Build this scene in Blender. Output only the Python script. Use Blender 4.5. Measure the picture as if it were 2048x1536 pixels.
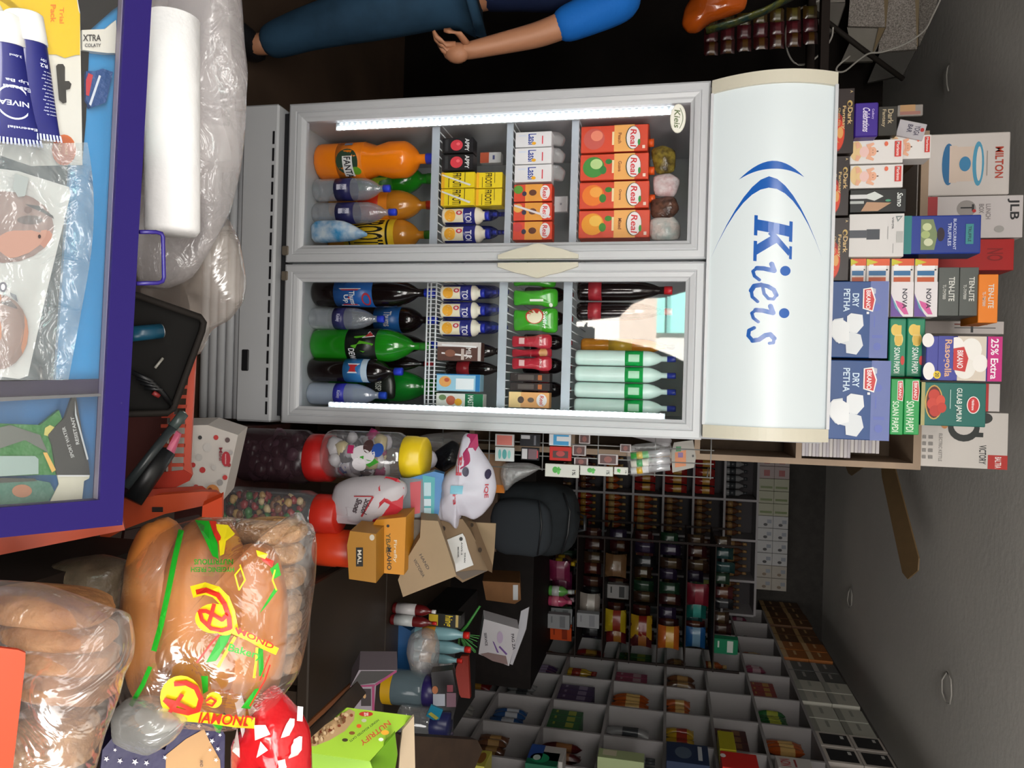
import bpy, math, random
from mathutils import Vector, Matrix, noise
RN = random.Random(11)
for o in list(bpy.data.objects): bpy.data.objects.remove(o)
S = bpy.context.scene
# ---------------- camera (the photo is a portrait shot stored lying on its side: world up is image right)
FL = 1480.0; TH = math.radians(12.0); SR = 0.0277; CR = math.sqrt(1-SR*SR); CH = 1.57
vF = Vector((0, math.cos(TH), -math.sin(TH))); vU = Vector((0, math.sin(TH), math.cos(TH))); vR = Vector((1, 0, 0))
cd = bpy.data.cameras.new('camera'); cam = bpy.data.objects.new('camera', cd); S.collection.objects.link(cam)
cx_ = CR*vU - SR*vR; cy_ = -(CR*vR + SR*vU); cz_ = -vF
cam.matrix_world = Matrix(((cx_.x, cy_.x, cz_.x, 0), (cx_.y, cy_.y, cz_.y, 0), (cx_.z, cy_.z, cz_.z, CH), (0, 0, 0, 1)))
cd.sensor_width = 36; cd.lens = FL/2048*36; cd.clip_start = .02; cd.clip_end = 200
S.camera = cam
S.view_settings.view_transform = 'Standard'; S.view_settings.look = 'None'; S.view_settings.gamma = 1
S.view_settings.exposure = 0.03
# ---------------- world (overcast daylight outside) and area lamps added inside the front wall in place of daylight
W = bpy.data.worlds.new('world'); S.world = W; W.use_nodes = True
bg = W.node_tree.nodes['Background']; bg.inputs[0].default_value = (.82, .91, 1, 1); bg.inputs[1].default_value = 6.0
def area(name, loc, target, sx, sy, power, col=(1, 1, 1)):
    l = bpy.data.lights.new(name, 'AREA'); l.shape = 'RECTANGLE'; l.size = sx; l.size_y = sy; l.energy = power; l.color = col
    o = bpy.data.objects.new(name, l); S.collection.objects.link(o); o.location = loc
    o.rotation_euler = (Vector(target)-Vector(loc)).to_track_quat('-Z', 'Y').to_euler(); return o
area('front_fill_lamp', (-.05, -.85, 2.3), (-.05, 3.2, 2.3), 2.6, .6, 64, (1, .965, .92))  # added lamp above the camera, stands in for daylight from the front
area('side_fill_lamp', (1.6, -.85, 1.25), (1.4, 3.6, 2.8), 1.1, 1.5, 44, (1, .97, .94))  # added fill for the ceiling, beyond the glass mirror range; no opening here
sun = bpy.data.lights.new('sun', 'SUN'); sun.energy = 120; sun.angle = .02; so = bpy.data.objects.new('sun', sun); S.collection.objects.link(so)
so.rotation_euler = Vector((.25, -.75, -.6)).to_track_quat('-Z', 'Y').to_euler()
# ---------------- pixel rays -> real positions
def D(px, py):
    a = (px-1024)/FL; b = (py-768)/FL
    return vF + (b*CR-a*SR)*vR + (a*CR+b*SR)*vU
C0 = Vector((0, 0, CH))
def onY(px, py, Y): d = D(px, py); return C0 + d*(Y/d.y)
def onZ(px, py, Z): d = D(px, py); return C0 + d*((Z-CH)/d.z)
def onX(px, py, X): d = D(px, py); return C0 + d*(X/d.x)
def PD(px, py, t): return C0 + D(px, py)*t
def onP(px, py, P0, n): d = D(px, py); return C0 + d*((P0-C0).dot(n)/d.dot(n))
# ---------------- materials
def lin(h):
    c = [int(h[i:i+2], 16)/255 for i in (0, 2, 4)]
    return tuple((x/12.92 if x <= .04045 else ((x+.055)/1.055)**2.4) for x in c)+(1,)
_M = {}
def m(h, rough=.5, metal=0, alpha=1, emit=0, nz=0, nsc=20, bump=0, bsc=60, col2=None, trans=0, coat=0):
    k = (h, rough, metal, alpha, emit, nz, nsc, bump, bsc, col2, trans, coat)
    if k in _M: return _M[k]
    x = bpy.data.materials.new('mat_%s_%d' % (h, len(_M))); x.use_nodes = True; nt = x.node_tree; p = nt.nodes['Principled BSDF']
    c = lin(h); p.inputs['Base Color'].default_value = c; p.inputs['Roughness'].default_value = rough; p.inputs['Metallic'].default_value = metal
    p.inputs['Alpha'].default_value = alpha; p.inputs['Transmission Weight'].default_value = trans; p.inputs['Coat Weight'].default_value = coat
    if rough >= .7: p.inputs['Specular IOR Level'].default_value = .2
    if emit: p.inputs['Emission Color'].default_value = c; p.inputs['Emission Strength'].default_value = emit
    if nz or bump or col2:
        tc = nt.nodes.new('ShaderNodeTexCoord')
    if nz or col2:
        n = nt.nodes.new('ShaderNodeTexNoise'); n.inputs['Scale'].default_value = nsc; n.inputs['Detail'].default_value = 5
        nt.links.new(tc.outputs['Object'], n.inputs['Vector'])
        r = nt.nodes.new('ShaderNodeValToRGB'); r.color_ramp.elements[0].position = .35; r.color_ramp.elements[1].position = .65
        c2 = lin(col2) if col2 else tuple(v*(1-nz) for v in c[:3])+(1,)
        r.color_ramp.elements[0].color = c2; r.color_ramp.elements[1].color = c
        nt.links.new(n.outputs['Fac'], r.inputs[0]); nt.links.new(r.outputs[0], p.inputs['Base Color'])
    if bump:
        n = nt.nodes.new('ShaderNodeTexNoise'); n.inputs['Scale'].default_value = bsc; n.inputs['Detail'].default_value = 4
        nt.links.new(tc.outputs['Object'], n.inputs['Vector'])
        b = nt.nodes.new('ShaderNodeBump'); b.inputs['Strength'].default_value = bump; b.inputs['Distance'].default_value = .01
        nt.links.new(n.outputs['Fac'], b.inputs['Height']); nt.links.new(b.outputs[0], p.inputs['Normal'])
    _M[k] = x; return x
def film(name, h='ffffff', dens=.12, rough=.12, bump=.5, bsc=35, gl=.1):
    'thin plastic: mostly clear, a little milky, with soft wrinkled gloss'
    x = bpy.data.materials.new(name); x.use_nodes = True; nt = x.node_tree; N = nt.nodes; L = nt.links
    N.remove(N['Principled BSDF']); out = N['Material Output']
    tr = N.new('ShaderNodeBsdfTransparent'); df = N.new('ShaderNodeBsdfDiffuse'); g = N.new('ShaderNodeBsdfGlossy')
    df.inputs[0].default_value = lin(h); g.inputs['Roughness'].default_value = rough; g.inputs[0].default_value = (1, 1, 1, 1)
    fr = N.new('ShaderNodeFresnel'); fr.inputs[0].default_value = 1.45
    ad = N.new('ShaderNodeMath'); ad.operation = 'ADD'; ad.inputs[1].default_value = gl; ad.use_clamp = True; L.new(fr.outputs[0], ad.inputs[0])
    m1 = N.new('ShaderNodeMixShader'); m1.inputs[0].default_value = dens; L.new(tr.outputs[0], m1.inputs[1]); L.new(df.outputs[0], m1.inputs[2])
    m2 = N.new('ShaderNodeMixShader'); L.new(m1.outputs[0], m2.inputs[1]); L.new(g.outputs[0], m2.inputs[2])
    if bump:
        tc = N.new('ShaderNodeTexCoord'); n = N.new('ShaderNodeTexNoise'); n.inputs['Scale'].default_value = bsc; n.inputs['Detail'].default_value = 3; n.inputs['Distortion'].default_value = 1.2
        L.new(tc.outputs['Object'], n.inputs['Vector']); b = N.new('ShaderNodeBump'); b.inputs['Strength'].default_value = bump; b.inputs['Distance'].default_value = .007
        L.new(n.outputs['Fac'], b.inputs['Height']); L.new(b.outputs[0], g.inputs['Normal'])
        mn = N.new('ShaderNodeMath'); mn.operation = 'MINIMUM'; mn.inputs[1].default_value = .35; L.new(ad.outputs[0], mn.inputs[0]); L.new(mn.outputs[0], m2.inputs[0])
    else: L.new(ad.outputs[0], m2.inputs[0])
    L.new(m2.outputs[0], out.inputs[0]); return x
GLASS = film('mat_clear_glass', dens=.0, rough=.02, bump=0, gl=0)
FILM = film('mat_clear_film', dens=.06, rough=.2, bump=.8, bsc=22, gl=.0)
FILM2 = film('mat_milky_film', 'c8c6c6', dens=.28, rough=.22, bump=1, bsc=26, gl=.02)
BOTT = film('mat_clear_bottle', 'c4ccd4', dens=.3, rough=.12, bump=.4, bsc=40, gl=.06)
JAR = film('mat_clear_jar', 'c8ccd0', dens=.12, rough=.1, bump=.1, bsc=20, gl=.04)
# ---------------- text cache
_T = {}
def tmesh(s):
    if s in _T: return _T[s]
    c = bpy.data.curves.new('t', 'FONT'); c.body = s; c.size = 1; c.resolution_u = 3; c.offset = .018
    o = bpy.data.objects.new('t', c); me = bpy.data.meshes.new_from_object(o)
    v = [(p.co.x, p.co.y) for p in me.vertices]; f = [tuple(p.vertices) for p in me.polygons]
    bpy.data.objects.remove(o); bpy.data.curves.remove(c); bpy.data.meshes.remove(me)
    x0 = min(a for a, b in v); x1 = max(a for a, b in v); y0 = min(b for a, b in v); y1 = max(b for a, b in v)
    r = ([((a-x0)/max(x1-x0, 1e-6), (b-y0)/max(y1-y0, 1e-6)) for a, b in v], f); _T[s] = r; return r
# ---------------- mesh builder
class B:
    def __init__(s, X=None): s.v = []; s.f = []; s.mi = []; s.sm = []; s.mats = []; s.X = X
    def add(s, vs, fs, mt, smooth=False):
        if isinstance(mt, str): mt = m(mt)
        if mt not in s.mats: s.mats.append(mt)
        k = s.mats.index(mt); n = len(s.v)
        for p in vs:
            p = Vector(p)
            if s.X is not None: p = s.X @ p
            s.v.append(p)
        for q in fs: s.f.append(tuple(i+n for i in q)); s.mi.append(k); s.sm.append(smooth)
        return s
    def box(s, x0, x1, y0, y1, z0, z1, mt, c=0):
        if x0 > x1: x0, x1 = x1, x0
        if y0 > y1: y0, y1 = y1, y0
        if z0 > z1: z0, z1 = z1, z0
        if not c:
            vs = [(x, y, z) for x in (x0, x1) for y in (y0, y1) for z in (z0, z1)]
            return s.add(vs, [(0, 1, 3, 2), (4, 6, 7, 5), (0, 4, 5, 1), (2, 3, 7, 6), (0, 2, 6, 4), (1, 5, 7, 3)], mt)
        c = min(c, (x1-x0)*.45, (y1-y0)*.45, (z1-z0)*.45)
        vs = []; ix = {}
        for i in (0, 1):
            for j in (0, 1):
                for k in (0, 1):
                    P = ((x0, x1)[i], (y0, y1)[j], (z0, z1)[k]); sg = (1-2*i, 1-2*j, 1-2*k)
                    for a in range(3):
                        q = list(P)
                        for b_ in range(3):
                            if b_ != a: q[b_] += sg[b_]*c
                        ix[(i, j, k, a)] = len(vs); vs.append(q)
        fs = []
        for a in range(3):
            b_, d = (a+1) % 3, (a+2) % 3
            for v in (0, 1):
                q = []
                for (p, r) in ((0, 0), (1, 0), (1, 1), (0, 1)):
                    t = [0, 0, 0]; t[a] = v; t[b_] = p; t[d] = r; q.append(ix[(*t, a)])
                fs.append(tuple(q if v else q[::-1]))
            for p in (0, 1):
                for r in (0, 1):
                    t0 = [0, 0, 0]; t0[b_] = p; t0[d] = r; t1 = list(t0); t1[a] = 1
                    q = (ix[(*t0, b_)], ix[(*t1, b_)], ix[(*t1, d)], ix[(*t0, d)])
                    fs.append(q if (p ^ r) else q[::-1])
        for i in (0, 1):
            for j in (0, 1):
                for k in (0, 1):
                    q = (ix[(i, j, k, 0)], ix[(i, j, k, 1)], ix[(i, j, k, 2)])
                    fs.append(q if (i+j+k) % 2 else q[::-1])
        return s.add(vs, fs, mt)
    def lathe(s, prof, mt, n=20, cx=0, cy=0, smooth=True, sy=1, tilt=None):
        vs = []; fs = []
        for r, z in prof:
            for i in range(n):
                a = 2*math.pi*i/n; vs.append((cx+r*math.cos(a), cy+r*sy*math.sin(a), z))
        for k in range(len(prof)-1):
            for i in range(n):
                j = (i+1) % n; fs.append((k*n+i, k*n+j, (k+1)*n+j, (k+1)*n+i))
        if prof[0][0] > 1e-6: fs.append(tuple(range(n))[::-1])
        if prof[-1][0] > 1e-6: fs.append(tuple((len(prof)-1)*n+i for i in range(n)))
        return s.add(vs, fs, mt, smooth)
    def tube(s, pts, r, mt, n=8, r1=None, flat=1):
        pts = [Vector(p) for p in pts]; vs = []; fs = []; K = len(pts)
        for k, p in enumerate(pts):
            d = (pts[min(k+1, K-1)]-pts[max(k-1, 0)]).normalized()
            a = Vector((0, 0, 1)) if abs(d.z) < .9 else Vector((1, 0, 0))
            u = d.cross(a).normalized(); w = d.cross(u)
            rr = r if r1 is None else (r[k] if isinstance(r, (list, tuple)) else r+(r1-r)*k/(K-1))
            if isinstance(r, (list, tuple)): rr = r[k]
            for i in range(n):
                t = 2*math.pi*i/n; vs.append(p+u*rr*math.cos(t)+w*rr*flat*math.sin(t))
        for k in range(K-1):
            for i in range(n):
                j = (i+1) % n; fs.append((k*n+i, k*n+j, (k+1)*n+j, (k+1)*n+i))
        fs.append(tuple(range(n))[::-1]); fs.append(tuple((K-1)*n+i for i in range(n)))
        return s.add(vs, fs, mt, True)
    def blob(s, c, rx, ry, rz, mt, n=20, k=12, amp=0, fr=3, e=1.0, seed=0, X=None):
        vs = []; fs = []; c = Vector(c)
        sp = lambda v: math.copysign(abs(v)**e, v)
        for j in range(k+1):
            ph = -math.pi/2+math.pi*j/k
            for i in range(n):
                t = 2*math.pi*i/n
                p = Vector((sp(math.cos(ph))*sp(math.cos(t)), sp(math.cos(ph))*sp(math.sin(t)), sp(math.sin(ph))))
                if amp: p = p*(1+amp*noise.noise(p*fr+Vector((seed*3.1, seed, 0))))
                p = Vector((p.x*rx, p.y*ry, p.z*rz))
                if X is not None: p = X @ p
                vs.append(c+p)
        for j in range(k):
            for i in range(n):
                q = (i+1) % n; fs.append((j*n+i, j*n+q, (j+1)*n+q, (j+1)*n+i))
        return s.add(vs, fs, mt, True)
    def slab(s, pts, n, th, mt):
        'solid plate: 3D polygon pts pushed by th along -n'
        n = Vector(n).normalized(); K = len(pts); pts = [Vector(p) for p in pts]
        vs = pts+[p-n*th for p in pts]
        fs = [tuple(range(K)), tuple(range(K, 2*K))[::-1]]+[(i, i+K, (i+1) % K+K, (i+1) % K) for i in range(K)]
        return s.add(vs, fs, mt)
    # art in face units: s right 0..1, t up 0..1
    def art(s, L, w, h, warp=None, flat=True):
        if warp is None: warp = lambda a, b, l: Vector((a, -.0003*l-.0002, b))
        for l, e in enumerate(L, 1):
            k = e[0]; mt = e[-1] if not isinstance(e[-1], str) else m(e[-1], .45)
            if k == 'r':
                x0, y0, x1, y1 = e[1]*w, e[2]*h, e[3]*w, e[4]*h
                nx, ny = (1, 1) if flat else (10, 5)
                vs = [warp(x0+(x1-x0)*i/nx, y0+(y1-y0)*j/ny, l) for j in range(ny+1) for i in range(nx+1)]
                fs = [(j*(nx+1)+i, j*(nx+1)+i+1, (j+1)*(nx+1)+i+1, (j+1)*(nx+1)+i) for j in range(ny) for i in range(nx)]
                s.add(vs, fs, mt, not flat)
            elif k == 'e':
                n = 20; vs = [warp(e[1]*w, e[2]*h, l)]; R_ = (1,) if flat else (.5, 1)
                for q in R_: vs += [warp((e[1]+e[3]*q*math.cos(2*math.pi*i/n))*w, (e[2]+e[4]*q*math.sin(2*math.pi*i/n))*h, l) for i in range(n)]
                fs = [(0, 1+i, 1+(i+1) % n) for i in range(n)]
                if not flat: fs += [(1+i, 1+n+i, 1+n+(i+1) % n, 1+(i+1) % n) for i in range(n)]
                s.add(vs, fs, mt, not flat)
            elif k == 'p':
                vs = [warp(a*w, b*h, l) for a, b in e[1]]
                if flat: s.add(vs, [tuple(range(len(vs)))], mt)
                else:
                    cx = sum(a for a, b in e[1])/len(vs); cy = sum(b for a, b in e[1])/len(vs); K = len(vs)
                    s.add([warp(cx*w, cy*h, l)]+vs, [(0, 1+i, 1+(i+1) % K) for i in range(K)], mt)
            elif k == 't':
                tv, tf = tmesh(e[1]); x, y, ww, hh = e[2]*w, e[3]*h, e[4]*w, e[5]*h; rot = e[6] if len(e) > 7 else 0; sh = e[7] if len(e) > 8 else 0
                cr, sr = math.cos(rot), math.sin(rot); vs = []
                for a, b in tv:
                    a2, b2 = a*ww+b*hh*sh, b*hh; vs.append(warp(x+a2*cr-b2*sr, y+a2*sr+b2*cr, l))
                s.add(vs, tf, mt)
        return s
    def mesh(s, name):
        me = bpy.data.meshes.new(name); me.from_pydata([tuple(p) for p in s.v], [], s.f)
        for q in s.mats: me.materials.append(q)
        me.polygons.foreach_set('material_index', s.mi); me.polygons.foreach_set('use_smooth', s.sm); me.update(); return me
    def obj(s, name, parent=None, label=None, cat=None, group=None, kind=None, loc=None, rz=0, rot=None):
        o = bpy.data.objects.new(name, s.mesh(name)); S.collection.objects.link(o)
        if parent: o.parent = parent
        if loc is None and parent is None and s.v and s.X is None:
            xs = [p.x for p in s.v]; ys = [p.y for p in s.v]; z = min(p.z for p in s.v)
            c = Vector(((min(xs)+max(xs))/2, (min(ys)+max(ys))/2, z))
            for q in o.data.vertices: q.co -= c
            o.location = c
        if loc is not None: o.location = loc
        o.rotation_euler = rot if rot else (0, 0, rz)
        tag(o, label, cat, group, kind); return o
def tag(o, label=None, cat=None, group=None, kind=None):
    if label: o['label'] = label
    if cat: o['category'] = cat
    if group: o['group'] = group
    if kind: o['kind'] = kind
    return o
def thing(name, label, cat, loc=(0, 0, 0), rz=0, group=None, rot=None):
    o = bpy.data.objects.new(name, None); S.collection.objects.link(o); o.location = loc; o.rotation_euler = rot if rot else (0, 0, rz)
    o.empty_display_size = .05; return tag(o, label, cat, group)
def dup(r, loc, rz=None, label=None, group=None, rot=None):
    c = r.copy(); S.collection.objects.link(c); c.location = loc
    if rz is not None: c.rotation_euler = (0, 0, rz)
    if rot is not None: c.rotation_euler = rot
    if label: c['label'] = label
    if group: c['group'] = group
    for ch in list(r.children):
        d = ch.copy(); S.collection.objects.link(d); d.parent = c
        for g in ch.children: e = g.copy(); S.collection.objects.link(e); e.parent = d
    return c
def struct(name, b, **k): return b.obj(name, kind='structure', **k)
# ---------------- printed carton; art is in units of its front face
def pack(name, label, cat, x0, x1, z0, z1, Y, dep, body, art=(), group=None, rz=0, c=.0012, rot=None, top=None):
    w, h = abs(x1-x0), abs(z1-z0); b = B(Matrix.Translation((-w/2, -dep/2, 0)))
    bm = m(body, .42, bump=.05, bsc=8) if isinstance(body, str) else body
    b.box(0, w, 0, dep, 0, h, bm, c)
    if top: b.box(.002, w-.002, .002, dep-.002, h, h+.0006, m(top))
    b.art(art, w, h)
    return b.obj(name, None, label, cat, group, loc=((x0+x1)/2, Y+dep/2, min(z0, z1)), rz=rz, rot=rot)
def lift(L, k):
    'squeeze printed art into the part of a face above height k'
    r = []
    for e in L:
        f = lambda y: k+(1-k)*y
        if e[0] == 'r': r.append(('r', e[1], f(e[2]), e[3], f(e[4]), e[5]))
        elif e[0] == 'e': r.append(('e', e[1], f(e[2]), e[3], e[4]*(1-k), e[5]))
        elif e[0] == 'p': r.append(('p', [(a, f(b)) for a, b in e[1]], e[2]))
        else: r.append(('t', e[1], e[2], f(e[3]), e[4], e[5]*(1-k))+tuple(e[6:]))
    return r
def ppk(name, label, cat, q, Y, dep, body, art=(), z0=None, z1=None, **k):
    a, b_, c_, d = q; pm = (a+b_)/2; ym = (c_+d)/2
    X0 = onY(pm, c_, Y).x; X1 = onY(pm, d, Y).x; Z0 = onY(a, ym, Y).z if z0 is None else z0; Z1 = onY(b_, ym, Y).z if z1 is None else z1
    return pack(name, label, cat, X0+.0008, X1-.0008, Z0, Z1, Y, dep, body, art, **k)
# ---------------- bottles, jars
def bottle(name, label, cat, loc, h, r, body, cap, lab=None, lz=(.32, .56), sh=.62, neck=.3, waist=None, group=None, laba=(), liq=None, rz=0, capn='cap', nz=.86):
    t = thing(name, label, cat, loc, rz, group)
    pr = [(0, .012*h), (r*.55, .006*h), (r*.8, 0), (r*.97, .02*h), (r, .05*h), (r, lz[0]*h)]
    pr += [(r*.985, (lz[0]+.01)*h), (r*.985, (lz[1]-.01)*h)] if waist is None else [(r*.93, (lz[0]*.5+lz[1]*.5)*h)]
    if waist is not None: pr += [(r, (lz[1])*h), (r*waist, (lz[1]+.09)*h), (r, (lz[1]+.2)*h)]; sh = max(sh, lz[1]+.22)
    else: pr += [(r, lz[1]*h)]
    for i in range(1, 7):
        q = i/6; pr.append((r*(neck+(1-neck)*math.cos(q*math.pi/2)**.8), (sh+(nz-sh)*math.sin(q*math.pi/2)**1.1 if False else sh+(nz-sh)*q)*h))
    pr.append((r*neck, .93*h))
    B().lathe(pr, body, 20).obj('bottle_body', t)
    cr = r*neck*1.12; B().lathe([(cr*.6, .915*h), (cr, .915*h), (cr, .99*h), (cr*.9, h), (0, h)], m(cap, .35), 16).obj(capn, t)
    if lab:
        b = B(); rr = r*1.006; b.lathe([(rr*.99, lz[0]*h), (rr, lz[0]*h), (rr, lz[1]*h), (rr*.99, lz[1]*h)], m(lab, .35), 20)
        if laba:
            wd = 2.4*rr; lh = (lz[1]-lz[0])*h
            b.art(laba, 1, 1, lambda a, q, l: Vector(((rr+.0004*l)*math.sin((a-.5)*2.4), -(rr+.0004*l)*math.cos((a-.5)*2.4), lz[0]*h+q*lh)), False)
        b.obj('label', t)
    return t
# ---------------- puffed shape from an outline (bags, pouches); outline in metres (x, z) about its centre
def pillow(name, label, cat, pts, Y, th, mt, art=(), group=None, px=True, rings=7, parent=None, crump=0, artmt=None, back=.6, kind=None, rz=0):
    if px: P = [onY(a, b, Y) for a, b in pts]; P = [(p.x, p.z) for p in P]
    else: P = pts
    cx = sum(p[0] for p in P)/len(P); cz = sum(p[1] for p in P)/len(P)
    Q = []                                                       # densify
    for i in range(len(P)):
        a, b = P[i], P[(i+1) % len(P)]
        for k in range(4): Q.append((a[0]+(b[0]-a[0])*k/4-cx, a[1]+(b[1]-a[1])*k/4-cz))
    Q = [((Q[i-1][0]+2*Q[i][0]+Q[(i+1) % len(Q)][0])/4, (Q[i-1][1]+2*Q[i][1]+Q[(i+1) % len(Q)][1])/4) for i in range(len(Q))]
    n = len(Q); sd = RN.random()*50
    def dy(x, z, s): return th*math.sqrt(max(0, 1-s*s))**.9*(1+crump*noise.noise(Vector((x*14, z*14, sd)))*1.6)
    vs = [(0, -dy(0, 0, 0), 0)]; fs = []
    for k in range(1, rings+1):
        s = math.sin(math.pi/2*k/rings)
        for x, z in Q: vs.append((x*s, -dy(x*s, z*s, s), z*s))
    for k in range(rings-1, 0, -1):
        s = math.sin(math.pi/2*k/rings)
        for x, z in Q: vs.append((x*s, dy(x*s, z*s, s)*back, z*s))
    vs.append((0, th*back, 0)); fs += [(0, 1+i, 1+(i+1) % n) for i in range(n)]
    K = 2*rings-1
    for k in range(K-1):
        for i in range(n): fs.append((1+k*n+i, 1+(k+1)*n+i, 1+(k+1)*n+(i+1) % n, 1+k*n+(i+1) % n))
    fs += [(len(vs)-1, 1+(K-1)*n+(i+1) % n, 1+(K-1)*n+i) for i in range(n)]
    b = B(); b.add(vs, fs, mt, True)
    if art:
        x0 = min(p[0] for p in Q); x1 = max(p[0] for p in Q); z0 = min(p[1] for p in Q); z1 = max(p[1] for p in Q)
        ang = [math.atan2(z, x) for x, z in Q]
        def wr(a, q, l):
            x, z = x0+a, z0+q; r = math.hypot(x, z)
            if r < 1e-6: s = 0
            else:
                best = 0; t = math.atan2(z, x)
                j = min(range(n), key=lambda i: abs((ang[i]-t+math.pi) % (2*math.pi)-math.pi)); best = math.hypot(*Q[j]); s = min(.98, r/max(best, 1e-6))
            return Vector((x, -dy(x, z, s)-.0012-.0005*l, z))
        b.art(art, x1-x0, z1-z0, wr, False)
    o = b.obj(name, parent, label, cat, group, kind, loc=(cx, Y, cz) if parent is None else None, rz=rz)
    return o
# ================= the room
ceil_m = m('ece8e0', .8, nz=.12, nsc=.8, bump=.15, bsc=30)
struct('ceiling', B().box(-3.2, 2.3, -1.0, 7.1, 2.95, 3.1, ceil_m))
struct('floor', B().box(-3.2, 2.3, -1.0, 7.1, -.1, 0, m('5c4a3c', .5, nz=.4, nsc=3)))
struct('wall_right', B().box(2.2, 2.35, -1.0, 7.1, 0, 2.95, m('6e6a66', .8, nz=.2)))
struct('wall_back', B().box(-3.2, 2.2, 7.0, 7.15, 0, 2.95, m('45423f', .8, nz=.2)))
struct('wall_left', B().box(-3.35, -3.2, -1.0, 7.1, 0, 2.95, m('1d1a19', .9, nz=.3)))  # near-black colour stands in for the dimness of the left side
bk = B(); bk.box(-3.2, -1.02, 4.1, 4.2, 0, 2.6, m('17120f', .9, nz=.4, nsc=6)); struct('wall_dark_backdrop', bk)  # dark sheet added behind the person to keep the left side dim
# unseen front wall, hole shaped to give the bright reflection patch in the glass
wf = B(); wm = m('2c2724', .9)
hole = [(1148, 640), (1146, 700), (1200, 714), (1206, 692), (1232, 680), (1300, 694), (1338, 708), (1352, 745), (1362, 790), (1375, 830), (1400, 760), (1400, 570), (1330, 590), (1290, 592), (1262, 604), (1236, 630)]
hp_ = [onY(a, q, 5.4) for a, q in hole]; cxh = sum(p.x for p in hp_)/16; czh = sum(p.z for p in hp_)/16
def rim_(p):
    dx, dz = p.x-cxh, p.z-czh; k = min((2.3-cxh)/dx if dx > 0 else (-3.2-cxh)/dx if dx < 0 else 99, (2.2-czh)/dz if dz > 0 else (0-czh)/dz if dz < 0 else 99); return (cxh+dx*k, czh+dz*k)
vs = []
for y in (-1.12, -1.0):
    for p in hp_: vs.append((p.x, y, p.z))
    for p in hp_: q = rim_(p); vs.append((q[0], y, q[1]))
fs = []
for k in range(16):
    j2 = (k+1) % 16; fs += [(k, j2, 16+j2, 16+k), (32+k, 48+k, 48+j2, 32+j2), (k, 32+k, 32+j2, j2)]
wf.add(vs, fs, wm)
fp = [(1207, 698), (1232, 684), (1300, 698), (1338, 712), (1352, 749), (1362, 795), (1375, 835), (1380, 1000), (1100, 1000), (1100, 716), (1201, 716)]
wf.slab([(onY(a, q, 5.4).x, -1.125, onY(a, q, 5.4).z) for a, q in fp], (0, -1, 0), -.02, wm)  # filler panel added to mask the reflection beside the hole
wf.box(.28, 2.3, -1.15, -1.121, 0, 2.2, wm).box(-3.2, -.86, -1.15, -1.121, 0, 2.2, wm).box(-.86, .28, -1.15, -1.121, 0, .84, wm).box(-.86, .28, -1.15, -1.121, 1.9, 2.2, wm)
wf.box(-3.2, 2.3, -1.12, -1.0, 2.2, 2.95, wm)
struct('wall_front', wf)
# street outside, seen only as a reflection in the fridge glass
struct('ground', B().box(-8, 8, -12, -1.15, -.3, -.05, m('8a8278', .9, nz=.2)))
ex = B().box(-6, 5, -8.2, -8, 0, 4, m('f4efe6', .8)); struct('wall_street', ex)
st = B().box(-1.5, -.42, -4.6, -4.3, .98, 1.4, m('d9c6b4', .8, nz=.45, nsc=9)).box(-1.45, -1.3, -4.55, -4.35, -.05, .98, m('d9c6b4', .8))
st.obj('stone_slab_wall', None, 'rough beige stone slab in the street, mirrored in the right fridge door', 'stone wall')
st = B().box(-3.2, -.9, -7.9, -7.8, 1.33, 3.4, m('7fb8ae', .6)).box(-3.2, -.9, -7.8, -7.76, 1.5, 1.56, m('5c8e86')); st.obj('street_shutter', None, 'turquoise street shutter mirrored in the right fridge door', 'shutter')
# ================= fridge
fx0, fx1, fxm, fz0, fz1, FY = -.891, .146, -.373, .336, 1.664, 2.2
grey = m('c3c5c8', .38, nz=.04, nsc=2); white = m('d2d3d5', .35); innr = m('b9c0c2', .5); dark = m('16161a', .5); beige = m('cdc8b6', .4)
fr = thing('display_fridge', 'tall two-door white drinks fridge with lit header sign', 'fridge', ((fx0+fx1)/2, 2.5, 0))
ox = -(fx0+fx1)/2
def FB(): return B(Matrix.Translation((ox, -2.5, 0)))
b = FB(); b.box(fx0, fx0+.045, 2.25, 2.82, .32, 2.0, grey, .004).box(fx1-.045, fx1, 2.25, 2.82, .32, 2.0, grey, .004)
b.box(fx0+.045, fx1-.045, 2.79, 2.82, .32, 2.0, innr).box(fx0+.045, fx1-.045, 2.25, 2.79, .32, .352, innr).box(fx0+.045, fx1-.045, 2.25, 2.79, 1.63, 1.66, innr)
b.box(fx0+.045, fx1-.045, 2.25, 2.79, 1.97, 2.0, grey); b.obj('cabinet', fr)
b = FB(); b.box(fx0, fx1, 2.19, 2.8, .178, .305, grey, .006)
for i in range(17):
    x = fx0+.09+i*.055; b.box(x, x+.042, 2.1885, 2.2, .286, .293, dark)
b.box(fx0+.02, fx1-.02, 2.23, 2.7, .305, .336, dark); b.obj('base_panel', fr)
b = FB(); b.box(fx1-.235, fx1-.165, 2.186, 2.2, .196, .222, dark, .003); b.obj('temperature_display', fr)
b = FB()
for i in range(5): b.tube([(fx0+.01, 2.225, .163-i*.031), (fx1-.005, 2.225, .163-i*.031)], .0165, grey, 8)
b.box(fx0+.01, fx1-.005, 2.235, 2.78, .02, .178, m('8e9092')); b.obj('ribbed_grille', fr)
for x in (fx0+.06, fx1-.06):
    FB().tube([(x, 2.3, 0), (x, 2.3, .05)], .02, dark).obj('foot', fr)
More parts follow.
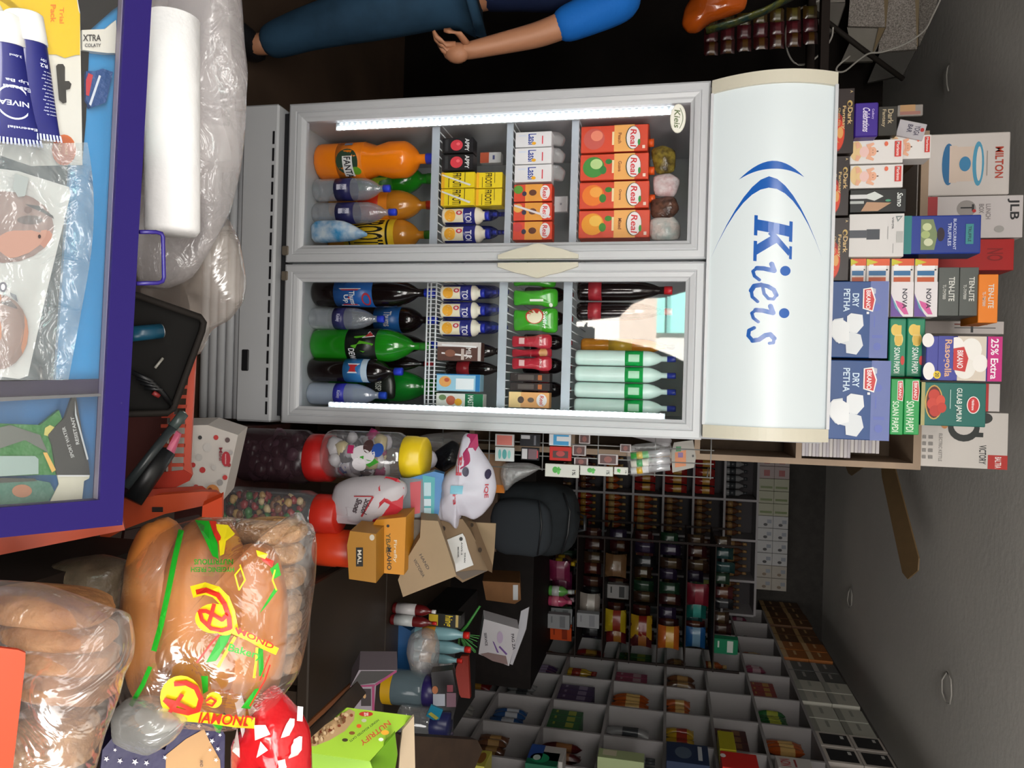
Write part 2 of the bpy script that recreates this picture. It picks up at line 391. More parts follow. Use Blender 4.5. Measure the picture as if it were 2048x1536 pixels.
def door(x0, x1, hx, side):
    b = FB(); z0, z1 = fz0, fz1; w = .055
    prof = [(0, FY+.035), (0, FY+.004), (.006, FY), (.024, FY), (.027, FY+.004), (.031, FY+.001), (.043, FY+.004), (.047, FY+.010), (w, FY+.015), (w, FY+.035)]
    cs = [(x0, z0, 1, 1), (x1, z0, -1, 1), (x1, z1, -1, -1), (x0, z1, 1, -1)]; vs = []; fs = []
    for (x, z, sx, sz) in cs:
        for d, y in prof: vs.append((x+sx*d, y, z+sz*d))
    K = len(prof)
    for c in range(4):
        for k in range(K-1): fs.append((c*K+k, c*K+k+1, ((c+1) % 4)*K+k+1, ((c+1) % 4)*K+k))
    b.add(vs, fs, grey); d = b.obj('door', fr)
    FB().box(x0+w-.003, x1-w+.003, FY+.017, FY+.020, z0+w-.003, z1-w+.003, GLASS).obj('glass_pane', d)
    # handle: long plate with wavy outline
    hp = []; s = 1 if side == 'l' else -1; zc0, zc1 = 1.05, 1.295
    for i in range(15):
        q = i/14; hp.append((q, .012+.02*min(1, 4*min(q, 1-q))+.014*math.exp(-((q-.5)/.13)**2)))
    pts = [(hx, zc0), (hx, zc1)][::1]
    out = [(hx-s*.0, zc0)]+[(hx-s*v, zc0+(zc1-zc0)*q) for q, v in hp]+[(hx, zc1)]
    P3 = [(x, FY-.012, z) for x, z in out]
    if s < 0: P3 = P3[::-1]
    FB().slab(P3, (0, -1, 0), .013, beige).obj('handle', d)
    c = x0+.25*(x1-x0) if side == 'r' else x1-.22*(x1-x0)
    FB().add([], [], grey).box(hx-s*.05, hx-s*.02, FY-.003, FY+.02, fz0-.012, fz0+.012, m('6b6256', .4), .003).obj('hinge_cap', d)
    return d
dl = door(fx0, fxm-.004, fxm-.006, 'l'); dr = door(fxm+.004, fx1, fxm+.006, 'r')
# oval badge on the left door glass
b = FB(); q = onY(1356, 237, 2.213); 
b.lathe([(0, 0)], beige) if False else None
bw = Matrix.Translation((ox, -2.5, 0)) @ Matrix.Translation((q.x, 2.213, q.z))
b = B(bw); b.art([('e', 0, 0, .043, .0225, 'dedccb'), ('e', 0, 0, .0405, .020, 'f2f0e4'), ('t', 'Kieis', -.026, -.011, .052, .017, 0, .2, '6b7a52'),
   ('p', [(-.03+.006*i, .006+.009*math.sin(i*math.pi/10)) for i in range(11)]+[(.03-.006*i, .004+.009*math.sin(i*math.pi/10)) for i in range(11)], '6b7a52')], 1, 1); b.obj('oval_badge', dl)
# shelves
zs = [.806, 1.048, 1.249]
zl = [(.797, .823), (1.045, 1.066), (1.252, 1.275)]; zr = [(.795, .825), (1.035, 1.062), (1.24, 1.268)]
rail = m('b4bec8', .4); led = m('f2faff', .4, emit=10); wire = m('dfe3e6', .4)
for x0, x1, Z, wired in ((fx0+.05, fxm-.012, zl, 0), (fxm+.012, fx1-.05, zr, 1)):
    for i, (a, c) in enumerate(Z):
        b = FB()
        if wired and i == 0:
            for zz in (a, a+.012, c): b.tube([(x0, 2.29, zz), (x1, 2.29, zz)], .0028, wire)
            k = 0
            while x0+k*.0135 < x1: b.tube([(x0+k*.0135, 2.29, a), (x0+k*.0135, 2.29, c), (x0+k*.0135, 2.72, c)], .0017, wire, 5); k += 1
        else:
            b.box(x0, x1, 2.285, 2.291, a, c, rail, .001)
            for k in range(18): b.tube([(x0+k*(x1-x0)/17, 2.291, c-.006), (x0+k*(x1-x0)/17, 2.72, c-.006)], .002, wire, 5)
        b.obj('shelf', fr)
    # back and floor racks
for x, sg in ((fx0+.058, 1), (fx1-.058, -1)):
    b = FB(); b.box(x-.012, x+.012, 2.266, 2.275, .47, 1.56, m('cfd6da', .3))
    for k in range(56): b.blob((x+sg*.006, 2.264, .48+k*.0194), .006, .004, .0062, led, 8, 4).blob((x-sg*.008, 2.265, .489+k*.0194), .003, .002, .005, led, 6, 4)  # second, smaller bead row draws the strip's reflection
    b.obj('led_strip', fr)
# header sign
X0, X1 = -.879, .136; HN = 16; z0, z1 = 1.672, 1.992
def hp(t): return Vector((0, 2.2-.072*math.sin(math.pi*(.06+.84*t))**.8, z0+(z1-z0)*t))
signm = m('aab0b0', .34, emit=.74)
b = FB(); vs = [(x, hp(i/HN).y, hp(i/HN).z) for x in (X0+.036, X1-.036) for i in range(HN+1)]
b.add(vs, [(i, i+HN+1, i+HN+2, i+1) for i in range(HN)], signm, True)
LB = m('1a56a6', .2, emit=.1)
L = []
def pn(q): return ((q[0]-168)/694, (q[1]-1432)/220)
def PL(pts):                                  # strip between two curves, split in quads
    n = len(pts)//2; A = pts[:n]; C = pts[n:][::-1]
    for i in range(n-1): L.append(('p', [pn(A[i]), pn(A[i+1]), pn(C[i+1]), pn(C[i])], LB))
def ST(pts, w):
    for a, c in zip(pts, pts[1:]):
        dx, dy = c[0]-a[0], c[1]-a[1]; l = math.hypot(dx, dy); nx, ny = -dy/l*w/2, dx/l*w/2
        L.append(('p', [pn((a[0]+nx, a[1]+ny)), pn((c[0]+nx, c[1]+ny)), pn((c[0]-nx, c[1]-ny)), pn((a[0]-nx, a[1]-ny))], LB))
    for a in pts: L.append(('e', pn(a)[0], pn(a)[1], w/2/694, w/2/220, LB))
def cur(p, q, top, n=14, pw=2, c=None):
    'arc from p to q (py,px) with its apex py=top'
    r = []
    for i in range(n+1):
        t = i/n*2-1; r.append((top+((p[0]+q[0])/2-top)*abs(t)**pw, p[1]+(q[1]-p[1])*(t+1)/2))
    return r
PL(cur((359, 1481), (355, 1599), 324, pw=1.9)+cur((359, 1481), (355, 1599), 340, pw=2.2)[::-1])
PL(cur((522, 1432), (517, 1638), 355, pw=1.7)+cur((522, 1432), (517, 1638), 378, pw=1.95)[::-1])
for P in ([(441, 1516), (463, 1516), (478, 1576), (456, 1576)], [(432, 1511), (473, 1511), (474, 1517), (433, 1517)], [(446, 1574), (487, 1574), (488, 1580), (447, 1580)],
          [(464, 1544), (471, 1536), (516, 1574), (505, 1577)], [(496, 1575), (522, 1575), (523, 1580), (497, 1580)], [(474, 1544), (487, 1556), (514, 1515), (493, 1515)], [(484, 1511), (525, 1511), (526, 1517), (485, 1517)]):
    L.append(('p', [pn(q) for q in P], LB))
for y in (0, 85):
    ST([(532+y, 1544), (546+y, 1549), (541+y, 1530), (540+y, 1518)], 9); ST([(540+y, 1518), (546+y, 1511), (556+y, 1514), (564+y, 1523)], 6)
    L.append(('e', pn((546+y, 1569))[0], pn((546+y, 1569))[1], 10/694, 9.5/220, LB))
ST([(577, 1529), (592, 1532), (602, 1540), (603, 1549), (595, 1554)], 6); ST([(595, 1554), (584, 1549), (577, 1538), (574, 1526)], 8); ST([(574, 1526), (576, 1514), (585, 1509)], 9); ST([(585, 1509), (598, 1511), (608, 1521)], 6)
ST([(692, 1544), (691, 1551), (682, 1552)], 6); ST([(682, 1552), (674, 1545), (676, 1536), (685, 1525), (687, 1514)], 9); ST([(687, 1514), (677, 1506), (666, 1507), (661, 1516)], 7)
gw = (X1-X0-.072)
def hw(a, q, l): p = hp(q); return Vector((X0+.036+a*gw, p.y-.0006-.0002*(l % 3), p.z))
b.art(L, 1, 1, hw, True) if False else None
for e in L:
    if e[0] == 'p':
        p = [Vector(q) for q in e[1]]; N6 = 6
        vs = [p[0].lerp(p[1], i/N6).lerp(p[3].lerp(p[2], i/N6), j/N6) for j in range(N6+1) for i in range(N6+1)]
        b.add([hw(v.x, v.y, 1) for v in vs], [(j*7+i, j*7+i+1, j*7+i+8, j*7+i+7) for j in range(N6) for i in range(N6)], e[2])
    else: b.art([e], 1, 1, lambda a, q, l: hw(a, q, 1), False)
b.obj('sign_panel', fr)
for xa, xb in ((X0, X0+.036), (X1-.036, X1)):
    pts = [(xa, hp(i/HN).y-.008, z0-.006+(z1-z0+.014)*i/HN) for i in range(HN+1)]+[(xa, 2.4, z1+.006), (xa, 2.4, z0-.004)]
    FB().slab(pts, (-1, 0, 0), xb-xa, beige).obj('end_cap', fr)
b = FB(); b.box(X0+.036, X1-.036, 2.155, 2.4, z1, z1+.008, grey).box(X0+.036, X1-.036, 2.175, 2.25, z0-.008, z0, grey).box(X0+.036, X1-.036, 2.25, 2.4, z0-.008, z0+.01, grey); b.obj('sign_rim', fr)
# ================= goods inside the fridge
def on(px, py, Y): return onY(px, py, Y)
ZF, Z1, Z2, Z3 = .352, .824, 1.067, 1.276
ZR1 = .826
def fb(name, label, px0, px1, py0, py1, Y, z, body, cap, **k):
    'bottle standing on height z whose outline spans the given pixels'
    ym = (py0+py1)/2; top = onY(px1, ym, Y).z; x0 = onY(ym and (px0+px1)/2, py0, Y).x; x1 = onY((px0+px1)/2, py1, Y).x
    r = (x1-x0)/2*.98; return bottle(name, label, 'bottle', ((x0+x1)/2, Y+r, z), top-z, r, body, cap, **k)
orange = m('ff8a10', .2, coat=.4); cola = m('150c0c', .15, coat=.4); grn = m('1f8f1a', .15, coat=.5, nz=.25, nsc=8); mango = m('c98322', .2, coat=.4)
blu = '2f45d8'
# left door, bottom
fb('orange_soda_bottle', 'large orange soda bottle with blue cap at the far left of the fridge floor', 624, 862, 272, 348, 2.33, ZF, orange, blu, lab='f08414', lz=(.2, .42), sh=.72, waist=.8, neck=.26,
   laba=[('e', .62, .45, .3, .42, '2d4a35'), ('e', .84, .75, .1, .2, '6fae28'), ('r', .5, .28, .98, .66, 'f4f4f0'), ('t', 'FANTA', .52, .34, .5, .26, '17181c'), ('r', .12, .3, .22, .6, '7a8ca6')])
for a, c, w in ((350, 396, 'upper and left one of the clear pair behind the orange soda'), (399, 443, 'right one of the clear pair beside the blue milk pouch')):
    fb('water_bottle', 'small clear water bottle, '+w, 630, 772 if a < 380 else 785, a, c, 2.33, ZF, BOTT, blu, lab='26265c', lz=(.3, .52), sh=.62, group='clear water bottles in the left fridge door',
       laba=[('r', .4, .2, .6, .8, 'd8d8e8'), ('t', 'Kinley', .42, .35, .2, .3, '20306a')])
fb('mango_drink_bottle', 'large amber mango drink bottle with red and orange label behind the water bottles', 660, 862, 372, 437, 2.45, ZF, mango, 'd23a2a', lab='d83a1e', lz=(.3, .58), laba=[('r', 0, .7, 1, 1, 'f09020')], sh=.62, neck=.25)
fb('mango_drink_bottle', 'large amber mango drink bottle with yellow label beside the door frame', 655, 858, 432, 497, 2.44, ZF, mango, '3f9a36', lab='e8c224', lz=(.18, .66), sh=.68, neck=.25, laba=[('t', 'FROOTI', .08, .2, .8, .6, 0, 0, '1c1c18'), ('r', .05, .84, .9, .88, '1c1c18'), ('r', .05, .1, .9, .13, '1c1c18')])
fb('green_soda_bottle', 'large green soda bottle half hidden behind the orange soda', 640, 862, 318, 385, 2.5, ZF, grn, '3f9a36', lab='2f7f28', lz=(.3, .6), laba=[('p', [(.3, .1), (.6, .5), (.3, .9)], 'eeeeee'), ('p', [(.55, .1), (.8, .5), (.55, .9)], 'a8cf30')])
pillow('milk_pouch', 'blue and white milk pouch lying slumped at the fridge floor beside the frame', 'pouch', [(622, 452), (634, 441), (690, 441), (735, 466), (735, 472), (700, 483), (625, 487)], 2.33, .03, m('2b9bd8', .25, col2='dfeef8', nsc=22), crump=.25)
# right door, bottom
ct = [('p', [(.42, .15), (.98, .15), (.98, .62), (.42, .72)], 'd8d8e4'), ('p', [(.45, .2), (.95, .2), (.95, .58), (.45, .66)], 'b8202a'), ('t', 'Thums', .5, .42, .42, .14, 'f2f2f2'), ('t', 'Up', .6, .24, .25, .16, 'f2f2f2'), ('e', .75, .85, .2, .12, 'c23040'), ('e', .75, .85, .14, .08, '2467b4')]
fb('cola_bottle', 'large dark cola bottle with blue label and red emblem in the right door corner', 630, 862, 552, 612, 2.34, ZF, cola, blu, lab='1d5fae', lz=(.2, .52), sh=.62, neck=.27, laba=ct)
fb('water_bottle', 'clear water bottle with blue cap in front of a green bottle, right fridge door', 624, 760, 613, 658, 2.33, ZF, BOTT, blu, lab='2a2a62', lz=(.34, .5), sh=.56, laba=[('t', 'Kinley', .35, .3, .3, .4, 'd8d8ee')])
fb('cola_bottle', 'large dark cola bottle with blue label standing behind the clear water bottle', 640, 868, 610, 664, 2.47, ZF, cola, blu, lab='1a5a9c', lz=(.44, .68), sh=.7, neck=.27, laba=[('t', 'Thums', .25, .4, .5, .3, 'd8d0d0')])
fb('lime_soda_bottle', 'large bright green soda bottle with black and lime label in the right door', 626, 850, 654, 724, 2.34, ZF, grn, '3f9a36', lab='101710', lz=(.32, .58), sh=.6, neck=.22, laba=[('p', [(.3, .3), (.55, .2), (.7, .6), (.5, .95), (.25, .8)], '58b01c'), ('p', [(.12, .75), (.34, .55), (.3, .98)], 'e8e8e8'), ('p', [(.15, .78), (.31, .64), (.28, .92)], 'c22a2a'), ('t', 'DEW', .6, .12, .3, .2, 'e8e8e8'), ('r', .9, 0, 1, 1, 'c8ccc8')])
fb('cola_bottle', 'medium cola bottle with blue cap and light blue label near the right strip light', 617, 797, 716, 765, 2.33, ZF, cola, blu, lab='2d78b8', lz=(.4, .66), sh=.68, laba=[('p', [(.25, .2), (.6, .2), (.6, .6), (.25, .7)], 'e8e8f0'), ('p', [(.3, .25), (.55, .25), (.55, .55), (.3, .6)], 'c02a30'), ('r', 0, .75, 1, 1, 'c8dcee')])
fb('water_bottle', 'brightly lit water bottle with blue cap at the far right of the fridge floor', 612, 764, 766, 812, 2.33, ZF, film('mat_bottle_painted_lit', 'd6e6fa', .45, .08, .3, 30, .06), '2f5be8', lab='3b3cc0', lz=(.36, .5), sh=.56, laba=[('t', 'Kinley', .35, .3, .3, .4, 'd8d8ee')])  # paler bottle copy, strip light brightness put into its colour
fb('green_drink_bottle', 'ribbed green bottle lying deep behind the lit water bottle', 690, 866, 738, 806, 2.49, ZF, m('159a2c', .2, coat=.4, nz=.2, nsc=6), '2f8f36', lab='0e6b34', lz=(.3, .56), sh=.6, neck=.5)
fb('cola_bottle', 'cola bottle with grey shoulders hidden behind the lime soda bottle', 650, 868, 664, 708, 2.55, ZF, cola, blu)
fb('cola_bottle', 'cola bottle with red cap hidden between lime soda and green ribbed bottle', 640, 862, 708, 742, 2.5, ZF, cola, 'c2242e')
pillow('snack_pouch', 'black snack pouch with yellow spot behind the medium cola bottle', 'pouch', [(730, 762), (738, 750), (786, 742), (792, 770), (790, 800), (742, 792)], 2.44, .02, m('20261f', .3), art=[('e', .9, .45, .1, .12, 'e0b820'), ('t', 'CRISP', .2, .4, .5, .2, 'd0d4c8')])
# --- left door, first shelf
for i, (a, c) in enumerate(((275, 306), (308, 341))):
    for k in range(4):
        ppk('apple_drink_carton', 'small black apple drink carton with red apple, %s column on its shelf' % ('outer' if i == 0 else 'inner'), 'carton', (880, 946+0*k, a, c), 2.31+k*.058, .052, '1b1a1c', [('e', .5, .47, .36, .2, 'd83a48'), ('e', .42, .52, .1, .06, 'f07078'), ('t', 'APPY', .08, .74, .84, .14, 'f0f0f0'), ('r', .1, .1, .9, .2, '3a3a3c')] if k < 2 else [('t', 'APPY', .08, .74, .84, .14, 'f0f0f0')], z0=Z1+.001, group='black apple drink cartons, %s column of the first left shelf' % ('outer' if i == 0 else 'inner'))
ppk('price_tag_box', 'tiny white and red box standing behind the black apple cartons', 'box', (960, 1002, 304, 326), 2.44, .03, 'd8dadc', [('r', 0, 0, 1, .42, 'c05a3c'), ('r', .3, .6, .7, .7, '404a80')], z0=Z1+.095+.0)
for i, (a, c) in enumerate(((344, 376), (377, 411))):
    for j, (p, q) in enumerate(((880, 953), (954, 1008))):
        ppk('mango_drink_carton', 'yellow mango drink carton, %s column, %s row on the first left shelf' % (('left', 'right')[i], ('lower', 'upper')[j]), 'carton', (p, q, a, c), 2.31+.02*j, .06, 'f2d81e', [('t', 'FROOTI', .06, .34, .88, .26, 0, 0, '2b2410'), ('r', .02, .7, .7, .72, '2b2410'), ('r', .3, .22, .98, .24, '2b2410'), ('r', 0, 0, 1, .1, 'f0b428')]+([('p', [(.1, .02), (.2, .02), (.9, .86), (.8, .9)], 'e6e6e6')] if j == 0 else []),
            z0=(Z1+.001 if j == 0 else Z1+.114), z1=(Z1+.113 if j == 0 else Z1+.2))
ML = [('r', .18, .0, .9, .62, 'efe6c8'), ('e', .55, .2, .3, .18, 'f0ac30'), ('e', .42, .5, .11, .1, 'c83048'), ('e', .42, .5, .06, .05, 'f0e0e0'), ('t', 'TOI', .4, .7, .5, .2, 'eceaf4')]
for a, c, p, z, w in ((411, 446, 975, Z1, 'left of the pair under the blue caps'), (447, 483, 976, Z1, 'right of the pair beside the middle frame')):
    fb('milkshake_bottle', 'navy and cream milkshake bottle, left door, '+w, 878, p, a, c, 2.32, z, m('f0ead8', .3), '2433b0', lab='262a80', lz=(.06, .72), sh=.74, neck=.5, laba=ML)
for i in range(3):
    for j in range(2):
        bottle('milkshake_bottle', 'blue-capped milkshake bottle in the rows behind the left door pair', 'bottle', (onY(930, 430+j*36, 2.42+.062*i).x, 2.42+.062*i, Z1), .165, .024, m('28307c', .3), '2433b0', group='milkshake bottles in the back rows of the left door')
for i, (a, c) in enumerate(((568, 600), (602, 636), (637, 672))):
    fb('milkshake_bottle', 'mango milkshake bottle with navy and cream sleeve, right door, %s' % ('against the middle frame', 'centre of the three', 'beside the chocolate carton')[i], 880, 966, a, c, 2.32, ZR1, m('f0ead8', .3), '2433b0', lab='262a80', lz=(.06, .72), sh=.74, neck=.5, laba=ML)
    for k in range(4):
        bottle('milkshake_bottle', 'blue-capped milkshake bottle in the rows behind the right door trio', 'bottle', (onY(930, (a+c)/2, 2.42+.06*k).x, 2.42+.06*k, ZR1), .17, .024, m('28307c', .3), '2433b0', group='milkshake bottles in the back rows of the right door')
ppk('chocolate_milk_carton', 'brown and white chocolate milk carton with a straw on the wire shelf', 'carton', (884, 962, 684, 722), 2.31, .045, '5e4038', [('r', 0, 0, .25, 1, 'd8d0cc'), ('p', [(.1, .1), (.2, .1), (.3, .9), (.2, .9)], 'f2f2f2'), ('p', [(.55, .1), (.64, .1), (.8, .8), (.7, .8)], 'e8e4e4'), ('r', .35, .55, .95, .62, 'c8b8b0'), ('e', .6, .3, .2, .12, '8a5a48'), ('r', 0, .93, 1, 1, 'd0c8c4'), ('t', 'MILK', .3, .66, .6, .12, 'e8e0dc')], z0=ZR1+.001)
for i, (a, c) in enumerate(((686, 716), (722, 752))):
    fb('small_cola_bottle', 'small cola bottle with red cap, %s on the wire shelf' % ('behind the chocolate milk carton', 'left of the blue milk carton')[i], 890, 1004, a, c, 2.40, ZR1, cola, 'd8222c', lab='b42a34', lz=(.2, .42), sh=.58, neck=.42)
ppk('milk_carton', 'pale blue and white flavoured milk carton on the wire shelf', 'carton', (884, 960, 748, 783), 2.31, .05, '9fd0e6', [('e', .45, .2, .32, .14, 'e8a860'), ('e', .35, .24, .12, .06, 'c86040'), ('r', .25, .45, .9, .86, 'eef6fa'), ('r', 0, .9, 1, 1, '2478b4'), ('r', 0, 0, .06, 1, '2478b4')], z0=ZR1+.001)
for k in range(4): ppk('buttermilk_carton', 'green and white spiced buttermilk carton by the right strip light', 'carton', (884, 966, 787, 816), 2.31+.052*k, .046, 'e8ece4', [('r', 0, .62, 1, 1, '17784a'), ('t', 'MASTI', .1, .68, .8, .12, 'e8f0e8'), ('e', .3, .14, .2, .08, '7a9a68'), ('e', .5, .32, .34, .1, 'c86a50'), ('e', .6, .48, .25, .08, 'f0b430')] if k == 0 else [('r', 0, .62, 1, 1, '17784a')], z0=ZR1+.001, group='buttermilk cartons in one file on the wire shelf')
# --- second shelf
for i, (a, c) in enumerate(((263, 294), (295, 328), (329, 364))):
    for k in range(3): ppk('buttermilk_drink_carton', 'white buttermilk carton with blue lettering, %s of the three on the second shelf' % ('leftmost', 'middle', 'rightmost')[i], 'carton', (1028, 1103, a, c), 2.31+k*.055, .05, 'ececee', [('t', 'Lassi', .14, .36, .72, .22, '1d3f9a'), ('e', .78, .52, .1, .06, 'f0b020'), ('r', .3, .74, .84, .77, 'd83a48'), ('r', .2, .1, .3, .3, 'dfe6f2')] if k == 0 else (), z0=Z2+.001, group='white buttermilk cartons, %s file' % ('leftmost', 'middle', 'rightmost')[i])
    pillow('plastic_wrap', 'crumpled clear wrap behind the top of the %s white carton' % ('leftmost', 'middle', 'rightmost')[i], 'wrap', [(1100, a), (1120, a+2), (1132, a+14), (1126, c), (1100, c-4)], 2.34, .015, FILM2, crump=.5)
RL = lambda c1, c2, leaf=None, big='e86a20', nm='Juice': [('r', 0, .5, 1, .8, 'f0b060'), ('e', .5, .2, .4, .16, big), ('e', .38, .24, .2, .09, c2)]+([('e', .62, .34, .16, .05, leaf), ('e', .3, .42, .1, .05, leaf)] if leaf else [])+[('r', .25, .47, .75, .5, 'f4e0b0'), ('t', nm, .3, .56, .4, .05, '8a5030'), ('e', .5, .78, .44, .11, '3a4a3a'), ('e', .5, .785, .42, .1, 'f0ecec'), ('t', 'Real', .18, .74, .64, .09, 0, .15, 'd02830'), ('e', .68, .87, .12, .02, '2f8f3a'), ('r', .8, .92, .92, .96, 'f0d8c8')]
for i, (a, c) in enumerate(((368, 403), (405, 441), (443, 480))):
    ppk('small_juice_carton', 'small red juice carton, %s on the second left shelf' % ('beside the white buttermilk cartons', 'middle one with a slanting straw', 'beside the middle frame')[i], 'carton', (1027, 1104, a, c), 2.31, .05, 'd8452a', [('r', 0, .3, 1, .75, 'e8a040'), ('e', .3, .12, .25, .12, ('5a9a30', 'e8b050', 'c83a3a')[i]), ('e', .55, .28, .14, .06, '30304a'), ('e', .5, .5, .18, .1, '6a4030'), ('e', .5, .82, .42, .13, 'f0ecec'), ('t', 'Real', .2, .76, .6, .12, 0, .1, 'd02830')]+([('p', [(.08, .02), (.2, .02), (.9, .94), (.8, .98)], 'e4e0e4')] if i == 1 else []), z0=Z2+.001)
ppk('white_tag', 'small white square packet behind the red small juice cartons', 'packet', (1108, 1135, 392, 424), 2.45, .02, 'e0e0e2', [('e', .5, .5, .08, .08, 'a0a0a8')], z0=Z2+.11)
pc = [(1022, 4), (1022, -4)]
def pouch(name, label, a, c, p0, p1, Y, mt, art, th=.022, **k):
    q = [(p0, a+3), (p0, c-3), (p0+20, c-5), (p1-35, c-4), (p1-22, c), (p1-6, c), (p1, c-5), (p1, a+5), (p1-6, a), (p1-22, a), (p1-35, a+4), (p0+20, a+5)]
    return pillow(name, label, 'pouch', q, Y, th, mt, art=art, crump=.08, **k)
gm = m('3fa526', .22, coat=.3); SW = [('e', .35, .5, .32, .2, 'c8382a'), ('e', .37, .5, .27, .17, 'f0e8c8'), ('t', 'Swing', .16, .66, .68, .12, 'f2f6ee')]
pouch('green_juice_pouch', 'bright green pouch with apple picture and white lettering', 616, 666, 1027, 1116, 2.33, gm, SW)
pouch('green_juice_pouch', 'bright green pouch showing its back with bar code, second right shelf', 577, 615, 1027, 1116, 2.33, gm, [('r', .6, .4, .72, .7, 'e8f0e0'), ('e', .9, .86, .1, .04, 'e8f0e0')])
pouch('green_juice_pouch', 'bright green pouch cut off by the middle frame, second right shelf', 545, 576, 1027, 1112, 2.35, gm, ())
rm = m('b52a3a', .2, coat=.3)
for i, (a, c, Y) in enumerate(((668, 698, 2.32), (712, 742, 2.32), (694, 718, 2.36))):
    pouch('red_drink_pouch', 'crimson drink pouch, %s of the three on the second right shelf' % ('leftmost', 'rightmost', 'middle and rearmost')[i], a, c, 1024, 1104, Y, rm, [('r', .3, .2, .7, .34, 'e0b8b8'), ('t', 'JUICE', .2, .7, .6, .06, 'e8d0d0')] if i < 2 else [('e', .5, .8, .4, .1, 'e0a060')], th=.018)
for i, (a, c) in enumerate(((746, 764), (765, 782))):
    ppk('dark_drink_pack', 'dark brown drink pack beside the crimson pouches, %s one' % ('inner', 'outer')[i], 'pack', (1024, 1100, a, c), 2.33, .05, '2a201e', [('r', .2, .2, .8, .6, '58504c'), ('r', .2, .7, .8, .8, 'b0602a')], z0=Z2+.001)
ppk('small_juice_carton', 'small white and orange juice carton beside the right strip light', 'carton', (1022, 1098, 784, 816), 2.32, .05, 'eeb070', [('r', 0, 0, 1, .3, 'f8d898'), ('e', .5, .3, .22, .08, '5a4a44'), ('e', .5, .55, .16, .08, '6a5a50'), ('e', .5, .82, .4, .13, 'f2eeee'), ('t', 'Real', .2, .77, .6, .1, 0, .1, 'd04840')], z0=Z2+.001)
for i in range(5):
    bottle('small_cola_bottle', 'small dark bottle in the back row of the second right shelf', 'bottle', (onY(1070, 590+i*47, 2.55).x, 2.55, Z2), .17, .028, cola, 'a8222c', lab='a02a34', lz=(.35, .55), group='dark bottles behind the pouches on the second right shelf')
# --- top shelf
bigs = [('peach', 'c85a50', 'e88a70', None), ('guava', '3f8f3a', 'b8d890', '2f7f3a'), ('orange', 'e87a1c', 'f4a848', '2f7f2a'), ('mixed fruit', 'e89a20', 'f0c050', '3f8a2a')]
for i, (a, c) in enumerate(((250, 304), (307, 360), (363, 417), (420, 476))):
    nm, b1, b2, lf = bigs[i]
    ppk('large_juice_carton', 'tall red and orange juice carton with %s picture on the top shelf' % nm, 'carton', (1157, 1294, a, c), 2.32, .075, 'd4482c', RL('', b2, lf, b1, nm.split()[0].title()), z0=Z3+.001, z1=1.485+.004*i, c=.002)
    cj = S.objects['large_juice_carton' if i == 0 else 'large_juice_carton.%03d' % (3*i)]; B().tube([(0, .02, 1.485+.004*i-Z3-.002), (0, .02, 1.485+.004*i-Z3+.016)], .013, m('d8561c', .4), 16).obj('cap', cj)
    for k in (1, 2): ppk('large_juice_carton', 'tall red juice carton hidden behind the front row on the top shelf', 'carton', (1157, 1294, a, c), 2.32+k*.08, .075, 'c8442c', (), z0=Z3+.001, z1=1.485, c=.002, group='juice cartons behind the front row of the top shelf')
for i, (q, c, d, w) in enumerate((([(1300, 300), (1325, 290), (1352, 300), (1350, 345), (1312, 350)], '3a2c14', '8a7a30', 'gold and black foil pouch, left one'), ([(1305, 352), (1340, 346), (1362, 360), (1350, 395), (1308, 392)], 'c8a8a8', 'e0d8d8', 'pink and white pouch, middle one'), ([(1300, 398), (1350, 392), (1360, 420), (1340, 440), (1302, 436)], '3a2a24', '6a4a3c', 'dark brown pouch, right of the pink one'), ([(1298, 438), (1345, 430), (1362, 450), (1360, 480), (1300, 482)], 'b8c4c0', 'd8cfc8', 'pale crumpled pouch beside the middle frame'))):
    pillow('snack_pouch', w+' lying on the large juice cartons', 'pouch', q, 2.37, .02, m(c, .25, col2=d, nsc=40, bump=.6, bsc=40), crump=.5)
for i, (a, c) in enumerate(((556, 600), (602, 640))):
    fb('cola_bottle', 'cola bottle with red band on the top right shelf, %s' % ('nearest the middle frame', 'second from the middle frame')[i], 1155, 1345, a, c, 2.33, Z3, cola, 'c8202a', lab='9a2630', lz=(.12, .26), sh=.5, neck=.35)
for i in range(4):
    a = 700+i*33; lit = m('d2ece4', .25, nz=.12, nsc=10)  # pale opaque body carries the lit look of clear bottles in its colour
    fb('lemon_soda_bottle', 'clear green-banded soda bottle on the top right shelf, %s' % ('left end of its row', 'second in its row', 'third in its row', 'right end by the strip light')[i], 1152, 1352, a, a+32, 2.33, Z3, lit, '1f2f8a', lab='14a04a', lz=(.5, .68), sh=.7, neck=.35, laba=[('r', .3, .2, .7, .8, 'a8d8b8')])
fb('mango_drink_bottle', 'amber bottle with yellow bands behind the lemon soda bottles, top right shelf', 1160, 1350, 676, 708, 2.47, Z3, mango, '20201c', lab='c8a030', lz=(.3, .55))
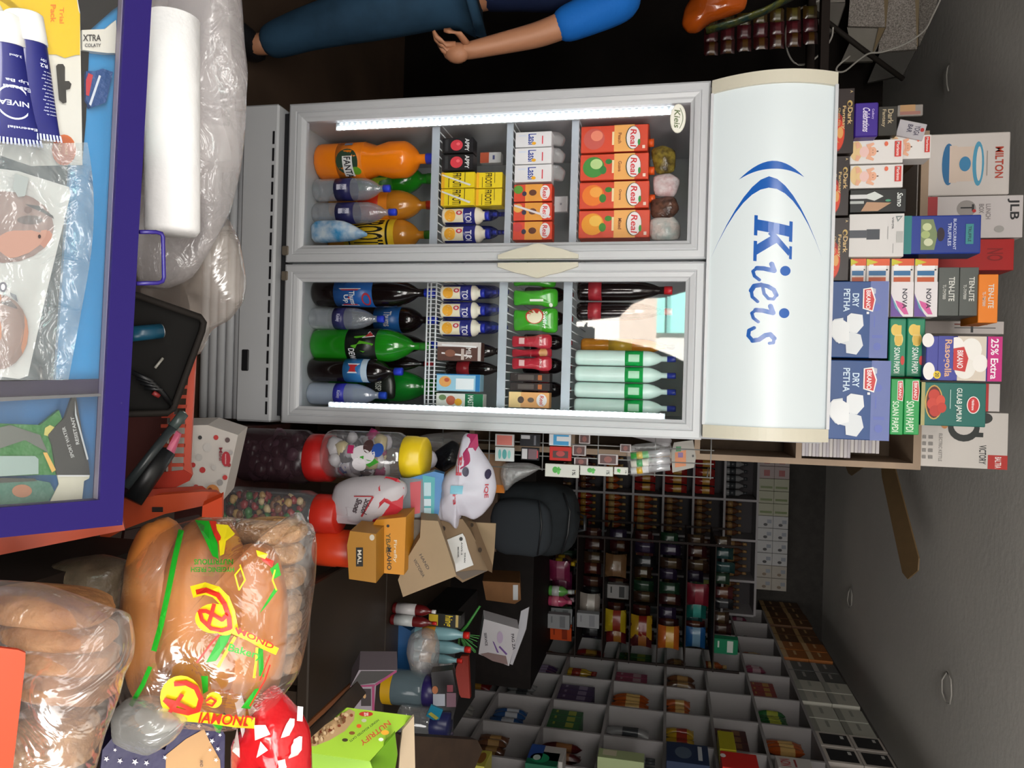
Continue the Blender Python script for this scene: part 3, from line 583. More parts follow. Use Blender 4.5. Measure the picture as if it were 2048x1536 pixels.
# ================= goods on top of the fridge; ZT is the roof of the cabinet
ZT = 2.0015
b = B(); b.box(fx0+.01, fx1-.01, 2.42, 2.79, ZT-.0005, ZT+.0005, m('9a9a9c')) 
DF = [('e', .5+.17, .28, .3, .34, 'a01810'), ('e', .7, .3, .24, .3, 'd8401c'), ('e', .68, .42, .09, .13, 'e0a058'), ('p', [(.56, .3), (.62, .1), (.8, .12), (.84, .4), (.74, .2), (.64, .2)], 'c88848'), ('t', 'Dark', .3, .72, .26, .2, 'd8b880'), ('t', 'Fantasy', .27, .46, .36, .18, 'd8b880'), ('t', 'Choco Fills', .3, .32, .28, .09, 'c8a878'), ('e', .24, .8, .05, .11, 'c8a860'), ('e', .25, .78, .03, .07, '2a1a18'), ('t', 'A', .04, .8, .04, .12, 'c8b080')]
for i, (a, c, p) in enumerate(((177, 308, 1708), (312, 432, 1698), (435, 562, 1698))):
    ppk('cookie_box', 'dark brown cookie box behind the sign, %s' % ('far left and tallest looking', 'middle of the three', 'beside the blue petha box')[i], 'box', (1640, p, a, c), 2.44, .12, '2b201e', lift(DF, .34), z0=ZT)
PE = [('r', 0, .72, 1, 1, '6472aa'), ('p', [(0, .72), (.08, .72), (.1, .8), (.16, .8), (.18, .72)], 'b8bcc8'), ('e', .34, .82, .05, .06, '5e6cb4'), ('r', .45, .78, .6, .8, '5e6cb4'), ('r', .7, .76, .74, .92, '5e6cb4'), ('e', .85, .84, .05, .06, '5e6cb4'), ('t', 'DRY', .16, .44, .18, .1, 'd0e4f4'), ('t', 'PETHA', .1, .3, .3, .1, 'd0e4f4'), ('p', [(.1, .6), (.36, .6), (.4, .76), (.24, .8), (.08, .74)], 'f0ece8'), ('p', [(.11, .62), (.35, .62), (.38, .75), (.24, .78), (.1, .72)], 'c83838'), ('t', 'BIKANO', .12, .65, .24, .07, 'f4eeee'),
      ('p', [(.5, .16), (.56, .1), (.72, .12), (.8, .2), (.84, .4), (.78, .36), (.76, .34), (.62, .32), (.48, .3)], 'd4dadf'), ('p', [(.42, .42), (.46, .36), (.66, .36), (.68, .52), (.58, .62), (.44, .6)], 'e0e4e6'), ('p', [(.66, .42), (.72, .34), (.94, .36), (.96, .52), (.84, .62), (.7, .58)], 'd8dde0'), ('p', [(.52, .14), (.68, .1), (.82, .24), (.78, .4), (.56, .4), (.5, .28)], 'e6e9ea'), ('r', .4, .66, .43, .7, 'e8e8e8'), ('t', 'NET WEIGHT', .04, .04, .3, .03, 'b8d0e6')]
for i, (a, c, p) in enumerate(((562, 716, 1776), (720, 880, 1780))):
    ppk('sweet_box', 'blue DRY PETHA sweet box with white cubes, %s' % ('left of the pair', 'right of the pair')[i], 'box', (1640 if i else 1646, p, a, c), 2.42, .15, '0f4280', lift(PE, .13), z0=ZT, c=.002)
ppk('sweet_box', 'edge of a third blue petha box peeping between sign and right petha box', 'box', (1636, 1652, 724, 878), 2.405, .012, '1a5a9c', [('r', .03, .2, .2, .9, 'c83838')], z0=ZT-.0)
ZA = 2.075
t0 = lambda z: z
def stack(name, lab, cat, q, Y, dep, body, art, **k): return ppk(name, lab, cat, q, Y, dep, body, art, **k)
ppk('chocolate_box', 'purple chocolate box lying on a cookie box', 'box', (1709, 1757, 204, 274), 2.46, .08, '32187a', [('r', .03, .05, .97, .95, '3a1c8a'), ('t', 'Celebrations', .14, .34, .7, .3, 0, .2, 'e8e0f4'), ('t', 'Cadbury', .2, .7, .3, .12, 'c8b8e8')], c=.004)
ppk('cookie_box', 'small dark cookie box standing behind the purple chocolate box', 'box', (1757, 1794, 212, 272), 2.56, .05, '33302a', [('t', 'Dark', .1, .5, .5, .3, 'b8a888'), ('t', 'Fantasy', .1, .15, .6, .25, 'b8a888')])
ppk('snack_sachet', 'orange topped grey snack sachet leaning above the small dark cookie box', 'sachet', (1795, 1846, 209, 232), 2.60, .01, '8c8680', [('r', 0, .1, .7, .7, 'b08a60'), ('r', .6, .1, .9, .9, '9a6a60')])
ppk('yoga_bar_packet', 'white snack bar packet with red emblem leaning on the sachets', 'packet', (1796, 1852, 236, 270), 2.575, .012, 'b8b4b8', [('t', 'YOGA', .2, .6, .6, .2, '403c50'), ('t', 'BAR', .2, .34, .5, .18, '403c50'), ('e', .4, .88, .12, .07, 'b83030')], rot=(0, .25, 0))
bbm = [('r', 0, 0, 1, .02, 'c8c4c0'), ('e', .45, .12, .42, .12, 'e8c890'), ('e', .5, .38, .2, .08, 'e8a888'), ('e', .5, .27, .23, .09, 'f0c8c0'), ('e', .5, .44, .19, .062, 'eab090'), ('e', .5, .52, .03, .02, '604030'), ('p', [(.2, .3), (.12, .44), (.2, .46), (.38, .34)], 'eab090'), ('p', [(.8, .3), (.9, .44), (.82, .46), (.62, .34)], 'eab090'), ('p', [(.3, .2), (.1, .16), (.12, .1), (.38, .12)], 'eab090'), ('p', [(.7, .2), (.9, .16), (.88, .1), (.62, .12)], 'eab090'), ('e', .45, .43, .015, .008, '403028'), ('e', .56, .43, .015, .008, '403028'), ('e', .2, .68, .1, .035, 'e87050'), ('r', .1, .84, .76, .96, 'd23a32'), ('t', 'Morisons', .14, .87, .58, .06, 'f4e8e4')]
for i, (p0, p1, a, c, Y) in enumerate(((1700, 1806, 279, 327, 2.5), (1700, 1806, 329, 376, 2.5), (1780, 1862, 270, 318, 2.585))):
    ppk('baby_product_box', 'white baby box, %s' % ('left one with baby picture', 'right one with baby picture', 'rear one raised behind the others')[i], 'box', (p0, p1, a, c), Y, .07, 'e6e2de', bbm)
ppk('trimmer_box', 'black box with white arrow shapes between baby boxes and brush box', 'box', (1700, 1812, 378, 425), 2.5, .08, '1b1d1c', [('r', .22, 0, .4, .3, 'd8d8d8'), ('p', [(.22, .3), (.1, .44), (.31, .6), (.5, .44), (.4, .3)], 'd8dcd8'), ('r', .5, 0, .62, .25, 'b8bcb8'), ('p', [(.55, .3), (.95, .2), (.95, .5), (.6, .74)], 'b89070'), ('t', 'Samo', .16, .84, .6, .1, 0, .2, 'e8ece8'), ('e', .5, .68, .05, .05, '4f9a78')])
ppk('hair_brush_box', 'white box with grey brush picture, V-shaped logo on top', 'box', (1698, 1808, 427, 514), 2.48, .08, 'd8d5d2', [('r', .38, 0, .56, .32, '4c5058'), ('r', .36, .32, .6, .56, '43474e'), ('p', [(.06, .84), (.2, .88), (.06, .97)], '808a88'), ('p', [(.09, .87), (.15, .885), (.09, .93)], 'd8d5d2'), ('t', 'vega', .08, .76, .28, .05, '888888'), ('r', .42, .86, .68, .98, 'b8b8b4'), ('r', .7, .8, .92, .81, 'a0a0a0'), ('r', .3, .7, .6, .71, 'a0a0a0')])
NV = [('r', 0, 0, .12, 1, 'd85a30'), ('p', [(0, .0), (.12, 0), (.06, .5)], 'c8c030'), ('r', .1, .12, .4, .3, 'e4e0dc'), ('r', .12, .08, .2, .86, 'f0f0f0'), ('r', .21, .1, .29, .84, '2f6c9c'), ('r', .32, .1, .4, .84, 'c0552c'), ('r', .18, .84, .205, .92, '303030'), ('r', .4, 0, 1, 1, 'e4dedf'), ('p', [(.45, 0), (.62, 0), (1, .5), (1, .0)], '5aa0b0'), ('p', [(.6, 0), (1, 0), (1, .55), (.85, .2)], '6a4a9a'), ('p', [(.72, .2), (.82, .3), (.96, .6), (.96, .8), (.78, .6)], 'd45a9a'), ('t', 'NOVA', .52, .5, .34, .22, '2a2838')]
for i, (p0, p1) in enumerate(((1700, 1731), (1732, 1778), (1782, 1827), (1829, 1875))):
    ppk('trimmer_box', 'white trimmer box with blue and orange trimmers, %s of its stack' % ('bottom', 'second from bottom', 'third from bottom', 'top')[i], 'box', (p0, p1, 517, 634), 2.5, .07, 'dcd6d2', NV)
for i, (p0, p1, a, c, col, d) in enumerate(((1877, 1918, 534, 632, '565a56', 'lower grey one'), (1919, 1957, 534, 632, '565a56', 'upper grey one'), (1957, 1996, 548, 646, 'e8801c', 'orange one on top'))):
    ppk('bulb_box', 'small torch box, '+d, 'box', (p0, p1, a, c), 2.5 if i < 2 else 2.49, .14, col, [('t', 'TEN-LITE', .2, .5, .5, .28, 'd8d8d0'), ('t', 'TL-TM7000', .36, .2, .3, .16, 'c8c8c0')])
SP = [('r', .04, .06, .96, .94, '1c8560'), ('e', .2, .35, .1, .26, 'e8c860'), ('e', .36, .55, .12, .26, 'ecd080'), ('p', [(.12, .3), (.28, .3), (.28, .7), (.12, .7)], 'e8c25a'), ('p', [(.3, .34), (.46, .34), (.46, .74), (.3, .74)], 'e0b850'), ('t', 'SOAN PAPDI', .5, .3, .44, .34, 'e8efe8'), ('e', .72, .8, .08, .12, 'c83830')]
for i, (p0, p1) in enumerate(((1778, 1812), (1813, 1850))):
    ppk('sweet_box', 'green sweet box with yellow cubes, %s' % ('lower of two', 'upper of two')[i], 'box', (p0, p1, 636, 754), 2.5, .12, '147a58', SP, c=.003)
BP = [('t', 'SOAN PAPDI', .4, .15, .55, .5, 'd4e8d0'), ('p', [(.04, .5), (.38, .5), (.4, .92), (.22, .98), (.03, .9)], 'e8e4e0'), ('p', [(.05, .54), (.37, .54), (.385, .88), (.22, .94), (.045, .86)], 'c83a34'), ('t', 'BIKANO', .07, .6, .28, .22, 'f4eeee')]
for i, (p0, p1) in enumerate(((1781, 1807), (1808, 1839))):
    ppk('sweet_box', 'green silver-lettered SOAN PAPDI box, %s' % ('lower of two beside the right petha box', 'upper of two under the gulab jamun box')[i], 'box', (p0, p1, 757, 870), 2.45, .12, '1f9a4c', BP, c=.002)
ppk('sweet_box', 'blue Rasogolla sweet box with white balls and pink 25% Extra band', 'box', (1852, 2003, 672, 762), 2.46, .12, '43479c', [('r', 0, .42, 1, .8, 'd8ccbc'), ('e', .3, .6, .26, .14, 'f2efe8'), ('e', .72, .52, .24, .14, 'eeeae2'), ('e', .6, .72, .2, .1, 'f4f0ea'), ('e', .2, .4, .18, .1, 'f4f0ea'), ('e', .1, .02, .16, .08, 'f0ece8'), ('e', .8, .04, .2, .08, 'f0ece8'), ('r', 0, .16, 1, .36, '43479c'), ('t', 'Rasogolla', .08, .22, .84, .12, 'e0b088'), ('e', .88, .15, .09, .05, 'e8c830'), ('t', '20', .83, .125, .1, .05, '202020'), ('p', [(.28, .36), (.76, .36), (.8, .52), (.5, .56), (.24, .5)], 'c83838'), ('t', 'BIKANO', .32, .41, .4, .08, 'f4eeee'), ('r', 0, .81, 1, 1, 'c4257c'), ('t', '25% Extra', .05, .85, .9, .1, 'f6f0f4')], c=.002)
ppk('sweet_box', 'dark green GULAB JAMUN box with red sweets in a bowl', 'box', (1842, 1972, 765, 853), 2.46, .12, '13665c', [('r', 0, 0, 1, .06, 'a8a068'), ('e', .46, .2, .4, .14, 'c8a050'), ('e', .46, .2, .37, .12, '5a2018'), ('e', .3, .2, .14, .09, 'c03828'), ('e', .5, .18, .14, .09, 'c84030'), ('e', .66, .22, .13, .09, 'b83426'), ('e', .42, .3, .13, .07, 'd04a34'), ('e', .58, .32, .12, .07, 'c03828'), ('t', 'GULAB JAMUN', .12, .52, .76, .11, 'dfe8e0'), ('r', .16, .44, .6, .455, 'a0c0b8'), ('e', .5, .8, .2, .1, 'f0e8e4'), ('e', .5, .8, .18, .085, 'c83030'), ('t', 'Haldirams', .38, .775, .24, .04, 'f4eeee')], c=.002)
# ================= wooden rack behind the fridge with goods on top
wood = m('a89078', .6, nz=.2, nsc=6)
rx0, rx1, RY = -.93, .262, 2.84
b = B(); b.box(rx0, rx0+.022, RY, RY+.3, 0, 2.44, wood).box(rx1-.022, rx1, RY, RY+.3, 0, 2.44, wood).box(rx0+.022, rx1-.022, RY, RY+.3, 2.415, 2.44, wood)
for z in (.4, .8, 1.2, 1.668, 2.025): b.box(rx0+.022, rx1-.022, RY, RY+.3, z, z+.02, wood)
b.box(rx0+.022, rx1-.022, RY+.29, RY+.3, 0, 2.415, m('6b5a4a', .7, nz=.2)); b.box(-.34, -.32, RY+.002, RY+.29, 1.69, 2.415, wood)
b.obj('wooden_rack', None, 'pale wooden rack standing behind the fridge, taller than its sign', 'rack')
ZK = 2.4405
def rk(name, label, q, dep, body, art, Y=RY+.02, **k): return ppk(name, label, 'box', q, Y, dep, body, art, z0=k.pop('z0', ZK), **k)
rk('lunch_box_carton', 'white carton with blue casserole picture at the left top of the rack', (1880, 2020, 265, 390), .2, 'd4ccc6', [('r', .22, .34, .78, .62, 'd8c4b4'), ('e', .5, .62, .36, .07, '4f9cbc'), ('e', .5, .63, .28, .035, 'e0d8d0'), ('e', .5, .26, .34, .08, '2d6c9c'), ('r', .2, .27, .8, .36, 'd8c4b4'), ('e', .5, .46, .12, .07, '3f84b0'), ('t', 'MILTON', .24, .82, .5, .1, 'b8402c'), ('r', .3, .72, .7, .73, 'a09890')], c=.003)
rk('lunch_box_carton', 'white lunch box carton with black lettering, next to the casserole carton', (1888, 2046, 391, 476), .2, 'cdc6c4', [('r', 0, 0, 1, .12, 'a83034'), ('t', 'JLB', .08, .84, .5, .12, '2a2a2c'), ('e', .3, .42, .2, .1, '9a9490'), ('t', 'T', .2, .36, .16, .14, '303030'), ('t', 'LUNCH', .2, .62, .36, .05, '888080'), ('t', 'BOX', .2, .55, .22, .05, '888080'), ('e', .36, .5, .04, .02, 'c03030'), ('e', .8, .76, .08, .05, 'a8a4a0')])
rk('red_carton', 'plain red carton half hidden behind the blue truffle box', (1886, 2028, 478, 541), .2, 'b3201f', [('t', 'NO', .3, .7, .4, .18, '8a1818')])
rk('appliance_carton', 'pale carton with dark stand picture behind the Rasogolla box', (1870, 2008, 642, 668), .16, 'c8c0bc', [('r', .2, .4, .3, .8, '8a4030'), ('r', .5, .4, .56, .9, '404040'), ('r', .3, .6, .9, .63, '404040')], Y=RY+.03)
rk('appliance_carton', 'white carton with red band behind the gulab jamun box', (1870, 2000, 766, 822), .16, 'd0cac6', [('r', 0, .6, 1, .86, 'b83030')], Y=RY+.03)
rk('kettle_carton', 'white kettle carton with black kettle handle picture at the right top of the rack', (1870, 2016, 824, 937), .2, 'cfc9c2', [('r', .75, .78, 1, 1, 'b8322c'), ('t', 'BALTRA', .78, .86, .2, .07, 0, 0, 'f0e4e0'), ('t', 'VICTORY', .58, .68, .34, .08, '3a3a3a'), ('t', 'ELECTRIC KETTLE', .4, .22, .5, .04, '888480'), ('e', .28, .5, .25, .18, '2a2e2c'), ('e', .24, .5, .17, .12, 'cfc9c2'), ('e', .1, .72, .1, .1, '303432'), ('r', .36, .58, .44, .72, '2a2e2c'), ('e', .24, .28, .07, .04, 'c88850')]+[('r', .44+.12*i, .1+.0*i, .5+.12*i, .15, '8a8682') for i in range(4)]+[('r', .44+.12*i, .03, .5+.12*i, .07, '8a8682') for i in range(4)])
ppk('truffle_box', 'shiny blue BLACKCURRANT TRUFFLES box with green end', 'box', (1808, 1962, 430, 508), 2.52, .1, m('243c94', .2, coat=.4), [('r', 0, 0, 1, .1, '1f7a78'), ('r', .04, .22, .96, .98, '20388c'), ('p', [(.1, .22), (.9, .22), (.9, .4), (.5, .44), (.1, .38)], '7a8a60'), ('e', .3, .3, .1, .06, 'c8d0a0'), ('e', .5, .28, .1, .06, 'a8b878'), ('e', .7, .32, .1, .06, 'd0d4b0'), ('e', .5, .48, .18, .05, '281828'), ('t', 'BLACKCURRANT', .1, .64, .8, .04, 'c8d0e8'), ('t', 'TRUFFLES', .2, .57, .6, .045, 'c8d0e8'), ('r', .24, .8, .76, .9, '3a8a8c'), ('t', 'TRUFFLE', .3, .83, .4, .04, '12343c')], c=.002)
# panels and books on the rack's upper shelves, seen around the boxes
for i in range(3): ppk('white_panel_box', 'white flat box lying in the rack behind the baby boxes, %s' % ('lowest', 'middle', 'uppermost')[i], 'box', (1834+i*15, 1847+i*15, 322, 438), RY+.03, .2, 'b8b2ac', ())
ppk('red_packet', 'red packet standing in the rack behind the rear baby box', 'packet', (1862, 1878, 282, 312), RY+.03, .1, 'b02c2a', ())
nb = [('r', .1, .1, .3, .9, 'a0a0a8'), ('r', .5, .1, .6, .9, 'a0a0a8')]
for i in range(24):
    z = 2.0465+i*.0118; 
    if i < 22: pack('notebook', 'thin pale notebook in the pile under the right petha box', 'notebook', .07, .232-(.0 if i < 14 else .02), z, z+.0112, RY+.004+.002*(i % 3), .2, ('c8c2c4', 'b4aeb4', 'd2ccc8')[i % 3], (), group='pile of notebooks in the rack beside the sign')
for i in range(9):
    pack('notebook', 'upright white booklet on the lower rack board beside the sign', 'booklet', .06+i*.011, .0702+i*.011, 1.6885, 1.86, RY+.01, .2, ('dcdcdc', 'c4c4cc')[i % 2], (), group='booklets on the lower rack board')
# ================= tools for things drawn on a tilted plane seen in the photo
def pl(px, py, t, n): return (PD(px, py, t), Vector(n).normalized())
def pxa(b, L, P, lift=.0006, off=None):
    P0, n = P
    f = lambda s, t, l: onP(t, s, P0+n*(lift+.0003*l), n)-(off or Vector())
    for i, e in enumerate(L): b.art([e], 1, 1, lambda s, t, l, i=i: f(s, t, i+1), True)
    return b
def slabpx(name, label, cat, pts, P, th, mt, art=(), parent=None, group=None, lift=0, kind=None, c=None):
    P0, n = P; v = [onP(a, q, P0+n*lift, n) for a, q in pts]; o = sum(v, Vector())/len(v); 
    if parent is None and label is not None: o.z = min((p-n*th).z for p in v)
    if parent is not None: o = Vector()
    b = B(); b.slab([p-o for p in v], n, th, m(mt) if isinstance(mt, str) else mt)
    if art: pxa(b, art, (P0+n*lift, n), off=o)
    return b.obj(name, parent, label, cat, group, kind, loc=tuple(o) if parent is None else None)
def jar(name, label, q, Y, z0, lid, cont=None, lab=(), lh=.16, z1=None, jm=None, group=None, labc=None):
    p0, p1, a, c = q; X0 = onY((p0+p1)/2, a, Y).x; X1 = onY((p0+p1)/2, c, Y).x; top = onY(p1, (a+c)/2, Y).z if z1 is None else z1
    r = (X1-X0)/2; h = top-z0; t = thing(name, label, 'jar', ((X0+X1)/2, Y+r, z0), 0, group)
    B().lathe([(0, .004), (r*.8, 0), (r*.97, .02*h), (r, .06*h), (r, (.9-lh)*h), (r*.86, (.96-lh)*h), (r*.8, (1-lh)*h)], jm or JAR, 24).obj('jar_body', t)
    rr = r*.88; lz = (1-lh)*h
    B().lathe([(rr*.98, lz-.01), (rr, lz-.008), (rr, lz+lh*h*.45), (rr*.97, lz+lh*h*.5), (rr*.97, h-.004), (rr*.9, h), (0, h)], m(lid, .35), 24).obj('lid', t)
    if cont:
        b = B()
        for k in range(cont[1]):
            an = RN.random()*6.28; ra = r*.72*RN.random()**.4; z = .03*h+(.8-lh)*h*cont[3]*k/cont[1]+.01; s = cont[2]*(.8+.4*RN.random())
            b.blob((ra*math.cos(an), ra*math.sin(an), z+s*.5), s, s*.7, s*.8, m(RN.choice(cont[0]), .25), 8, 5, .4, 3, seed=k)
        b.obj('contents', t, kind='stuff')
    if lab or labc:
        b = B()
        for e in lab: b.art([e], 1, 1, lambda a_, q_, l: Vector(((r+.0015)*math.sin((a_-.5)*2.4), -(r+.0015)*math.cos((a_-.5)*2.4), q_*h)), False)
        b.obj('label', t)
    return t
# ================= beside the fridge on the right: low crate with jars
wd = m('3a2a20', .6, nz=.4, nsc=10)
struct_c = B().box(.16, .62, 1.95, 2.4, 0, .262, m('4a2420', .6, nz=.4)); struct_c.obj('low_crate', None, 'dark reddish crate on the floor under the jars right of the fridge', 'crate')
jar('candy_jar', 'big dark jar with wide red lid standing lowest beside the fridge', (470, 642, 862, 974), 2.03, .263, 'b01c1a', (['3a2028', '6a4a5a', '2a1a20', '503840'], 60, .026, 1), lh=.2, jm=m('3c2a30', .2, alpha=.55))
jar('candy_jar', 'big clear jar with yellow lid full of white and purple packets', (643, 836, 866, 966), 2.03, .5545, 'e6c61e', (['c8c4c8', 'b8b4bc', 'a03468', '3a4a8a', 'c8b88a', 'c4c0c4', '5a5458'], 80, .026, .72), lh=.17,
    lab=[('e', .45, .46, .16, .12, 'd8d4d8'), ('e', .3, .5, .12, .05, '4a3434'), ('p', [(.5, .4), (.66, .52), (.56, .62), (.44, .52)], '3a9a2c'), ('e', .62, .42, .12, .07, 'e4e0e4'), ('r', .3, .3, .44, .36, 'b02a60'), ('e', .36, .6, .12, .06, '2a50a0')])
jar('toffee_jar', 'clear jar of wrapped toffees with red base ring, behind the bread bag', (462, 662, 985, 1075), 1.93, .263, 'c22a1c', (['8a5a3a', 'c8a060', '5a2a2a', '3f7a3a', 'd8c090', 'a03030'], 130, .013, .9), lh=.16, lab=[('r', 0, .02, 1, .12, 'a81c18')])
jar('plastic_jar', 'grey jar with a broad orange lid beside the yellow cartons', (600, 693, 1060, 1148), 1.95, .40, 'd8401c', lh=.35, jm=m('8a8c90', .3, alpha=.7))
B().box(.46, .64, 1.97, 2.2, .263, .399, wd).obj('wooden_block', None, 'dark wooden block under the grey jar with the orange lid', 'block')
white_bag = m('cfcbd0', .45, bump=.5, bsc=14)
pillow('shoe_bag', 'white drawstring bag with red top printed School Shoes', 'bag', [(662, 1005), (672, 968), (700, 955), (760, 950), (790, 955), (812, 965), (815, 985), (800, 1010), (775, 1035), (745, 1050), (700, 1046), (672, 1030)], 1.99, .05, m('b8b2b6', .5, bump=.4, bsc=12), art=[('p', [(.7, 0), (.99, .0), (1, .4), (.9, .62), (.66, .5), (.62, .3)], 'b8b2b6'), ('p', [(.0, .74), (.2, .70), (.55, .72), (.9, .6), (.95, .75), (.62, .97), (.2, .98), (.03, .9)], 'b42432'), ('t', 'School', .42, .55, .3, .08, -.35, 0, '3a2a30'), ('t', 'Shoes', .42, .44, .3, .08, -.35, 0, '3a2a30'), ('p', [(.36, .64), (.38, .66), (.8, .5), (.78, .48)], 'a83038'), ('p', [(.36, .64), (.38, .64), (.4, .4), (.38, .4)], 'a83038')])
pillow('cloth_bundle', 'crumpled white cloth bundle behind the yellow jar lid', 'cloth', [(800, 890), (850, 893), (870, 905), (875, 920), (868, 935), (840, 945), (822, 965), (800, 970)], 2.2, .05, m('c8c4cc', .6, bump=.6, bsc=16), crump=.3)
pillow('plastic_wrap', 'clear plastic wrap hanging against the fridge side above the jars', 'wrap', [(820, 880), (850, 868), (930, 862), (950, 872), (930, 885), (900, 892), (870, 905), (840, 895)], 2.49, .03, FILM2, crump=.5)
pillow('black_pouch', 'black plastic pouch tucked above the white cloth bundle', 'pouch', [(868, 905), (885, 892), (905, 880), (918, 888), (922, 925), (905, 935), (890, 945), (868, 932)], 2.3, .04, m('15151a', .25, bump=.6, bsc=20), crump=.4)
slb = pl(843, 995, 2.15, (0, -1, .25))
slabpx('plastic_case', 'blue framed translucent case with red and teal inlay beside the shoe bag', 'case', [(798, 962), (868, 943), (888, 948), (886, 985), (872, 1052), (866, 1052), (802, 1032)], slb, .05, m('3a78b0', .3), [('p', [(1000, 804), (1030, 806), (1046, 862), (960, 862), (955, 800)], '6c7278'), ('p', [(965, 820), (1030, 822), (1026, 840), (962, 842)], 'b8404a'), ('p', [(950, 845), (1035, 850), (1045, 868), (955, 870)], '3f9aa0'), ('r', 965, 848, 992, 862, 'a8c4cc'), ('r', 998, 848, 1012, 862, 'b8c8d0'), ('r', 1016, 848, 1036, 862, 'a8c4cc')])
pillow('shopping_bag', 'crumpled white shopping bag with red and blue prints and magenta neck', 'bag', [(922, 890), (930, 866), (946, 868), (955, 890), (975, 918), (988, 940), (994, 975), (986, 1005), (965, 1030), (948, 1040), (932, 1032), (920, 1030), (914, 1060), (900, 1044), (864, 1036), (872, 1010), (884, 990), (885, 965), (895, 945), (915, 930)], 2.1, .06, m('c4c0cc', .5, bump=.5, bsc=12), crump=.25,
       art=[('p', [(.0, .55), (.0, .7), (.12, .72), (.3, .62), (.36, .5), (.25, .44), (.1, .46)], 'a02a58'), ('t', 'Fa', .42, .52, .2, .09, 3.14, 0, 'b83a48'), ('t', 'fra', .56, .42, .16, .06, 0, 0, 'b83a48'), ('t', 'IQE', .5, .86, .14, .06, 0, 0, 'b83a48'), ('e', .38, .58, .05, .05, '2a2440'), ('e', .4, .9, .05, .04, '2a2440'), ('r', .52, .38, .6, .56, '7ab8cc'), ('r', .6, .2, .9, .22, 'b0acb8')])
# cartons
yc = m('c8861c', .5)
slabpx('yellow_carton', 'orange-yellow carton with black and white lettering beside the brown carton', 'carton', [(740, 1058), (752, 1040), (812, 1034), (808, 1150), (752, 1145)], pl(780, 1095, 2.05, (.1, -1, .1)), .1, yc, [('t', 'YBAL', 1066, 772, 40, 9, 0, 0, '5a4a10'), ('t', 'McAHO', 1095, 774, 45, 9, 0, 0, '1a1a14'), ('t', 'Firefly', 1080, 786, 45, 8, 0, 0, 'd8cbb0'), ('e', 1052, 776, 3, 3, '1a1a14')])
slabpx('yellow_carton', 'darker yellow carton with black label, leftmost of the two cartons', 'carton', [(694, 1090), (700, 1062), (752, 1068), (752, 1166), (698, 1158)], pl(725, 1110, 1.98, (.1, -1, .1)), .1, m('a8741c', .5), [('r', 1095, 712, 1133, 726, '14120e'), ('t', 'MAL', 1100, 715, 28, 8, 0, 0, 'd8d0c0'), ('e', 1075, 744, 6, 5, 'c8c0b0')])
slabpx('grey_carton', 'grey-brown carton side between the yellow and the big brown carton', 'carton', [(812, 1038), (843, 1040), (840, 1100), (806, 1155), (806, 1100)], pl(825, 1090, 2.15, (.2, -1, .1)), .03, m('6e6458', .6, nz=.3, nsc=14))
kraft = m('8a745c', .7, nz=.12, nsc=5)
slabpx('kraft_carton', 'big open brown carton leaning outward with marker lettering', 'carton', [(842, 1040), (876, 1042), (893, 1090), (913, 1152), (806, 1194), (796, 1160), (812, 1120), (840, 1075)], pl(855, 1110, 2.1, (.15, -1, .35)), .12, m('998368', .7, nz=.12, nsc=5), [('t', 'HAND', 1110, 838, 34, 6, .5, 0, '4a3c30'), ('t', 'VICTORIA', 1120, 826, 40, 6, .5, 0, '4a3c30')])
kc = thing('kraft_carton', 'brown carton with white address label and open flaps on the right', 'carton', tuple(PD(935, 1100, 2.2)-Vector((0, 0, .1))))
off = -Vector(kc.location)
def kp(nm, pts, P, th, mt, art=()):
    o = slabpx(nm, None, None, pts, P, th, mt, art); o.location = Vector(o.location)+off; o.parent = kc; return o
kp('front_panel', [(876, 1042), (925, 1038), (940, 1060), (975, 1125), (978, 1140), (925, 1165), (905, 1150), (890, 1090)], pl(925, 1100, 2.2, (.2, -1, .25)), .1, m('7d6750', .7, nz=.15, nsc=5), [('e', 1057, 887, 5, 4, '2a2018'), ('p', [(1160, 926), (1145, 908), (1140, 950), (1142, 975)], '4f4236')])
kp('address_label', [(893, 1080), (925, 1067), (930, 1075), (936, 1098), (947, 1130), (907, 1146), (900, 1125)], pl(925, 1100, 2.195, (.2, -1, .25)), .002, m('c4c2c0', .6), [('t', 'AWS-2', 1084, 922, 26, 3, 0, 0, '303030'), ('t', 'MODEL', 1094, 915, 22, 3, 0, 0, '303030'), ('t', 'TITAN', 1105, 928, 20, 3, 0, 0, '303030'), ('e', 1078, 922, 4, 3.5, '202020')])
kp('flap', [(925, 1038), (952, 1045), (985, 1130), (984, 1145), (976, 1141), (940, 1060)], pl(955, 1090, 2.19, (-.6, -1, .1)), .004, m('6a543f', .7, nz=.2, nsc=5), [('e', 1100, 960, 5, 4, '3a2c20'), ('e', 1050, 944, 4, 3, '3a2c20')])
kp('flap', [(952, 1045), (992, 1047), (989, 1100), (984, 1145), (972, 1100)], pl(975, 1080, 2.25, (.2, -1, .4)), .004, m('8f795f', .7, nz=.1, nsc=5))
# brown board upright behind the shopping bag
pack('kraft_board', 'tall brown cardboard with an orange end behind the shopping bag', 'cardboard', onY(970, 905, 2.58).x, onY(970, 984, 2.58).x, 0.001, onY(1010, 940, 2.58).z, 2.58, .02, m('7a6048', .7, nz=.1), [('r', .0, .86, 1, 1, '8a6a50'), ('r', .8, .8, 1, 1, 'c8741c')])
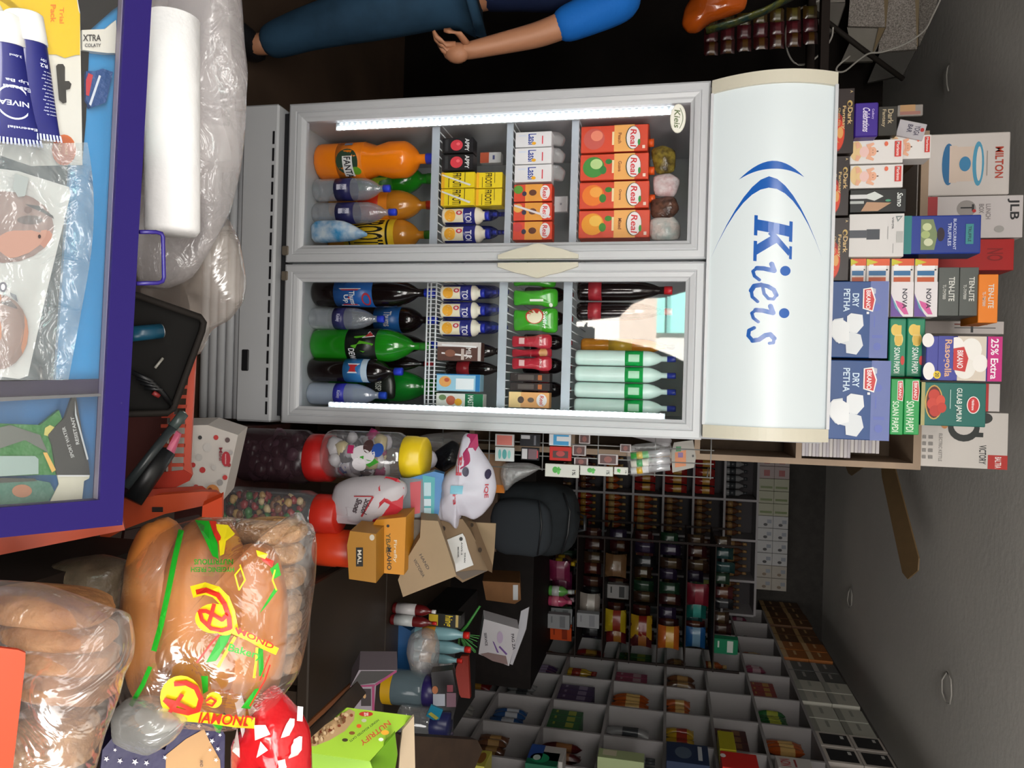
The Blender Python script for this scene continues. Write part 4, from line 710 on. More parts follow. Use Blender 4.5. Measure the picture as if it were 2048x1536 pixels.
# backpack
B().box(.29, .62, 2.66, 2.83, .6205, .962, m('3a2c22', .7)).obj('dark_carton', None, 'tall dark carton hidden under the backpack', 'carton')
b = B()
for x in (.155, .2, .245, .29): b.tube([(x, 2.516, .78), (x, 2.516, 1.72)], .0022, m('8a8a88', .4, .3), 6)
for z in (.79, .96, 1.15, 1.34, 1.53, 1.71): b.tube([(.147, 2.516, z), (.295, 2.516, z)], .0022, m('8a8a88', .4, .3), 6)
b.tube([(.29, 2.516, 1.7), (.29, 2.84, 1.72)], .0022, m('8a8a88', .4, .3), 6)
b.obj('wire_grid', None, 'wire grid at the fridge side that the packets hang from', 'wire grid')
bp = thing('backpack', 'large dark grey backpack standing upright right of the brown cartons', 'bag', tuple(onY(985, 1035, 2.72)))
o0 = Vector(bp.location); bm_ = m('1c1f22', .9, nz=.2, nsc=30); bw_ = .125
b = B(); b.blob((0, .06, .15), .135, .1, .17, bm_, 24, 16, .06, 2.2, .62, 3); b.obj('pack_body', bp)
b = B(); b.blob((.02, -.04, .12), .105, .05, .115, m('24272b', .9), 20, 12, .05, 2, .6, 5); b.obj('front_pocket', bp)
b = B(); b.tube([(-.11, -.02, .27), (-.05, -.055, .3), (.03, -.06, .295), (.11, -.03, .27)], .004, m('101114')).tube([(-.09, -.085, .19), (0, -.1, .205), (.11, -.08, .19)], .003, m('101114')); b.obj('zip', bp)
B().tube([(-.03, .05, .31), (-.02, .04, .345), (.03, .04, .345), (.04, .05, .31)], .007, m('17181b')).obj('carry_loop', bp)
# strips of small goods hanging at the fridge side
strip = [((990, 1028, 868, 893), 'c8c4c4', [('r', .1, .1, .9, .9, 'd87a70')], 'pink and white blister pack'), ((990, 1028, 894, 923), 'd8dcdc', [('e', .5, .5, .35, .12, '5aa8a8'), ('e', .5, .25, .35, .08, '70b8b8'), ('e', .5, .75, .3, .08, '88c8c0')], 'white pack with teal fish shapes'),
  ((1040, 1080, 868, 893), '26262a', [('r', .1, .05, .4, .5, 'b0b0b4'), ('r', .1, .7, .9, .8, '606068')], 'black battery pack with grey label'), ((1042, 1078, 895, 921), '202024', [('r', .1, .05, .9, .35, 'c0bcc0'), ('r', .1, .4, .9, .9, '6a5058'), ('r', .2, .88, .8, .95, 'c03040')], 'black battery pack with white footer'),
  ((1098, 1142, 868, 892), 'd4d8dc', [('r', .05, .2, .95, .9, '2f94c8'), ('r', .2, .35, .6, 1, 'd4d8dc')], 'blue and white earphone box'), ((1099, 1143, 893, 922), 'c02c26', [('r', .3, .15, .8, .85, '402020'), ('e', .5, .5, .2, .2, 'a83030')], 'bright red cartridge packet')]
for i, (q, c, a, w) in enumerate(strip):
    ppk('hanging_packet', w+' hanging in a strip beside the fridge', 'packet', q, 2.5, .012, m(c, .25, coat=.5), a)
for i, q in enumerate(((1158, 1180, 868, 888), (1145, 1172, 890, 912), (1240, 1262, 888, 905), (1148, 1176, 915, 932), (1196, 1236, 908, 930))):
    ppk('hanging_packet', 'small dark reddish pack above the lizard cards, '+('topmost', 'beside the red cartridge', 'near the mint tubes', 'left one in a white frame', 'right one in a white frame')[i], 'packet', q, 2.487, .012, 'b0a8a8', [('r', .1, .1, .9, .9, '4a2624'), ('e', .5, .5, .3, .2, '7a4038')])
for i, q in enumerate(((1090, 1158, 928, 955), (1160, 1226, 932, 952), (1228, 1256, 934, 950))):
    ppk('card_packet', 'white card with green lizard print, '+('left end of the row', 'middle of the row', 'right end of the row cut short')[i], 'card', q, 2.474, .012, 'c4c4bc', [('e', .45, .3, .25, .08, '3f9a3a'), ('e', .5, .4, .3, .05, '4fae48'), ('e', .4, .36, .1, .12, '3f9a3a'), ('t', '1%', .4, .8, .4, .1, 0, 0, '303030')])
gr = [('3f9a46', 'c8b040'), ('d8d4c8', '2f9a50'), ('cfcfd0', 'c8a030')]
for i, (a, c) in enumerate(((902, 922), (918, 938), (934, 950))):
    p = onY(1262, (a+c)/2, 2.495); b = B(); q = onY(1340, (a+c)/2-8, 2.495)
    d = q-p; b.tube([p, p+d*.45], .0125, m(gr[i][0], .25, coat=.5), 14); b.tube([p+d*.45, p+d], .0118, m('c8c8cc', .2, .5), 14); b.tube([p+d*.15, p+d*.3], .0128, m(gr[i][1], .3), 14)
    b.obj('mint_tube', None, ('green and orange', 'bright green', 'silver')[i]+' foil tube in the clear pack at the fridge side', 'tube')
slabpx('hanging_card', 'grey hang card with orange and purple picture near the fridge top', 'card', [(1342, 905), (1348, 885), (1386, 880), (1392, 915), (1388, 935), (1345, 945)], pl(1365, 915, 2.5, (0, -1, 0)), .004, 'a09c94', [('p', [(905, 1350), (935, 1350), (932, 1372), (900, 1372)], 'c87a48'), ('r', 893, 1352, 903, 1362, '2f7a48'), ('r', 905, 1356, 915, 1366, '7a5a90'), ('e', 912, 1386, 2.5, 2, '202020')])
pillow('clear_pack', 'clear plastic hanging bag with the foil tubes inside', 'bag', [(1250, 890), (1340, 882), (1345, 900), (1342, 935), (1300, 950), (1258, 955)], 2.5, .02, FILM, crump=.2)
pillow('paper_sheet', 'white paper sheet curling out behind the fridge door edge', 'paper', [(1240, 868), (1330, 868), (1345, 880), (1338, 895), (1290, 880)], 2.62, .004, m('b8b4b8', .6))
pillow('clear_pack', 'crumpled clear plastic between the hanging packets and the backpack', 'bag', [(1005, 925), (1060, 925), (1085, 935), (1060, 950), (1030, 965), (1010, 985), (1000, 950)], 2.55, .03, FILM2, crump=.5)
# ================= table behind, with its goods
tb = thing('wooden_table', 'low brown wooden table behind the bread bag, bare on its left', 'table', (.9, 2.5, 0))
b = B(); b.box(-.33, .05, -.62, -.05, .585, .62, m('33281e', .45, nz=.3, nsc=3), .004); b.box(-.45, .85, -.05, .75, .585, .62, m('33281e', .45, nz=.3, nsc=3), .004); b.obj('table_top', tb)
b = B(); b.box(.05, .065, -.62, -.05, .575, .622, m('8a5430', .5)); b.obj('edge_strip', tb)
for x, y in ((-.3, -.57), (0, -.57), (-.4, .7), (.8, .7)): B().box(x-.02, x+.02, y-.02, y+.02, 0, .585, m('3a2c20')).obj('leg', tb)
TZ = .621
def bt(name, label, px0, px1, py0, py1, Y, body, cap, **k): return fb(name, label, px0, px1, py0, py1, Y, TZ, body, cap, **k)
bt('ketchup_bottle', 'dark red sauce bottle with white label, front left of the table goods', 800, 868, 1212, 1236, 2.5, m('5a1214', .25), 'd8d4d4', lab='b8b4b4', lz=(.1, .55))
bt('ketchup_bottle', 'dark red sauce bottle with red cap behind the blue case', 800, 870, 1236, 1258, 2.48, m('5a1214', .25), 'b82420', lab='b0b4b4', lz=(.1, .5))
ppk('sauce_packet', 'black packet with big yellow lettering among the bottles', 'packet', (866, 922, 1228, 1256), 2.62, .05, '1c1c16', [('t', 'hing', .1, .45, .8, .3, 0, 0, 'd8bc20'), ('r', .1, .02, .9, .3, 'c8a820'), ('r', 0, .84, .9, .92, 'b8a060')], z0=TZ+.1)
for i, (p0, p1, a, c) in enumerate(((870, 935, 1258, 1287), (876, 938, 1288, 1314), (890, 922, 1314, 1334))):
    bt('drink_bottle', 'pale blue and orange squeeze bottle with red cap, '+('left of three', 'middle of three', 'right of three and shortest')[i], p0, p1, a, c, 2.62, m('7fa8b0', .3), 'c8241c', lab='c88a28', lz=(.3, .5), neck=.45)
slabpx('file_case', 'blue translucent file case with green corner standing at the table back', 'case', [(772, 1258), (800, 1250), (822, 1262), (818, 1342), (775, 1340)], pl(800, 1300, 2.72, (0, -1, 0)), .05, m('1d4a78', .25), [('p', [(1288, 774), (1340, 776), (1340, 784), (1288, 784)], '8a9a98'), ('p', [(1262, 776), (1285, 772), (1285, 786), (1268, 790)], '1f7a3c')])
pillow('clear_bag', 'knotted clear plastic bag with a silver tube inside on the table', 'bag', [(815, 1300), (820, 1268), (850, 1255), (870, 1262), (880, 1290), (876, 1335), (852, 1355), (825, 1345)], 2.5, .06, FILM2, crump=.4)
pillow('clear_bag', 'grey clear plastic bag behind the pale blue bottles', 'bag', [(868, 1320), (880, 1300), (905, 1330), (912, 1345), (890, 1350), (872, 1345)], 2.66, .04, FILM2, crump=.4)
jar('plastic_jar', 'empty clear jar with a yellow base ring and purple lid on the table', (766, 868, 1356, 1426), 2.4, TZ, '2a1f5c', lh=.2, jm=m('6c8088', .15, alpha=.5), lab=[('r', 0, .02, 1, .2, 'c89a10')])
jar('plastic_jar', 'empty clear jar with dark blue lid right of the yellow-ringed jar', (824, 892, 1430, 1486), 2.35, .7, '23285a', lh=.3)
slabpx('noodle_pack', 'dark pack with white panel and food photo lying on the table goods', 'packet', [(862, 1345), (905, 1340), (916, 1400), (905, 1440), (868, 1415)], pl(885, 1390, 2.5, (0, -1, .2)), .05, m('1c181a', .3), [('r', 1388, 866, 1412, 890, 'a8acb8'), ('r', 1386, 893, 1414, 912, '7a5a68'), ('e', 1380, 870, 8, 6, 'b06a40'), ('r', 1370, 894, 1384, 906, '803844')])
slabpx('teal_packet', 'small teal and yellow packet leaning on the purple-lidded jar', 'packet', [(852, 1432), (862, 1410), (886, 1420), (878, 1440), (866, 1440)], pl(868, 1424, 2.36, (0, -1, .3)), .01, m('1a7a98', .3), [('p', [(1428, 856), (1440, 872), (1436, 878), (1424, 862)], 'a8a040')])
slabpx('red_board', 'curved red board standing on edge in front of the candy trays', 'board', [(912, 1335), (922, 1312), (936, 1312), (940, 1397), (922, 1395), (910, 1372)], pl(925, 1355, 2.9, (0, -1, 0)), .02, m('8a2416', .5))
B().box(.92, 1.4, 2.86, 3.2, .621, .76, m('141316', .5)).obj('black_box', None, 'low black box on the table under the leaning white carton', 'box')
b = B(); q = [onY(918, 1268, 2.85), onY(935, 1250, 2.85), onY(960, 1212, 2.85)]; b.tube(q, .008, m('3f8a3c'), 8, r1=.004)
for k in range(24): b.tube([q[0]+Vector((.0, 0, 0)), q[0]+Vector((RN.uniform(-.01, .07), RN.uniform(-.02, .02), RN.uniform(.0, .09)))], .0015, m('4f9a4c'), 4)
b.obj('plastic_brush', None, 'green plastic brush with spread bristles above the bottles', 'brush')
wb = pl(1000, 1285, 2.95, (.15, -1, .3))
slabpx('paper_carton', 'white carton with purple scribbles and black lettering, leaning', 'carton', [(968, 1238), (1038, 1258), (1018, 1332), (957, 1308)], wb, .08, m('a8a4a8', .6), [('t', 'PAG ZA', 1268, 1022, 32, 6, .1, 0, '262028'), ('t', 'SERVICE', 1266, 968, 26, 5, .1, 0, '262028'), ('p', [(1308, 960), (1322, 985), (1330, 1016), (1312, 1012), (1305, 976)], '6f5a58'), ('p', [(1282, 985), (1284, 988), (1306, 998), (1305, 994)], '5a3a78'), ('p', [(1292, 1000), (1294, 997), (1310, 1012), (1308, 1015)], '5a3a78'), ('e', 1275, 1000, 12, 6, '9a8aa0')])
pc_ = S.objects['paper_carton']; fl_ = slabpx('flap', None, None, [(1042, 1222), (1058, 1214), (1052, 1258), (1025, 1330), (1020, 1328), (1036, 1258)], pl(1040, 1270, 3.0, (-.2, -1, 0)), .01, m('9c999f', .6)); fl_.location = Vector(fl_.location)-Vector(pc_.location); fl_.parent = pc_
slabpx('brown_carton', 'brown taped carton in the aisle behind the backpack', 'carton', [(965, 1162), (1040, 1166), (1042, 1200), (1030, 1208), (972, 1200)], pl(1000, 1185, 3.2, (0, -1, .2)), .2, m('7a5434', .7, nz=.15), [('r', 1170, 1026, 1200, 1036, 'a8a8aa')])
b = B(); b.box(-.10, .10, 0, .14, 0, .12, m('8a8488', .6)); 
slabpx('photo_carton', 'white carton with magenta edges and a small portrait picture', 'carton', [(700, 1375), (718, 1340), (795, 1340), (752, 1370), (748, 1430), (708, 1425)], pl(745, 1385, 2.15, (.1, -1, .4)), .12, m('8a8088', .6), [('p', [(1342, 722), (1342, 792), (1366, 750), (1372, 702)], '2c2826'), ('p', [(1340, 792), (1344, 794), (1372, 752), (1368, 750)], '8a2a58'), ('p', [(1372, 702), (1375, 702), (1373, 750), (1369, 750)], '8a2a58'), ('r', 1378, 722, 1412, 742, '241418'), ('e', 1392, 729, 5, 3, 'b08858'), ('r', 1374, 744, 1428, 749, '8a2a58')])
b = B(); p0 = PD(622, 1488, 1.15); p1 = PD(712, 1384, 1.6)
b.tube([p0, p1], .022, m('4a382a', .6, nz=.4, nsc=12), 4); b.obj('wooden_batten', None, 'thick dark wooden batten lying diagonally behind the green oats box', 'batten')
slabpx('wooden_plank', 'dark wooden plank edge below the candy trays at the bottom border', 'plank', [(800, 1470), (955, 1480), (965, 1500), (940, 1560), (800, 1560)], pl(870, 1510, 2.2, (0, -.5, 1)), .03, m('3a2a1e', .6, nz=.3))
# oats box, near
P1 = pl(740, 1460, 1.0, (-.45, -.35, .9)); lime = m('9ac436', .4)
nb_ = thing('oats_box', 'lime green NUTRIFY roasted oats carton lying open at the bottom edge', 'box', tuple(PD(700, 1500, 1.08)))
nb_['label'] = 'lime green roasted oats carton lying open at the bottom edge'
off = -Vector(nb_.location)
def np_(nm, pts, P, th, mt, art=()):
    o = slabpx(nm, None, None, pts, P, th, mt, art); o.location = Vector(o.location)+off; o.parent = nb_; return o
oat = ['8a6a48', 'b89870', '6a4428', 'c8ae88', '7a3820']
np_('top_face', [(694, 1415), (828, 1432), (790, 1466), (740, 1522), (618, 1505), (620, 1482), (660, 1445)], P1, .004, lime,
    [('p', [(1418, 700), (1424, 710), (1440, 708), (1462, 690), (1480, 660), (1492, 630), (1492, 618), (1475, 622), (1450, 650), (1430, 680)], 'b09068')]+
    [('e', 1428+RN.random()*50, 0, 1, 1, 'ffffff') for _ in range(0)]+
    [('e', 1424+66*u+RN.uniform(-7, 7), 700-80*u+RN.uniform(-9, 9), RN.uniform(2.5, 5), RN.uniform(2, 4), RN.choice(oat)) for u in [RN.random() for _ in range(70)]]+
    [('e', 1428, 732, 5, 14, 'a82a18'), ('t', '20%', 1425, 728, 7, 9, 0, 0, 'e8d0c8'), ('t', 'NUTRIFY', 1440, 776, 72, 11, -.93, 0, 'b8482c'), ('t', 'HONEY ROASTED OATS', 1438, 756, 72, 4.5, -.93, 0, '2a3a18'), ('e', 1452, 718, 4, 5, 'c8541c'), ('e', 1466, 704, 3.5, 6, '7a4a20'), ('e', 1480, 690, 3.5, 6, '3a3018'), ('e', 1441, 728, 3.5, 5, 'a8a890'), ('e', 1465, 770, 5, 8, 'e0a030'), ('e', 1479, 762, 3.5, 5, 'd8dcd0')])
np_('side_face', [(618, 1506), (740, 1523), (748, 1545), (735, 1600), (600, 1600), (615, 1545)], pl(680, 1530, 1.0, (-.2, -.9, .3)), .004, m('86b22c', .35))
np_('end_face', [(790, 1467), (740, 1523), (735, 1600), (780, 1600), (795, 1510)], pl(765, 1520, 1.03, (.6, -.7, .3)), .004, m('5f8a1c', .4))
np_('flap', [(828, 1432), (832, 1600), (795, 1600), (800, 1500), (805, 1460)], pl(815, 1500, 1.06, (.3, -.8, .6)), .004, m('a8957c', .6))
# ================= near counter and what stands on it
struct_b = B(); struct_b.box(-1.3, 1.2, .3, 1.12, .72, .75, m('3a2a20', .5, nz=.35, nsc=6), .003); 
cn = thing('counter', 'dark wooden counter in the foreground carrying the display case and bread', 'counter', (0, .7, 0))
b = B(); b.box(-1.3, 1.3, -.4, .42, .72, .75, m('3a2a20', .5, nz=.35, nsc=6), .003); b.obj('counter_top', cn)
b = B(); b.box(-1.28, 1.28, -.36, .38, .06, .72, m('2c201a', .6, nz=.3)); b.obj('cupboard_body', cn)
CZ = .7505
# ---- purple display case: tilted frame with glass
n0 = Vector((0, -.42, .9)).normalized(); P0 = PD(300, 500, .57); CP = (P0, n0)
pur = m('1f1256', .72); purd = m('1e173c', .5)
dc = thing('display_case', 'purple metal framed display case with sloping glass top, front left', 'display case', (0, P0.y, CZ)); off = Vector(dc.location)
def dcp(nm, pts, lift, th, mt, art=(), par=None):
    b = B(); v = [onP(a, q, P0+n0*lift, n0)-off for a, q in pts]; b.slab(v, n0, th, mt)
    if art: pxa(b, art, (P0+n0*lift, n0), off=off)
    return b.obj(nm, par or dc)
dcp('frame_rail', [(307, -60), (245, 1050), (200, 1000), (254, -60)], 0, .012, pur, [('e', 806, 243, 1.6, 1.6, '1e1650')])
dcp('frame_rail', [(245, 1050), (-60, 1082), (-60, 1020), (200, 1000)], 0, .012, pur, [('e', 1042, 235, 1.2, 1.2, '1e1650')])
dcp('glass_top', [(254, -60), (200, 1000), (-60, 1020), (-60, -60)], -.001, .002, GLASS)
dcp('inner_trim', [(254, -60), (247, -60), (194, 998), (200, 1000)], -.004, .006, m('8c86a0', .4))
dcp('divider', [(214, 758), (212, 788), (-60, 800), (-60, 764)], -.012, .02, purd)
dcp('divider', [(211, 787), (210, 792), (-60, 806), (-60, 797)], -.006, .02, m('5a5c60', .4))
blue = m('2f8fcc', .5, nz=.12, nsc=5); navy = m('1a2748', .6)
dcp('back_board', [(256, -60), (212, 770), (110, 775), (168, -60)], -.025, .004, blue)
dcp('back_board', [(212, 775), (198, 1008), (-60, 1020), (-60, 780)], -.03, .004, m('3078b4', .5, nz=.5, nsc=8))
dcp('base_board', [(300, -60), (244, 1048), (-60, 1080), (-60, -60)], -.05, .006, m('202226', .7))
b = B(); lo = [onP(a, q, P0-n0*.012, n0)-off for a, q in ((305, -60), (244, 1049), (-60, 1081), (-60, -60))]
dn = [Vector((p.x, p.y, .0)) for p in lo]; vs = lo+dn; b.add(vs, [(0, 1, 5, 4), (1, 2, 6, 5), (3, 0, 4, 7), (4, 5, 6, 7)], purd); b.obj('case_body', dc)
b = B(); hq = [(279, 464), (312, 464), (323, 467), (326, 474), (328, 555), (325, 563), (316, 566), (273, 567)]
b.tube([onP(a, q, P0-n0*.006, n0)-off for a, q in hq], .0016, m('2a1c70', .35), 10); b.obj('pull_handle', dc)
def cs(name, label, cat, pts, lift, th, mt, art=(), group=None):
    return slabpx(name, label, cat, pts, CP, th, mt, art, lift=lift, group=group)
cs('blister_card', 'white and yellow blister card with hang hole under the glass', 'card', [(12, -40), (148, -40), (160, 25), (165, 330), (62, 332), (-60, 290), (-60, -40)], -.014, .001, m('d8d8d0', .5),
   [('p', [(-40, -60), (-40, 148), (12, 153), (28, 160), (110, 160), (108, 60), (-40, -30)], 'dcbc18'), ('p', [(-40, 12), (-40, 148), (28, 158), (108, 158), (116, 130), (108, 110), (30, 60)], 'dcbc18'),
    ('t', 'Trial', 15, 119, 32, 9, 0, 0, 'e07a20'), ('t', 'Pack', 9, 101, 36, 11, 0, 0, 'e07a20'), ('p', [(128, 116), (132, 112), (200, 118), (207, 126), (205, 133), (180, 132), (178, 140), (168, 143), (162, 138), (162, 130), (134, 130), (128, 126)], '1c1c1c'),
    ('e', 300, 128, 31, 24, 'c8601c'), ('e', 300, 128, 27, 20, 'b85418'), ('t', 'No.1', 282, 116, 30, 8, 0, 0, 'e8b080'), ('t', 'CARE', 286, 130, 24, 5, 0, 0, 'e8b080')])
def tube_px(name, label, a, q, wr, col, tipc, capn, art, lift=0):
    'cosmetic tube: cap at a, crimp at q (pixels)'
    A = onP(*a, P0+n0*lift, n0); Q = onP(*q, P0+n0*lift, n0); d = Q-A; L_ = d.length; d.normalize(); s = d.cross(n0)
    t = thing(name, label, 'tube', tuple(A+d*L_/2-n0*.01)); o = Vector(t.location)
    b = B(); vs = []; fs = []; N = 20; K = 12
    for k in range(K+1):
        u = k/K; w = wr*(1+.18*u); h = wr*.8*(1-u**1.5)+.0006
        for i in range(N):
            an = 2*math.pi*i/N; vs.append(A+d*(L_*(.22+.78*u))+s*w*math.cos(an)+n0*h*math.sin(an)-o)
    for k in range(K):
        for i in range(N): j = (i+1) % N; fs.append((k*N+i, k*N+j, (k+1)*N+j, (k+1)*N+i))
    b.add(vs, fs, col, True)
    for e in art:
        tv, tf = tmesh(e[0]) if isinstance(e[0], str) else (None, None)
        if tv:                                # along tube axis: u from cap, v across
            vv = []
            for x, y in tv:
                v = e[2]+x*e[3]; u = e[1]+y*e[4]; v = max(-1, min(1, v)); hh = wr*.8*(1-max(0, (u-.22)/.78)**1.5)
                vv.append(A+d*(L_*u)+s*wr*v*(1+.18*u)+n0*(hh*math.sqrt(max(.02, 1-v*v))+.0006)-o)
            b.add(vv, tf, m('d8dcf0'))
        else:
            R1, R2 = e[3], e[3]*.9; vv = []; n = 32
            for r in (R1, R2):
                for i in range(n):
                    an = i*2*math.pi/n; v = e[2]+r*math.sin(an); u = e[1]+r*wr/L_*math.cos(an)*1; hh = wr*.8*(1-max(0, (u-.22)/.78)**1.5)
                    vv.append(A+d*(L_*u)-s*wr*v+n0*(hh*math.sqrt(max(.02, 1-v*v))+.0007)-o)
            b.add(vv, [(i, (i+1) % n, n+(i+1) % n, n+i) for i in range(n)], m('d8dcf0'))
    b.obj('tube_body', t)
    b = B(); b.tube([A-o+n0*.000, A+d*L_*.012-o, A+d*L_*.24-o], [wr*.86, wr*.96, wr*1.03], m('e6e6e2', .35), 24, r1=0); b.obj(capn, t)
    b = B(); e0 = A+d*L_*.965-o; e1 = A+d*L_*1.02-o
    for k in range(14): v = -1.1+2.2*k/13; b.add([e0+s*wr*(v-.05)+n0*.0022, e0+s*wr*(v+.05)+n0*.0022, e1+s*wr*(v+.05)*1.05+n0*.0018, e1+s*wr*(v-.05)*1.05+n0*.0018], [(0, 1, 2, 3)], m('b8bcd8'))
    b.obj('crimped_end', t); return t
tb_ = m('191d66', .25, coat=.3)
tube_px('lip_balm_tube', 'navy lip balm tube with white cap and fine print, right of the pair', (46, 28), (76, 276), .0122, tb_, 0, 'cap', [('10g', .36, -.6, .3, .03)]+[('caring daily lip'[:9+k % 4], .46+.028*k, -.92, .5+.07*(k % 3), .012) for k in range(13)]+[('R2', .405, -.66, .4, .03)], lift=.0)
tube_px('lip_balm_tube', 'navy lip balm tube with round NIVEA mark, cut by the left edge'.replace(' NIVEA', ''), (-2, 32), (32, 286), .0130, tb_, 0, 'cap', [(0, .69, 0, .82), ('NIVEA', .675, -.62, 1.24, .04), ('Lip Ba', .505, -.7, 1.0, .03), ('Essenti', .56, -.8, 1.2, .03), ('3.0ml', .32, -.5, .55, .018), ('Essential', .87, -.9, 1.2, .02)], lift=.001)
cs('chocolate_bar', 'white wrapped bar end with black lettering under the glass', 'bar', [(164, 60), (210, 58), (232, 40), (236, 106), (215, 106), (165, 100)], -.018, .006, m('d6d6ce', .35), [('t', 'XTRA', 82, 166, 36, 13, 1.5708, 0, '2c2c30'), ('t', 'COLATY', 94, 170, 32, 7, 1.5708, 0, '40404a')])
cs('chocolate_bar', 'small blue wrapper with red label beside the white bar end', 'bar', [(172, 142), (190, 142), (206, 137), (226, 144), (212, 205), (182, 215), (172, 200)], -.018, .005, m('1c4a86', .25, bump=.5, bsc=80), [('p', [(146, 177), (150, 186), (192, 178), (190, 172), (160, 172)], 'b82a38'), ('p', [(150, 198), (152, 202), (212, 182), (208, 178)], 'c8d4e0')])
cs('black_backing', 'black felt strip lying between card and blue board', 'felt', [(158, -40), (250, -40), (248, 4), (225, 20), (180, 60), (172, 240), (164, 330), (160, 200)], -.021, .001, m('151618', .8))
# hair-patch card in crumpled grey sleeve
cs('patch_card', 'white card with two brown oval patches inside a grey sleeve', 'card', [(-60, 330), (36, 342), (138, 374), (141, 390), (92, 590), (56, 752), (38, 758), (-60, 745)], .004, .001, m('dcdad6', .5),
   [('e', 454, 8, 72, 100, '9a7468'), ('e', 452, 4, 66, 92, 'a07c70'), ('e', 440, 60, 9, 26, '6a5048'), ('e', 420, 56, 7, 8, '7a4a38'), ('p', [(408, 50), (412, 78), (432, 106), (438, 108), (424, 84), (414, 60)], '4a3c38'), ('e', 473, 79, 4, 3, '3a3030'), ('e', 664, -5, 76, 62, '96705f'), ('e', 660, -8, 68, 54, 'a07a6a'), ('p', [(606, 0), (600, 20), (614, 34), (618, 34), (610, 10)], '5a4038'), ('e', 574, 6, 10, 8, '707078'), ('e', 574, 6, 6, 4, 'dcdad6'), ('p', [(585, 20), (590, 32), (604, 36), (600, 30), (592, 22)], '707078'), ('p', [(348, 30), (376, 26), (394, 36), (392, 50), (356, 58)], '8f9494')])
SLV = film('mat_grey_sleeve', '8c9498', dens=.38, rough=.22, bump=1, bsc=45, gl=.02)
b = B(); o_ = PD(80, 520, .52); vs = []; NU, NV_ = 14, 22
def slv(u, v):
    px = -60+u*(248-.0*v); edge = 175+42*math.sin(min(1, v*1.6)*math.pi/2)*(1-v)*1.2-38*v; px = -60+u*(edge+60); py = 290+v*470-u*25*(1-v)+(1-v)*10*u*2
    return onP(px, py, P0+n0*(.0065+.004*noise.noise(Vector((u*4, v*6, 1)))+(.006*noise.noise(Vector((u*9, v*11, 4))) if u > .6 else 0)+.003*(u > .8)), n0)
vs = [slv(i/NU, j/NV_)-o_ for j in range(NV_+1) for i in range(NU+1)]; k0 = len(vs); vs += [p-n0*.0015 for p in vs]
fs = [(j*(NU+1)+i, j*(NU+1)+i+1, (j+1)*(NU+1)+i+1, (j+1)*(NU+1)+i) for j in range(NV_) for i in range(NU)]
b.add(vs[:k0], fs, SLV, True); b.obj('plastic_sleeve', None, 'crumpled grey plastic sleeve around the patch card on the display case', 'sleeve', loc=tuple(o_))
cs('mask_packet', 'black packet printed SPORT WATER RESISTANT under the glass', 'packet', [(146, 790), (152, 792), (170, 900), (177, 925), (180, 950), (114, 950), (104, 890), (97, 870), (110, 855), (130, 835)], -.016, .003, m('2a2e30', .35), [('t', 'SPORT WATER', 853+58, 145, 60, 7, 1.5708-3.1416+.15 if False else 0, 0, 'b8bcbc') if False else ('t', 'SPORT WATER', 915, 150, 66, 8, math.pi-.0, 0, '8a8e90') if False else ('r', 900, 120, 901, 121, '2a2e30'),
   ('t', 'SPORT WATER', 914, 149, 64, 7, math.pi+.3, 0, 'b0b4b4'), ('t', 'RESISTANT', 888, 159, 56, 7, math.pi+.2, 0, 'b0b4b4'), ('p', [(800, 150), (830, 150), (920, 174), (918, 177), (828, 153)], 'a8b0b4')])
cs('paper_label', 'pale paper strip below the black packet under the glass', 'label', [(114, 950), (180, 950), (178, 957), (168, 962), (164, 1002), (100, 1004), (118, 968)], -.018, .001, m('b4b4a4', .6), [('r', 948, 116, 953, 178, 'c8ccd0')])
cs('snack_packet', 'green and yellow packet in clear wrap in the smaller compartment', 'packet', [(-60, 845), (80, 850), (118, 820), (128, 850), (100, 870), (104, 900), (112, 950), (78, 950), (-60, 955)], -.018, .004, m('2a6e36', .35, bump=.6, bsc=40), [('p', [(856, 90), (870, 88), (875, 106), (855, 110), (850, 100)], 'b8b060'), ('p', [(905, 86), (945, 104), (940, 112), (905, 94)], 'c8a050'), ('p', [(912, -40), (912, 70), (918, 77), (948, 77), (955, -40)], '8aa09c'), ('p', [(865, -40), (850, 20), (870, 80), (905, 96), (880, 50), (910, -40)], '5a605c')])
cs('soap_packet', 'teal soap packet with skin-toned picture at the left edge', 'packet', [(-60, 960), (60, 958), (100, 965), (110, 985), (95, 1004), (-60, 1012)], -.02, .004, m('3a6a5c', .35, bump=.5, bsc=40), [('e', 982, 44, 13, 20, '9a6a50'), ('p', [(955, -40), (957, 70), (962, 74), (968, -40)], '303834')])
None and pillow('clear_sleeve', 'crinkled clear wrap over the packets in the smaller compartment', 'wrap', [(10, 830), (110, 820), (150, 790), (165, 850), (185, 940), (175, 985), (100, 1000), (10, 1000)], .44, .004, FILM, crump=.5)
